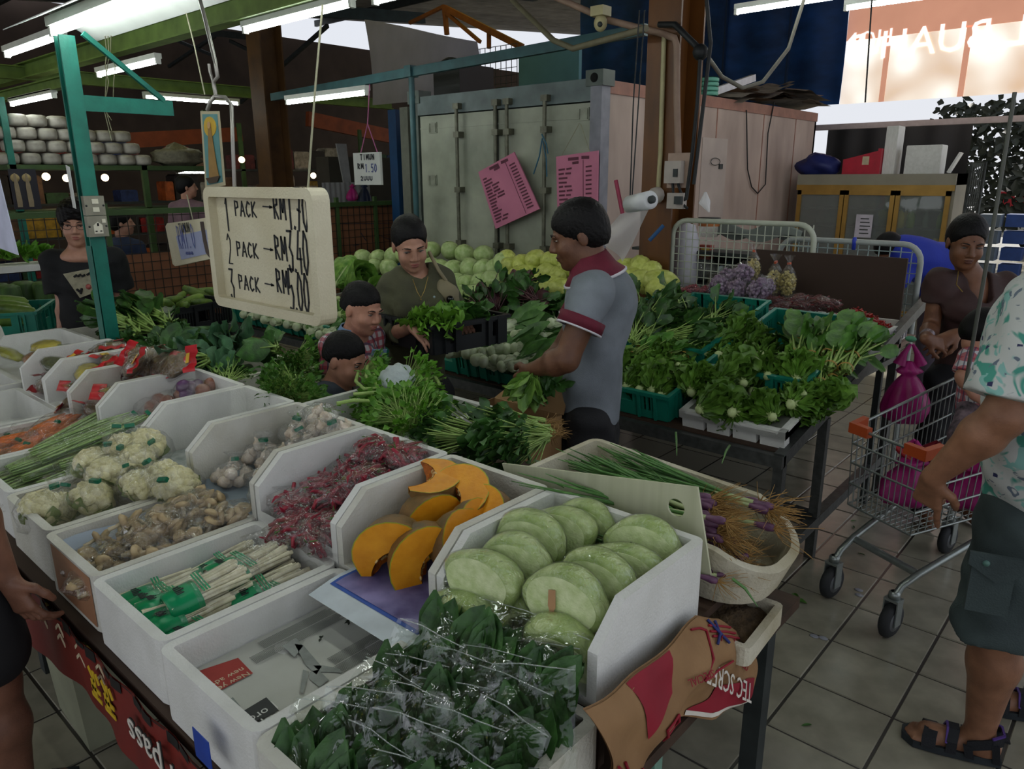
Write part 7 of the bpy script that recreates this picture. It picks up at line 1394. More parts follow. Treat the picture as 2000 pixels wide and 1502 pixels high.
m_=MB();m_.tube([V((0,0,.07)),-FH*.02-RH*.03+ZU*.12,-RH*.08+ZU*.2+FH*.05],.009,6);m_.build('strap',MATS['beige_leather'],hb)
C0,C1,C2=up(877,648,G-.40),up(958,611,G-.02),up(772,645,G-.08);C2.z=C0.z+.0;C1.z=C0.z+.02
ux,vy=(C2-C0),(C1-C0);BK=crate(.40,.40,.13,BLACKC,True,'black_crate');o=put(BK,'black plastic crate of lettuce held by the woman in olive','crate',None,(0,0,0));ce_=C0+ux*.5+vy*.5-ZU*.125
vx=unit(V((-ux.x,-ux.y,0)));o.matrix_world=Matrix(((vx.x,-vx.y,0,ce_.x),(vx.y,vx.x,0,ce_.y),(0,0,1,ce_.z),(0,0,0,1)))@Matrix.Diagonal((ux.length/.4,vy.length/.4,1,1))
FR=M('frilly_lettuce','#5d9127',.4,.25,20,.3,60,c2='#80b540',rnd=.05,trans=.2)
for i,(x,y,dg,mt,nm,k,L_,W_)in enumerate(((832,628,-.27,FR,'frilly bright lettuce nearest the woman\'s hand',46,.1,.09),(862,630,-.26,FR,'frilly bright lettuce at the crate front corner',46,.1,.09),(898,606,-.14,MIDG,'round leafed greens at the crate back',18,.09,.08),(930,606,-.1,DKG,'dark greens at the far end of the black crate',22,.09,.06))):
 m_=MB()
 for j in range(k):m_.leaf(rv(.03),V((R.uniform(-1,1),R.uniform(-1,1),R.uniform(.1,1))),rv(.6)+ZU,L_*R.uniform(.7,1.1),W_,R.uniform(-.2,.9),.2 if mt is FR else .05,6,5,.1,1,0,R.uniform(0,6))
 m_.build('crate_lettuce' if mt is FR else 'crate_greens',mt,None,up(x,y+10,G+dg));tag(bpy.data.objects[[o.name for o in bpy.data.objects if o.name.startswith('crate_lettuce' if mt is FR else 'crate_greens')][-1]],nm,'lettuce' if mt is FR else 'greens','greens in the black crate')
def boy(lb,hx,hy,G,k,f,tilt,shirt,plaid=False,low=720):
 b=person(lb,up(hx,760,G));h=Head(up(hx,hy,G),f,tilt,k);nb=h.p(0,-.03,-.14);fw=unit(V((f.x,f.y,0)));sd=fw.cross(ZU);s1,s2=nb-ZU*.035+sd*.125,nb-ZU*.035-sd*.125;ch,wa=nb-ZU*.13,nb-ZU*.38
 e1,e2=s1-ZU*.2+sd*.02,s2-ZU*.2-sd*.02;w1,w2=e1-ZU*.14+fw*.1,e2-ZU*.14+fw*.1;h1,h2=wa-ZU*.06+sd*.07,wa-ZU*.06-sd*.07
 gpart_('body',[(h.skin(nb,.045,1.03,1)+[ell(nb-ZU*.04,(.09,.07,.05),(sd,fw,ZU),.04)],.0048),(armp(s1,e1,w1,.72)+handp(w1,w1-e1,sd,(.3,.4,.3),.75,1),.007),(armp(s2,e2,w2,.72)+handp(w2,w2-e2,-sd,(.3,.4,.3),.75,-1),.007),([cap(h1,V((h1.x,h1.y,.06)),.07,.035),cap(h2,V((h2.x,h2.y,.06)),.07,.035),cap(V((h1.x,h1.y,.04)),V((h1.x,h1.y,.035))+fw*.13,.034,.025),cap(V((h2.x,h2.y,.04)),V((h2.x,h2.y,.035))+fw*.13,.034,.025)],.012)],SK_CHD,b)
 gpart_('shirt',[([cap(s1,s2,.05,.05,.04),cap(ch,wa,.115,.12,.05,[(wa-ZU*.04,-ZU)],fl=(fw,.82)),cap(nb-ZU*.03,ch,.06,.1,.04),sleeve(s1,e1,.6,.052,.055),sleeve(s2,e2,.6,.052,.055),cap(nb+ZU*.05,nb-ZU*.02,.05,.05,.01,None,True)],.0068,(.0015,40))],shirt,b)
 gpart_('shorts',[([cap(wa-ZU*.02,wa-ZU*.08,.115,.12,.04,fl=(fw,.85)),cap(h1,h1-ZU*.25,.08,.085,.03),cap(h2,h2-ZU*.25,.08,.085,.03)],.012)],TRD,b)
 gpart_('hair',[(h.hair(-.042,.068,(),.5,.012),.0045,(.0006,300))],HAIR,b);h.face(b,M('child_lip','#9a5a52',.4),.5,gaze=(0,-.5));return b,h,nb,fw,sd
PL=bpy.data.materials.new('red_white_plaid');PL.use_nodes=True;n_=PL.node_tree.nodes;l_=PL.node_tree.links;MATS['red_white_plaid']=PL
tcx=n_.new('ShaderNodeTexCoord');prev=None
for i,(ax,sc,w,c)in enumerate((('Y',55,.62,(.36,.03,.05)),('Z',50,.66,(.36,.03,.05)),('X',90,.85,(.05,.05,.1)))):
 wv=n_.new('ShaderNodeTexWave');wv.bands_direction=ax;wv.inputs['Scale'].default_value=sc/6.28*1.0;l_.new(tcx.outputs['Object'],wv.inputs['Vector']);mt_=n_.new('ShaderNodeMath');mt_.operation='GREATER_THAN';mt_.inputs[1].default_value=w;l_.new(wv.outputs['Fac'],mt_.inputs[0])
 mx=n_.new('ShaderNodeMixRGB');ml=n_.new('ShaderNodeMath');ml.operation='MULTIPLY';ml.inputs[1].default_value=.8;l_.new(mt_.outputs[0],ml.inputs[0]);l_.new(ml.outputs[0],mx.inputs[0]);mx.inputs[2].default_value=(*c,1)
 if prev:l_.new(prev,mx.inputs[1])
 else:mx.inputs[1].default_value=(.52,.50,.52,1)
 prev=mx.outputs[0]
l_.new(prev,n_['Principled BSDF'].inputs['Base Color']);n_['Principled BSDF'].inputs['Roughness'].default_value=.8
b1,h1_,nb,fw,sd=boy('older boy with crew cut in red and white plaid shirt, gazing at the greens',708,602,3.22,.93,RH*.80-FH*.52-ZU*.30,.04,PL)
DEN=M('denim_trim','#5f7596',.75,.12,40);m_=MB();m_.lathe([(.05,.03),(.056,.032),(.072,-.012),(.066,-.014)],24,nb+ZU*.0,ZU+fw*.25,lob=lambda t:1+.06*cos(2*t));mpart('collar',m_,DEN,b1);p=up(740,688,3.1);m_=MB();m_.obox(p,RH*.032,FH*.006,ZU*.013+RH*.004);mpart('pocket_flap',m_,DEN,b1)
boy('smaller boy with crew cut, only his head showing over the stall',676,700,2.98,.90,RH*.86-FH*.36-ZU*.34,-.02,M('dark_shirt','#39404a',.8))
G=4.3;tn=person('teenage boy with glasses in black printed T-shirt behind the teal post',up(165,650,G));f0=RH*.34-FH*.92-ZU*.12;ht=Head(up(150,437,G),f0,.03,1.04);nb=up(155,492,G+.02);s1,s2=up(104,510,G+.0),up(222,508,G+.06);e1,e2=up(124,590,G),up(236,580,G+.1);w1,w2=up(120,650,G-.05),up(215,620,G+.22);ch,wa,pl_=up(163,545,G+.03),up(168,630,G+.03),up(170,680,G+.03);hA,hB=pl_-RH*.09,pl_+RH*.09
gpart_('body',[(ht.skin(nb,.05)+[ell(nb-ZU*.03,(.12,.09,.05),(RH,FH,ZU),.04)],.0055),(armp(s1,e1,w1,.85)+handp(w1,w1-e1,-RH,(.3,.4,.3),.9,1),.007),(armp(s2,e2,w2,.9)+handp(w2,w2-e2,RH,(.3,.4,.3),.9,-1),.007),([cap(hA,flo(hA),.085,.042),cap(hB,flo(hB),.085,.042),cap(flo(hA),flo(hA)-FH*.16-ZU*.03,.038,.028),cap(flo(hB),flo(hB)-FH*.16-ZU*.03,.038,.028)],.014)],SK_CH,tn)
BT=M('black_cotton','#0f1012',.85,.2,10,.2,250)
gpart_('t_shirt',[([cap(s1,s2,.062,.062,.05),cap(ch,wa,.14,.14,.06,fl=(FH,.8)),cap(wa,pl_,.14,.145,.05,[(pl_-ZU*.0,-ZU)],fl=(FH,.8)),cap(nb-ZU*.04,ch,.07,.12,.05),sleeve(s1,e1,.75,.07,.085),sleeve(s2,e2,.75,.07,.085),cap(nb+ZU*.05,nb-ZU*.02-FH*.02,.062,.06,.01,None,True)],.008,(.0025,30))],BT,tn)
gpart_('shorts',[([cap(pl_,pl_-ZU*.08,.135,.14,.04,fl=(FH,.85)),cap(hA,hA-ZU*.4,.1,.1,.04),cap(hB,hB-ZU*.4,.1,.1,.04)],.013)],M('pale_shorts','#8f9096',.8,.15,20),tn)
gpart_('hair',[(ht.hair(.01,.05,[ht.e(-.01,.03,.085,.075,.07,.04,.02)],1.7,-.015),.0055,(.0016,160))],HAIR,tn);ht.face(tn,LIPC,.5)
m_=MB()
for x in(-1,1):m_.tube([ht.p(x*.033+.021*cos(t),.098,.0+.015*sin(t))for t in np.linspace(0,6.28,17)],.0014,5);m_.tube([ht.p(x*.054,.098,.004),ht.p(x*.08,.03,.006),ht.p(x*.08,-.02,.0)],.0014,5)
m_.tube([ht.p(-.012,.1,.003),ht.p(.012,.1,.003)],.0014,5);mpart('glasses',m_,M('dark_glasses_frame','#17110f',.3),tn)
m_=MB();fp=[up(x,y,G-.105)for x,y in((123,535),(184,523),(193,568),(156,582))];m_.add(fp+[p+FH*.01 for p in fp],[(3,2,1,0),(4,5,6,7),(0,1,5,4),(1,2,6,5),(2,3,7,6),(3,0,4,7)]);mpart('shirt_print',m_,M('cream_shirt_print','#8b866f',.7,.2,40),tn)
m_=MB();
for a,b in(((145,541),(150,537)),((152,540),(158,536)),((160,540),(166,537)),((170,537),(176,533)),((150,565),(157,570)),((160,563),(158,574))):m_.bar(up(*a,G-.108),up(*b,G-.108),.012,.01)
mpart('print_lettering',m_,BT,tn);m_=MB();m_.ball(up(173,560,G-.105),.016,8,6);mpart('print_spot',m_,M('print_red','#8f4a44',.7),tn)
G=3.52;wb=person('woman in dark brown top with tied hair, holding a pink bag',up(1870,900,G));f0=-FH*.93-RH*.22-ZU*.30;hb_=Head(up(1888,472,G),f0,.03,1.0);nb=up(1896,545,G+.04)
s1,s2=up(1835,552,G+.02),up(1962,560,G+.05);e1,e2=up(1818,640,G+.02),up(1968,670,G-.02);w1,w2=up(1808,662,G-.22),up(1868,652,G-.20);ch,wa,pl_=up(1895,590,G+.04),up(1890,660,G+.04),up(1885,720,G+.04);hA,hB=pl_-RH*.09-ZU*.06,pl_+RH*.09-ZU*.06
fA,fB=V((hA.x,hA.y,.06))-RH*.05-FH*.05,V((hB.x,hB.y,.06))
gpart_('body',[(hb_.skin(nb,.047)+[ell(nb-ZU*.05+FH*.01,(.12,.08,.05),(RH,FH,ZU),.05),cap(nb,nb-ZU*.1-FH*.045,.054,.06,.04)],.005),(armp(s1,e1,w1,.88)+handp(w1,RH*.9-FH*.1-ZU*.3,ZU*.5-FH*.6,(.5,.6,.4),.92,-1),.0048),(armp(s2,e2,w2,.88)+handp(w2,-RH*.8-FH*.2-ZU*.35,ZU*.6-FH*.6,(.25,.35,.3),.95,1),.0048),([cap(hA,fA,.085,.04),cap(hB,fB,.085,.04),cap(fA,fA-FH*.15-RH*.03-ZU*.03,.036,.026),cap(fB,fB-FH*.16-ZU*.03,.038,.028)],.012)],SK_INW,wb)
BRN=M('dark_brown_jersey','#33201d',.75,.14,9,.15,250,c2='#3d2624')
gpart_('top',[([cap(s1,s2,.06,.06,.05),cap(ch,wa,.138,.12,.06,fl=(FH,.8)),cap(wa,pl_,.12,.145,.06,[(pl_-ZU*.02,-(ZU+RH*.1).normalized())],fl=(FH,.84)),ell(up(1893,602,G-.05),(.12,.07,.075),(RH,FH,ZU),.06),cap(nb-ZU*.05,ch,.08,.12,.05),sleeve(s1,e1,.42,.068,.068),sleeve(s2,e2,.42,.068,.068),cap(nb+ZU*.04-FH*.04,nb-ZU*.07-FH*.1,.058,.046,.008,None,True)],.007,(.0018,36))],BRN,wb)
gpart_('trousers',[([cap(pl_,pl_-ZU*.06,.135,.14,.05,fl=(FH,.85)),cap(hA,fA+ZU*.04,.098,.07,.04),cap(hB,fB+ZU*.04,.098,.07,.04)],.012,(.003,26))],TRD,wb)
gpart_('hair',[(hb_.hair(.02,.074,[hb_.e(.0,-.1,.0,.06,.05,.06,.03)],.7,0),.005,(.0006,300))],HAIR,wb);hb_.face(wb,LIPD,.4,gaze=(0,-.7))
m_=MB();m_.ball(hb_.p(0,.0885,.036),.0035,6,5);mpart('forehead_mark',m_,M('red_mark','#2a0b0b',.6),wb)
m_=MB();m_.tube([up(1872,530,G-.03),up(1868,556,G-.10),up(1880,570,G-.13)],.0025,5);m_.tube([up(1922,532,G-.03),up(1918,560,G-.1)],.0025,5);mpart('necklace',m_,M('gold_chain','#a58a4a',.3,metal=.8),wb)
m_=MB();
for i in range(3):m_.lathe([(.031,-.002),(.034,0),(.031,.002)],16,w1.lerp(e1,.12+.08*i),unit(w1-e1))
mpart('bangles',m_,M('pale_bangle','#8d8288',.3,metal=.5),wb)
m_=MB();m_.ball(up(1779,662,G-.23),(.025,.02,.014),8,6);tag(m_.build('money_roll',M('green_note','#4f8a6a',.6)),'small green folded note in the woman\'s hand','note')
PINKB=M('pink_plastic_bag','#b01f78',.3,.12,9,.5,14,c2='#c23a92',trans=.35)
def carrier(name,lb,top,bot,w,d,mat,k=0,ax=RH,handles=True):
 t=thing(name,lb,'bag',bot);H_=(top-bot).length;az=unit(top-bot);ay=az.cross(ax).normalized();m_=MB()
 def P(u,v):
  a=2*pi*u;pr_=(sin(pi*min(1,v*1.15+.03)**.55))**.6*(1-.15*v)if v<.8 else .62-.5*(v-.8)/.2;f=1+.10*sin(5*a+k+2*v)+.05*sin(11*a+3*v);return az*(H_*.78*v)+ax*(w*pr_*f*cos(a))+ay*(d*pr_*f*sin(a))
 m_.sheet(P,40,18);m_.build('bag_body',mat,t)
 if handles:
  for s in(-1,1):m_=MB();m_.tube([az*H_*.74+ax*w*.45*s,az*H_*.88+ax*w*.28*s,az*H_+ax*.004*s],[.03,.014,.006],8);m_.build('handle',mat,t)
 return t
carrier('carrier_bag','pink plastic carrier bag hanging from the woman\'s hand',up(1781,672,G-.23),up(1765,822,G-.23),.108,.085,PINKB,1)
G=1.9;om=person('man in green patterned shirt, grey cargo shorts and sandals, cut by the frame',up(2060,1300,G));sh,el,wr=up(2048,600,G-.08),up(1962,812,G-.12),up(1822,932,G-.02)
pl_,wa,ch=up(2085,1010,G+.02),up(2080,860,G),up(2080,650,G);hA,hB=up(2005,1020,G-.0),up(2140,1020,G+.12);kA,aA=up(1945,1215,G-.04),V((0,0,0))
aA=up(1912,1432,G-.02);aA.z=.085;kB=up(2075,1215,G+.12);aB=up(2040,1395,G+.14);aB.z=.085;tA=unit(up(1812,1388,G)-up(1930,1470,G));tA.z=0;tA=unit(-RH*.85+FH*.42);tB=unit(-RH*.8+FH*.3)
def footp(a,t):return[cap(a,a-ZU*.04-t*.03,.036,.034,.02),cap(a-ZU*.045,a-ZU*.05+t*.13,.034,.036,.03)]+[cap(a-ZU*.052+t*.12+t.cross(ZU)*q,a-ZU*.06+t*(.185-abs(q)*.55)+t.cross(ZU)*q,.013,.011,.01)for q in(-.032,-.014,.002,.018,.032)]
hd_o=handp(wr,up(1806,1000,G+.02)-wr,-RH*.75-FH*.5,(.75,.9,.6),1.05,1,.05,{0:(.12,.12,.1)})
ho_=Head(up(2120,430,G),-RH*.8+FH*.2-ZU*.2,0,1.0);nbo=up(2095,545,G)
gpart_('body',[(armp(sh,el,wr,1.08,1.15)+hd_o,.0042),(ho_.skin(nbo,.055),.008),([cap(hA,kA,.085,.062,.03),cap(kA,kA.lerp(aA,.35)+RH*.012,.06,.066,.03),cap(kA.lerp(aA,.35)+RH*.012,aA,.066,.038,.03)]+footp(aA,tA),.0055),([cap(hB,kB,.085,.062,.03),cap(kB,kB.lerp(aB,.35),.06,.064,.03),cap(kB.lerp(aB,.35),aB,.064,.038,.03)]+footp(aB,tB),.008),(armp(up(2180,620,G+.2),up(2230,800,G+.2),up(2200,960,G+.15)),.012)],SK_OLD,om)
SHT=bpy.data.materials.new('green_patterned_cotton');SHT.use_nodes=True;n_=SHT.node_tree.nodes;l_=SHT.node_tree.links;tcx=n_.new('ShaderNodeTexCoord');prev=None
for i,(sc,lo_,hi_,c,kind)in enumerate(((13,.54,.60,'#3f8c7c','n'),(19,.60,.64,'#7fb0a8','n'),(26,.62,.66,'#5e6a78','n'),(17,.0,.15,'#23264f','v'))):
 if kind=='n':
  nz=n_.new('ShaderNodeTexNoise');nz.inputs['Scale'].default_value=sc;nz.inputs['Detail'].default_value=2;nz.inputs['Distortion'].default_value=1.2;fo_=nz.outputs['Fac'];mp=n_.new('ShaderNodeMapping');mp.inputs['Location'].default_value=(i*3.1,i*1.7,i*.9);l_.new(tcx.outputs['Object'],mp.inputs[0]);l_.new(mp.outputs[0],nz.inputs['Vector'])
 else:nz=n_.new('ShaderNodeTexVoronoi');nz.inputs['Scale'].default_value=sc;nz.distance='CHEBYCHEV';fo_=nz.outputs['Distance'];l_.new(tcx.outputs['Object'],nz.inputs['Vector'])
 mr=n_.new('ShaderNodeMapRange');mr.inputs[1].default_value=lo_;mr.inputs[2].default_value=hi_
 if kind=='v':mr.inputs[1].default_value=.11;mr.inputs[2].default_value=.09
 l_.new(fo_,mr.inputs[0]);mx=n_.new('ShaderNodeMixRGB');l_.new(mr.outputs[0],mx.inputs[0]);mx.inputs[2].default_value=(*lin(c),1)
 if prev:l_.new(prev,mx.inputs[1])
 else:mx.inputs[1].default_value=(*lin('#b9bcb8'),1)
 prev=mx.outputs[0]
l_.new(prev,n_['Principled BSDF'].inputs['Base Color']);n_['Principled BSDF'].inputs['Roughness'].default_value=.8
hem=[(up(1950,1000,G),unit(-ZU-RH*.55))]
gpart_('shirt',[([cap(sh+RH*.06,up(2170,600,G+.12),.085,.085,.05),cap(ch,wa,.19,.2,.06,None,fl=(FH,.8)),cap(wa,pl_,.2,.205,.06,[(up(1940,975,G),unit(-ZU-RH*.75))],fl=(FH,.8)),sleeve(sh,el,.86,.095,.11,.04)],.0075,(.0035,26))],SHT,om)
SRT=M('grey_green_cargo_cotton','#343f40',.8,.14,8,.25,220,c2='#3d4949')
gpart_('shorts',[([cap(pl_+ZU*.05,pl_-ZU*.05,.17,.18,.05,fl=(FH,.85)),cap(hA,kA-ZU*.02,.125,.112,.04,[(kA-ZU*.035,unit(-ZU-RH*.05))]),cap(hB,kB-ZU*.02,.125,.112,.04,[(kB-ZU*.035,-ZU)])],.007,(.004,24))],SRT,om)
p=up(1902,1115,G-.115);m_=MB();pu,pn=unit(RH*.9-FH*.42),unit(RH*-.42-FH*.9);pc=up(1932,1150,G-.118);m_.obox(pc,pu*.05,pn*.01,ZU*.07);mpart('cargo_pocket',m_,SRT,om);m_=MB();m_.prism([(-.06,.03),(.06,.03),(.062,-.02),(.012,-.05),(-.06,-.005)],pc+ZU*.075+pn*.004,pu,ZU,pn*.012);mpart('pocket_flap',m_,SRT,om);m_=MB();m_.lathe([(0,.005),(.008,.004),(.009,0)],12,pc+ZU*.08-pu*.02+pn*.016,pn);mpart('button',m_,M('green_button','#4d6f66',.4),om)
SOLE=M('sandal_sole','#22282c',.7,.2,20);STRP=M('black_sandal_strap','#101218',.7,.2,40,.2,200);PURP=M('purple_trim','#4b2f7a',.6)
for a,t in((aA,tA),(aB,tB)):
 sd_=t.cross(ZU);b=V((a.x,a.y,0));sa=thing('sandal','black strapped sandal with purple trim on the %s foot of the man in shorts'%('nearer' if a is aA else 'farther'),'sandal',b,0,'sandals')
 po_=[(-.065,-.03),(-.06,.03),(0,.04),(.1,.048),(.17,.045),(.2,.02),(.2,-.015),(.17,-.045),(.1,-.046),(0,-.038)]
 MB().prism(po_,(0,0,.002),t,sd_,(0,0,.024)).build('sole',SOLE,sa)
 def strap(pts,w,mat,nm):
  m_=MB();P_=[t*x+sd_*y+ZU*z for x,y,z in pts];k=len(P_)
  for q in range(k-1):
   dd=unit(P_[q+1]-P_[q]);m_.obox((P_[q]+P_[q+1])/2,(P_[q+1]-P_[q])/2*1.1,t*w if abs(dd.dot(t))<.7 else ZU*w,dd.cross(t if abs(dd.dot(t))<.7 else ZU)*.003)
  m_.build(nm,mat,sa)
 strap([(.13,-.048,.02),(.13,-.04,.052),(.125,-.015,.064),(.12,.015,.064),(.125,.042,.05),(.13,.049,.02)],.019,STRP,'toe_strap');strap([(.07,-.045,.02),(.07,-.042,.055),(.065,-.015,.082),(.065,.015,.082),(.07,.042,.055),(.07,.045,.02)],.014,STRP,'instep_strap')
 strap([(.03,.045,.06),(-.03,.043,.085),(-.058,.02,.09),(-.06,-.02,.09),(-.03,-.043,.085),(.03,-.045,.06)],.017,STRP,'heel_strap');strap([(.085,-.044,.05),(.083,-.015,.083),(.083,.015,.083),(.085,.044,.05)],.003,PURP,'trim');strap([(-.03,.044,.104),(-.058,.021,.109),(-.06,-.021,.109),(-.03,-.044,.104)],.003,PURP,'trim')
 for sg in(-1,1):strap([(.02,.044*sg,.02),(.03,.046*sg,.06)],.012,STRP,'side_strap');strap([(-.05,.036*sg,.02),(-.04,.042*sg,.08)],.01,STRP,'side_strap')
G=1.62;le=person('person in dark clothes cut off beside the stall, hand hanging',up(-170,1300,G));sh,el,wr=up(-150,700,G),up(-70,960,G),up(15,1130,G+.02)
kn,an=up(0,1330,G),V((0,0,0));an=V((kn.x,kn.y,.09))-RH*.02;pv=up(-140,1080,G);hq=up(-70,1090,G+.03);kq=hq.lerp(an,.48)
gpart_('body',[(armp(sh,el,wr,1.0,1.05)+handp(wr,RH*.35-ZU,-RH*.3-FH*.85,(.35,.5,.35),1.0,1),.0042),([cap(hq,kq,.085,.06,.03),cap(kq,kq.lerp(an,.35),.058,.062,.03),cap(kq.lerp(an,.35),an,.062,.038,.03)]+footp(an,FH),.007),([cap(up(-190,1090,G),V((up(-190,1090,G).x,up(-190,1090,G).y,.08)),.08,.04)],.014),(Head(up(-180,420,G),FH,0,1.0).skin(up(-175,560,G)),.01)],SKIN('ruddy_skin','#6d4a3a','#7c5543'),le)
gpart_('clothes',[([cap(up(-180,640,G),up(-180,900,G),.16,.15,.06),cap(up(-180,900,G),pv-RH*.05,.15,.15,.06),sleeve(sh,el,.55,.075,.08),cap(hq-RH*.03,hq.lerp(kq,.75),.10,.10,.04)],.012)],M('dark_clothes','#17171a',.85),le)
m_=MB();m_.lathe([(.042,-.012),(.047,-.012),(.047,.012),(.042,.012)],18,an+ZU*.03,ZU);mpart('ankle_strap',m_,STRP,le)
m_=MB();m_.prism([(-.08,-.045),(.2,-.045),(.21,.03),(-.07,.045)],V((an.x,an.y,.0)),FH,RH,(0,0,.025));mpart('shoe_sole',m_,SOLE,le)
G=2.95;cd_=person('small child with black hair in the trolley seat, plaid sleeve',up(1925,720,G));hc=Head(up(1922,655,G),RH*.5-FH*.1-ZU*.4,.2,.82);nb=up(1920,700,G)
gpart_('body',[(hc.skin(nb,.045,1.02,1),.006),(armp(up(1895,700,G-.05),up(1880,735,G-.08),up(1900,770,G-.12),.6)+handp(up(1900,770,G-.12),RH-ZU*.5,-FH,(.4,.5,.3),.6),.006),([cap(up(1905,790,G),up(1880,850,G-.1),.05,.04),cap(up(1930,790,G),up(1915,850,G-.1),.05,.04),cap(up(1880,850,G-.1),up(1885,930,G-.05),.035,.028)],.01)],SK_CHD,cd_)
gpart_('shirt',[([cap(up(1918,715,G),up(1915,790,G),.085,.09,.05),sleeve(up(1895,700,G-.05),up(1880,735,G-.08),.85,.045,.046),cap(up(1900,702,G-.02),up(1940,702,G),.05,.05,.04)],.0075,(.001,40))],PL,cd_)
FLW=M('dark_floral_cotton','#2a2a34',.8,.6,34,c2='#7d6a72');gpart_('trousers',[([cap(up(1905,785,G),up(1880,850,G-.1),.06,.05,.03),cap(up(1930,785,G),up(1915,850,G-.1),.06,.05,.03),cap(up(1880,850,G-.1),up(1885,900,G-.06),.048,.042,.03)],.008)],FLW,cd_)
gpart_('hair',[(hc.hair(.03,.055,(),1.2,-.01),.006)],HAIR,cd_)
G=5.6;bl=person('stooping person in bright blue shirt behind the mesh rack',up(1800,560,G));hh=Head(up(1737,488,G),-RH*.6-ZU*.8,0,1.0);ba,bb=up(1765,498,G),up(1838,520,G+.1)
gpart_('body',[(hh.skin(ba,.05),.009),([cap(bb,V((bb.x,bb.y,.05)),.1,.05)],.02),(armp(up(1755,515,G-.05),up(1750,570,G-.05),up(1748,620,G-.05)),.012)],SK_IN,bl)
BLU=M('bright_blue_cotton','#1c2f9a',.75,.12,6,.1,80);gpart_('shirt',[([cap(ba,bb,.15,.17,.06),cap(ba,up(1752,545,G-.04),.09,.09,.05),cap(bb,up(1842,560,G+.1),.17,.17,.05)],.012,(.004,18))],BLU,bl);gpart_('trousers',[([cap(up(1842,560,G+.1),V((bb.x,bb.y,.1)),.16,.08,.05)],.02)],M('dull_purple_trousers','#4d4450',.8),bl);gpart_('hair',[(hh.hair(.02,.06,(),.8),.009)],HAIR,bl)
for(x,y,g_,c,lb)in((238,470,7.2,'#1a2742','far shopper in dark blue behind the teal post'),(365,400,8.5,'#6d5560','far dark haired shopper beyond the plywood fence')):
 fp_=person(lb,up(x,560,g_));hh=Head(up(x,y-35,g_),RH*.4+FH*.2,0,1.0);n_b=hh.p(0,-.02,-.14)
 gpart_('body',[(hh.skin(n_b),.01),([cap(n_b-ZU*.55,V((n_b.x,n_b.y,.05)),.11,.06)],.03)],SK_CH,fp_);gpart_('shirt',[([cap(n_b-ZU*.08-RH*.14,n_b-ZU*.08+RH*.14,.06,.06,.05),cap(n_b-ZU*.12,n_b-ZU*.55,.14,.14,.06),cap(n_b-ZU*.08-RH*.15,n_b-ZU*.35-RH*.2,.06,.05),cap(n_b-ZU*.08+RH*.15,n_b-ZU*.35+RH*.2,.06,.05)],.02)],M('far_shirt'+c,c,.8),fp_);gpart_('hair',[(hh.hair(.02,.06,(),.9),.01)],HAIR,fp_)
 # ==== shopping trolley
CHR=M('zinc_wire','#9aa19e',.32,.12,30,metal=.75);ORG=M('orange_plastic_corner','#b04a22',.4,.1,12);TYRE=M('grey_rubber_tyre','#26282a',.7,.15,20)
a_=V((.45,.89,0)).normalized();p_=V((a_.y,-a_.x,0));F0=V((-.712,2.894,0));tl=thing('shopping_trolley','wire shopping trolley with orange corner guards on the tiled aisle','trolley',F0)
def T(x,y,z):return p_*x+a_*y+ZU*z
def q2(A,B,t):return A.lerp(B,t)
NT,NB,RT_,RB=(-.165,.03,.745),(-.15,.035,.42),(-.24,.68,.87),(-.23,.66,.50)
def mir(q):return(-q[0],q[1],q[2])
c_=[T(*q)for q in(NT,mir(NT),mir(RT_),RT_)];b4=[T(*q)for q in(NB,mir(NB),mir(RB),RB)]
m_=MB()
for k in range(4):m_.tube([c_[k],c_[(k+1)%4]],.006,6)
m_.build('top_rim',CHR,tl);m_=MB()
for z in(0,.28,.55,.8):
 L=[b4[k].lerp(c_[k],z)for k in range(4)]
 for k in range(4):m_.tube([L[k],L[(k+1)%4]],.0045,5)
m_.build('basket_rails',CHR,tl);m_=MB()
for k,n in((0,13),(1,20),(2,14),(3,20)):
 for i in range(n+1):m_.tube([b4[k].lerp(b4[(k+1)%4],i/n),c_[k].lerp(c_[(k+1)%4],i/n)],.0022,4,False)
for i in range(1,13):m_.tube([b4[0].lerp(b4[1],i/13),b4[3].lerp(b4[2],i/13)],.0022,4,False)
for i in range(1,14):m_.tube([b4[0].lerp(b4[3],i/14),b4[1].lerp(b4[2],i/14)],.0022,4,False)
o=m_.build('basket_wire',CHR,tl);o['kind']='stuff'
for k,s in((0,-1),(1,1)):
 e1=unit(c_[3 if k==0 else 2]-c_[k]);e2=-p_*s;m_=MB();m_.obox(c_[k]+e1*.03,e1*.042,p_*.014,ZU*.02);m_.obox(c_[k]+e2*.035,e2*.045,a_*.014,ZU*.02);m_.build('corner_guard',ORG,tl)
for s in(-1,1):
 m_=MB();m_.tube([T(s*.15,0,.165),T(s*.152,.03,.21),T(s*.16,.10,.25),T(s*.19,.42,.38),T(s*.22,.66,.46),T(s*.24,.75,.60),T(s*.25,.82,.98)],.0135,8);m_.build('chassis_tube',CHR,tl)
 m_=MB();m_.tube([T(s*.2,.45,.39),T(s*.24,.75,.24)],.012,7);m_.build('rear_strut',CHR,tl)
MB().tube([T(-.158,.105,.245),T(.158,.105,.245)],.015,8).build('cross_bar',CHR,tl);MB().tube([T(-.25,.82,.98),T(.25,.82,.98)],.016,8).build('handle',ORG,tl)
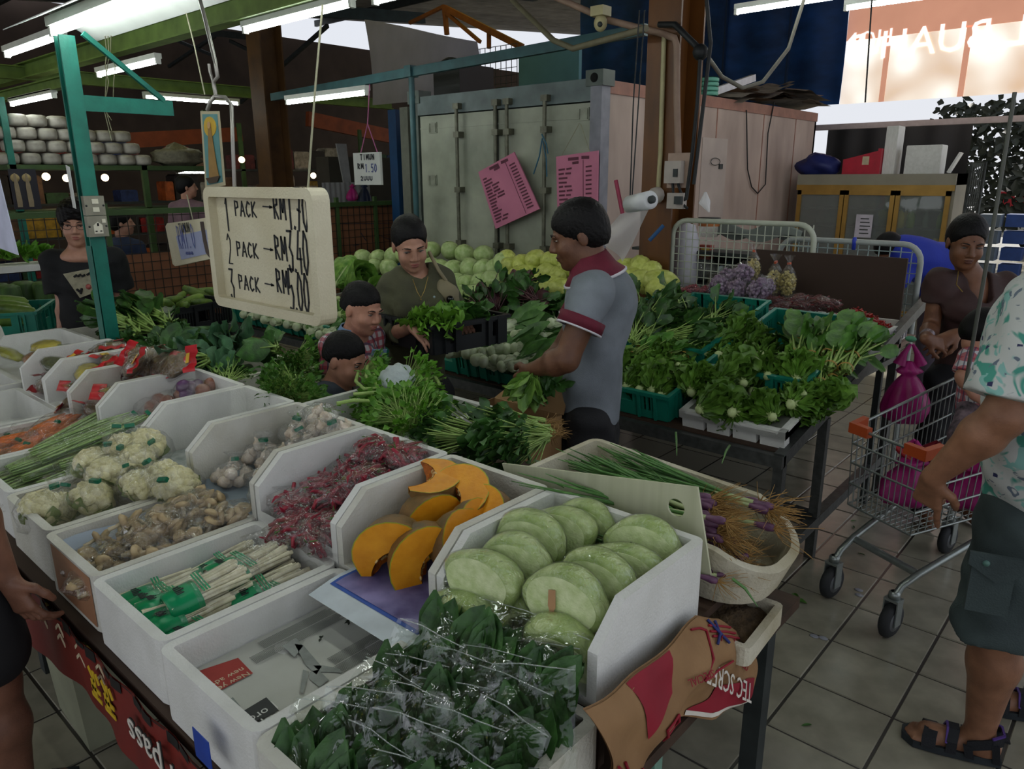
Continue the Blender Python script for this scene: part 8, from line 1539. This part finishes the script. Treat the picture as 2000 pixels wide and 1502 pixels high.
for x,y in((-.15,0),(.15,0),(-.245,.79),(.245,.79)):
 w=thing('wheel','x','x',(0,0,0));
 for key in('label','category'):del w[key]
 w.parent=tl;w.location=T(x,y,.072);w.scale=(1.16,1.16,1.16);ax=unit(p_+a_*.25)
 MB().lathe([(.02,-.016),(.052,-.016),(.062,-.008),(.062,.008),(.052,.016),(.02,.016)],20,(0,0,0),ax).build('tyre',TYRE,w);MB().lathe([(0,-.017),(.036,-.017),(.04,.0),(.036,.017),(0,.017)],14,(0,0,0),ax).build('hub',M('grey_wheel_hub','#5d6062',.5),w)
 m_=MB()
 for s in(-1,1):m_.obox(ax*.022*s+ZU*.03,ax*.002,ax.cross(ZU)*.018,ZU*.045)
 m_.obox(ZU*.076,ax*.024,ax.cross(ZU)*.02,ZU*.004);m_.lathe([(0,.08),(.018,.08),(.018,.1),(.012,.105)],10);m_.build('fork',CHR,w)
 if y>.5:MB().tube([ZU*.09,ZU*.2-a_*.02],.013,7).build('caster_stem',CHR,w)
for k,(x,y,w,d,h,mt)in enumerate(((-.05,.24,.10,.13,.26,PINKB),(.09,.46,.12,.14,.24,PINKB),(-.12,.46,.09,.1,.2,M('red_plastic_bag','#8f1f2f',.35,.15,9,.4,14,trans=.2)))):
 carrier('carrier_bag',('full pink carrier bag at the nose of the trolley','pink carrier bag of greens beside the child in the trolley','red plastic bag lying in the trolley basket')[k],F0+T(x,y,.44+h),F0+T(x,y,.44),w,d,mt,k+3,p_)
m_=MB();m_.tube([F0+T(-.1,.2,.66),F0+T(-.03,.22,.62)],.012,8);tag(m_.build('red_grip',M('red_handle_plastic','#a5232c',.4)),'short red handle poking out of the pink bag in the trolley','handle grip')
m_=MB().tube([up(1884,760,2.6),up(1940,440,2.6),up(1982,180,2.6)],.007,6);tag(m_.build('thin_pole',M('grey_pole','#4d4f48',.5)),'thin grey pole slanting up in front of the woman in brown','pole')
SACK=M('brown_sack_paper','#8a6743',.75,.14,7,.35,24,c2='#97744e');SRED=M('sack_red_print','#8a1428',.7,.12,9)
sk=thing('paper_sack','brown paper sack with red printing draped over crates at the stall corner','sack',(-.5,1.1,.5))
top=[at(x,y,X=-.612)for x,y in((1142,1388),(1255,1302),(1372,1208),(1412,1212),(1462,1258))]
bot=[at(x,y,X=-.585)for x,y in((1195,1570),(1250,1510),(1325,1402),(1385,1402),(1452,1372))]
def SP(u,v,off=0):
 k=min(3,int(u*4));f=u*4-k;A,B=top[k].lerp(top[k+1],f),bot[k].lerp(bot[k+1],f);p=A.lerp(B,v);bul=.03*sin(pi*v**.7)+.007*sin(9*u+7*v)+.005*sin(23*u-9*v);return p+V((bul+off,-.3*off,0))
def skp(name,mb,mat):mpart(name,mb,mat,sk)
m_=MB();m_.sheet(lambda u,v:SP(u,v),30,20);m_.sheet(lambda u,v:SP(1-u,v,-.006),30,20);skp('paper',m_,SACK)
def spat(poly_uv,nu=10,nv=6,off=.003):
 a,b,c,d=[V((*q,0))for q in poly_uv];m_=MB();m_.sheet(lambda u,v:(lambda q:SP(q.x,q.y,off))((a.lerp(b,u)).lerp(d.lerp(c,u),v)),nu,nv);return m_
skp('red_patch',spat([(.16,.0),(.34,.0),(.34,.38),(.22,.58)]),SRED);skp('red_band',spat([(.56,.93),(.72,.66),(.985,.5),(.985,.9)]),SRED);skp('white_edge',spat([(.56,.93),(.98,.9),(.98,.94),(.56,.98)],8,2),MATS['white_print'])
def sktext(body,u,v,size,mat,du=-1,off=.006):
 o=inst(text_mesh('lettering',body,size,mat,.0004),'lettering');p=SP(u,v,off);ud=unit(SP(u+.08*du,v-.06*(du<0),off)-p);vd=unit(SP(u,max(0,v-.1),off)-p);vd=-vd if du<0 else vd;n=ud.cross(vd).normalized();vd=n.cross(ud);place_plane(o,p,ud,vd,n);o.parent=sk;o.matrix_parent_inverse=Matrix.Translation(-sk.location)
sktext('TEC SCREE',.965,.60,.062,MATS['white_print']);sktext('SEED POTATOES',.93,.30,.03,SRED);sktext('CHOICE QUALITY',.93,.22,.02,SRED);sktext('SPECIAL',.50,.42,.022,SRED)
m_=MB();
for a,b in(((.45,.02),(.52,.1)),((.52,.1),(.5,.56)),((.5,.56),(.72,.34)),((.55,.05),(.78,.02)),((.55,.1),(.8,.05)),((.56,.14),(.82,.08)),((.84,.2),(.97,.16)),((.3,.62),(.36,.9)),((.36,.6),(.42,.88)),((.30,.62),(.36,.6)),((.36,.9),(.42,.88)),((.03,.55),(.08,.75)),((.08,.6),(.1,.8)),((.12,.9),(.2,.84)),((.12,.9),(.13,1))):A,B=SP(*a,.004),SP(*b,.004);m_.tube([A,A.lerp(B,.5)+(SP((a[0]+b[0])/2,(a[1]+b[1])/2,.004)-A.lerp(B,.5)),B],.003,4)
skp('red_lines',m_,SRED);skp('blue_twine',MB().tube([SP(.56,.0,.006),SP(.6,.08,.008),SP(.66,.16,.006)],.0035,5),M('blue_twine','#27306b',.7));skp('blue_twine',MB().tube([SP(.62,.0,.006),SP(.6,.1,.009),SP(.58,.2,.006)],.0035,5),MATS['blue_twine'])
PGC=M('pale_green_crate','#6f9382',.5,.15,9)
p=at(1385,1420,X=-.60);put(crate(.40,.30,.3,PGC),'pale green slatted crate below the paper sack','crate',None,(-.80,1.02,.265),(0,0,pi/2+.05));put(crate(.44,.34,.24,TEALC),'teal crate on the floor under the pale green crate','crate',None,(-.79,1.02,.012),(0,0,pi/2+.02))
p=at(165,1415,z=0);bn_=thing('foam_bin','cream foam bin with yellow rim on the floor below the banner','bin',(p.x,p.y+.12,0));MB().lathe([(0,0),(.21,0),(.235,.36),(.21,.36),(.19,.02),(0,.02)],4,smooth=False).build('bin_body',M('cream_green_plastic','#8b8d76',.6,.15,6),bn_);MB().lathe([(.21,.34),(.248,.34),(.248,.375),(.21,.375)],4,smooth=False).build('rim',M('mustard_rim','#857428',.6),bn_);bn_.rotation_euler=(0,0,.75)
p=at(40,1270,z=0);put(crate(.34,.3,.2,M('brown_plastic','#5a4530',.6)),'brown crate on the floor farther along under the stall','crate',None,(p.x-.1,p.y+.2,0),(0,0,.1))
for(x,y,c,lb,r_)in((265,1400,'#8f3516','orange red cloth hanging under the stall banner',.12),(215,1390,'#1c3468','blue plastic bundle under the stall beside the foam bin',.09)):
 p=at(x,y,z=.12);m_=MB();m_.ball((0,0,0),(r_,r_*.8,r_*1.5),16,12,lambda d:1+.15*sin(7*d.x+2*d.z)+.1*sin(9*d.y));tag(m_.build('cloth_bundle',M('cloth'+c,c,.7,.2,9),None,(p.x,p.y+.25,r_*1.35)),lb,'bundle')
p=at(1440,1125,z=.6)
for i,(x,y,c)in enumerate(((1553,1170,MIDG),(1662,1018,DKG),(1668,1032,DKG),(1690,1085,DKG),(1585,1415,DKG))):
 p=at(x,y,z=.003);m_=MB()
 for k in range(3 if i==0 else 1):m_.leaf(p,(cos(k*2+i),sin(k*2+i),.05),ZU,.05 if i==0 else .035,.03 if i==0 else .012,.2,.05,4,3)
 tag(m_.build('fallen_leaf',c),('torn green leaf on the tiles before the trolley wheel','dark leaf bit near the display leg','second dark leaf bit near the display leg','dark leaf bit under the trolley','dark leaf bit on the near tiles')[i],'leaf','leaf litter on the tiles')
tag(MB().tube([at(1472,1300,z=.004),at(1476,1340,z=.006),at(1490,1365,z=.004)],[.003,.003,.001],5).build('fallen_stalk',M('pale_stalk','#7f9a8c',.5)),'pale onion stalk lying on the tiles beside the sack','stalk')
for i,(x,y)in enumerate(((1677,1152),(1678,1162),(1590,1242),(1608,1246))):
 m_=MB();m_.ball(at(x,y,z=.002),(.018,.014,.002),10,6);tag(m_.build('water_drop',M('water_gloss','#8d8f97',.05,.02,spec=.8)),'small shiny water spot on the tiles, %s from the trolley'%ORD[i],'water','water spots on the tiles')
PLY=M('brown_plywood','#7d5238',.8,.2,4,stretch=(1,.3,2));GRN=M('dull_green_rail','#39512a',.6,.2,8)
fn=thing('stall_fence','green railed stall fence with plywood sheets behind wire mesh','fence',(-7.3,4,0));xf=-7.3
def fq(name,mb,mat):mpart(name,mb,mat,fn)
for y0,y1 in((2.3,3.7),(3.72,5.2),(5.22,6.6)):fq('plywood_sheet',MB().box(xf-.03,xf-.015,y0,y1,.3,1.03 if y1<4 else 1.42),PLY)
for y in(.6,2.7,3.75,5.2,5.75,6.6):fq('post',MB().box(xf-.02,xf+.02,y-.02,y+.02,0,1.5 if y<6 else 1.45),GRN)
for z in(1.42,.28):fq('rail',MB().box(xf-.025,xf+.025,.4,6.62,z-.025,z+.025),GRN)
m_=MB()
for y in np.arange(.5,6.6,.085):m_.bar((xf+.005,y,.3),(xf+.005,y,1.4),.006,.006)
for z in np.arange(.36,1.4,.085):m_.bar((xf+.005,.45,z),(xf+.005,6.6,z),.006,.006)
fq('wire_mesh',m_,M('dark_wire','#262019',.6));m_=MB();p=at(730,435,X=xf+.01)
for a,b in(((665,437),(765,436)),((733,420),(733,450)),((705,455),(715,470)),((745,462),(770,470)),((690,480),(700,478))):m_.bar(at(*a,X=xf-.01),at(*b,X=xf-.01),.012,.004)
fq('painted_strokes',m_,M('blue_paint_stroke','#22384d',.7))
sf=thing('goods_shelf','green framed shelf with white packs high across the market','shelf',(-9.2,3.3,0))
def sq(name,mb,mat):mpart(name,mb,mat,sf)
for z in(1.86,1.4):sq('shelf_board',MB().box(-9.5,-8.95,2.45,4.6,z-.05,z),GRN)
for y in(2.5,3.1,3.8,4.6):sq('post',MB().box(-9.0,-8.95,y-.03,y+.03,0,2.5 if y in(2.5,4.6)else 1.86),GRN if y!=2.5 else TEALPAINT)
PKW=M('white_wrapped_pack','#9a958a',.5,.3,9,.2,20,c2='#b8b4aa',rnd=.1);k=0
for r_,(ys,n)in enumerate(((2.5,8),(2.55,7),(2.5,7),(2.6,4))):
 for i in range(n):
  y=ys+.19*i+.02*(r_%2)+R.uniform(-.01,.01);z=1.86+.125*r_;m_=MB();m_.ball((0,0,.06),(.13,.09,.06),16,10,lambda d:(abs(d.x)**5+abs(d.y)**5+abs(d.z)**5)**-.2*(1+.02*sin(9*d.x+k)))
  tag(m_.build('wrapped_pack',PKW,None,(-9.1+.02*R.random(),y,z)),'white wrapped pack, %s along the %s layer on the far shelf'%(ORD[i],('lowest','second','third','topmost')[r_]),'pack','white packs on the far shelf');k+=1
m_=MB();m_.ball((0,0,.1),(.2,.28,.13),16,10,lump(1,1,1,2,.2));tag(m_.build('sack_bundle',M('pale_mesh_sack','#6d6a58',.7,.25,30),None,(-9.1,4.25,1.86)),'bulging pale sack on the end of the far shelf','sack')
POS=M('dark_poster','#23222c',.6,.3,6);FIG=M('pale_robe_print','#8f7f66',.6,.15,14);HAL=M('pale_halo_print','#a9966a',.6)
a,b=at(15,330,X=-8.6),at(82,408,X=-8.6);pst=thing('prayer_poster','dark poster printed with haloed standing robed figures','poster',(-8.6,a.y,b.z));mpart('sheet',MB().box(-8.61,-8.6,a.y,b.y,b.z,a.z),POS,pst);h=a.z-b.z;w=b.y-a.y
for f in(.1,.52):
 cy=a.y+w*(f+.1);mpart('halo',MB().lathe([(0,.0),(w*.17,.0),(w*.17,.003),(0,.003)],16,(-8.6,cy,b.z+h*.78),(1,0,0)),HAL,pst);mpart('robed_figure',MB().prism([(-w*.08,.0),(w*.1,.0),(w*.12,h*.15),(w*.09,h*.55),(w*.05,h*.7),(w*.03,h*.84),(-w*.03,h*.84),(-w*.05,h*.7),(-w*.08,h*.5)],(-8.596,cy,b.z+h*.06),(0,1,0),(0,0,1),(.003,0,0)),FIG,pst)
BUL=EM('lit_warm_bulb',(1,.72,.38),14)
for i,(x,y)in enumerate(((90,345),(130,348),(205,347),(472,312),(612,343))):m_=MB();m_.ball(at(x,y,X=-10.4),.045,10,7);tag(m_.build('light_bulb',BUL),'small warm lit bulb in the far stalls, %s from the teal post side'%ORD[i],'bulb','far light bulbs')
cols=(('red','#7d1c1c'),('orange','#9a4a1c'),('yellow','#a3822c'),('dark','#2b2522'),('maroon','#5c2a2a'),('brown','#5f4634'),('blue','#22315c'),('green','#2c4a30'),('pale','#8c857c'));rg=random.Random(21);cn={}
gs=thing('goods_rack','long dark rack of mixed goods in the far stalls','rack',(-11,5,0))
for z in(.5,1.0,1.42,1.85):mpart('rack_board',MB().box(-11.2,-10.7,1.5,10.5,z-.03,z),DARK,gs)
for y in(1.5,3.7,6.0,8.2,10.5):mpart('rack_post',MB().box(-10.74,-10.7,y-.03,y+.03,0,2.5),GRN,gs)
for z in(.5,1.0,1.42,1.85):
 y=1.6
 while y<10.3:
  w,h=rg.uniform(.12,.4),rg.uniform(.12,.36);n,c=rg.choice(cols);cn[n]=cn.get(n,0)+1
  if rg.random()<.8:
   m_=MB();m_.prism([(0,0),(w,0),(w,h*.92),(w*.9,h),(w*.1,h),(0,h*.92)],(-11.05,y,z),(0,1,0),(0,0,1),(.26,0,0));tag(m_.build('goods_box',M('goods_'+n,c,.6,.45,14)),'%s goods box, %s such along the %s board of the far rack'%(n,ORD[min(19,cn[n]-1)],{.5:'lowest',1.0:'second',1.42:'third',1.85:'top'}[z]),'box','goods on the far rack')
  y+=w+.02
CUC=M('cucumber_skin','#3f5f28',.45,.3,14,c2='#76923c',rnd=.2);cu_=MB();cu_.lathe([(.002,-.11),(.022,-.1),(.03,-.04),(.031,.03),(.024,.09),(.004,.11)],12,(0,0,0),(1,0,0));CUP=proto('cucumber',[(None,cu_.mesh('cucumber',CUC))])
BK2=crate(.62,.44,.3,BLACKC);put(BK2,'black crate heaped with cucumbers before the plywood fence','crate','far black crates',(-6.15,2.80,.42),(0,0,pi/2+.2));put(BK2,'black crate half empty behind the teal post','crate','far black crates',(-6.3,2.25,.36),(0,0,pi/2+.2));put(BK2,'black crate carrying the cucumber crate','crate','far black crates',(-6.15,2.8,.1),(0,0,pi/2+.2))
for i,(x,y)in enumerate(((285,590),(310,588),(338,585),(352,580),(372,588),(395,590),(330,596),(300,596),(385,572),(405,570),(268,597),(240,628),(420,572),(360,596))):put(CUP,'green cucumber, %s from the teal post in the crates across the aisle'%ORD[i],'cucumber','cucumbers across the aisle',at(x,y,z=.72),(0,R.uniform(-.4,.4),R.uniform(0,3)),R.uniform(.9,1.4))
put(crate(.5,.36,.16,TEALC),'teal crate at the far stall end with white foam and cucumbers','crate',None,tuple(at(30,650,z=.80)),(0,0,-.5));tb2=thing('side_table','low side table under the far teal crate','table',tuple(at(30,650,z=0)));c=at(30,650,z=.8);mpart('table_top',MB().box(c.x-.5,c.x+.35,c.y-.3,c.y+.3,.76,.8),WOOD,tb2)
for dx,dy in((-.45,-.25),(.3,-.25),(.3,.25),(-.45,.25)):mpart('leg',MB().box(c.x+dx-.02,c.x+dx+.02,c.y+dy-.02,c.y+dy+.02,0,.76),DARK,tb2)
for i,(x,y)in enumerate(((8,588),(18,598),(30,606),(10,612),(22,620),(5,628))):put(CUP,'pale green cucumber, %s from the top of the heap beside the white foam'%ORD[i],'cucumber','cucumbers by the white foam',at(x,y,z=.98-.02*i),(0,.1,.8+R.uniform(-.4,.4)),1.2)
p=at(20,632,z=.93);tag(MB().sheet(lambda u,v:V((p.x-.12+.24*u,p.y-.16+.1*v,p.z-.12+.16*(1-(2*u-1)**4)*(1 if v<.6 else .8))),10,4).build('foam_sheet',FOAMOLD),'arched worn white foam sheet in the far teal crate','foam')
lb_=M('banana_leaf_bundle','#2f4a1e',.6,.3,9,stretch=(3,3,.5),c2='#3f5f26')
for i,(x,w)in enumerate(((20,.15),(52,.16),(88,.12),(8,.12))):
 p=at(x,595,X=-6.3-.12*(i%2));m_=MB();m_.lathe([(w*.4,-.02),(w*.55,.1),(w*.6,.25),(w*.56,.34),(w*.3,.36),(0,.355)],10,(0,0,0),lob=lambda t:1+.08*sin(5*t+i));tag(m_.build('leaf_bundle',lb_,None,(p.x,p.y,.62)),'upright dark leaf bundle, %s by the boy with glasses'%('nearest but one' if i==0 else 'second' if i==1 else 'nearest' if i==2 else 'rearmost'),'leaves','leaf bundles by the boy')
p=at(75,590,X=-6.15);mb_=thing('maroon_box','dark maroon box front under the leaf bundles','box',(p.x,p.y,0));mpart('box_front',MB().box(-6.6,-6.12,p.y-.75,p.y+.5,.1,.64),M('dark_maroon_board','#3d1f1c',.7,.2,5),mb_)
a=at(0,508,X=-7.0);tag(MB().box(-7.2,-6.9,a.y-.4,a.y+.62,1.0,1.05).build('white_ledge',FOAM),'white ledge with greens behind the boy with glasses','ledge')
for i in range(5):m_=MB();[m_.leaf(rv(.03),rv(1)+ZU,rv(1),.12,.06,.6,.1,4,3)for _ in range(14)];tag(m_.build('leafy_greens',BRG,None,at(10+20*i,500,X=-7.05)),'bright leafy greens, %s from the frame edge on the white ledge'%ORD[i],'greens','greens on the white ledge')
p=at(668,372,X=-8.2);tag(MB().sheet(lambda u,v:V((-8.2+.01*sin(60*u),p.y-.3+.75*u,p.z-.35+.45*v)),40,2).build('corrugated_sheet',M('pale_corrugated_sheet','#8b8d8e',.6,.1,9)),'pale corrugated sheet behind the fence near the price sign','sheet')
p=at(676,320,X=-8.4);tag(MB().prism([(0,0),(.16,0),(.2,-.5),(.08,-.5)],(p.x,p.y-.15,p.z+.25),(0,1,0),(0,0,1),(.02,0,0)).build('white_slab',M('dull_white_slab','#8f9092',.6)),'upright dull white slab beyond the fence','slab')
carrier('carrier_bag','small pink bag hung beyond the fence below the white sign',at(688,350,X=-8),at(688,392,X=-8),.08,.06,PINKB,2,V((0,1,0)),False)
carrier('carrier_bag','dark blue bag hung beside the pink bag beyond the fence',at(712,345,X=-8),at(712,400,X=-8),.1,.06,M('navy_bag','#18243f',.5,.3,9),5,V((0,1,0)),False)
p=at(700,330,X=-9);tag(MB().box(-9.3,-9,p.y-.5,p.y+.7,.4,2.0).build('grey_cupboard',M('dark_grey_cupboard','#38352f',.7,.2,4)),'dark grey cupboard behind the white hanging sign','cupboard')
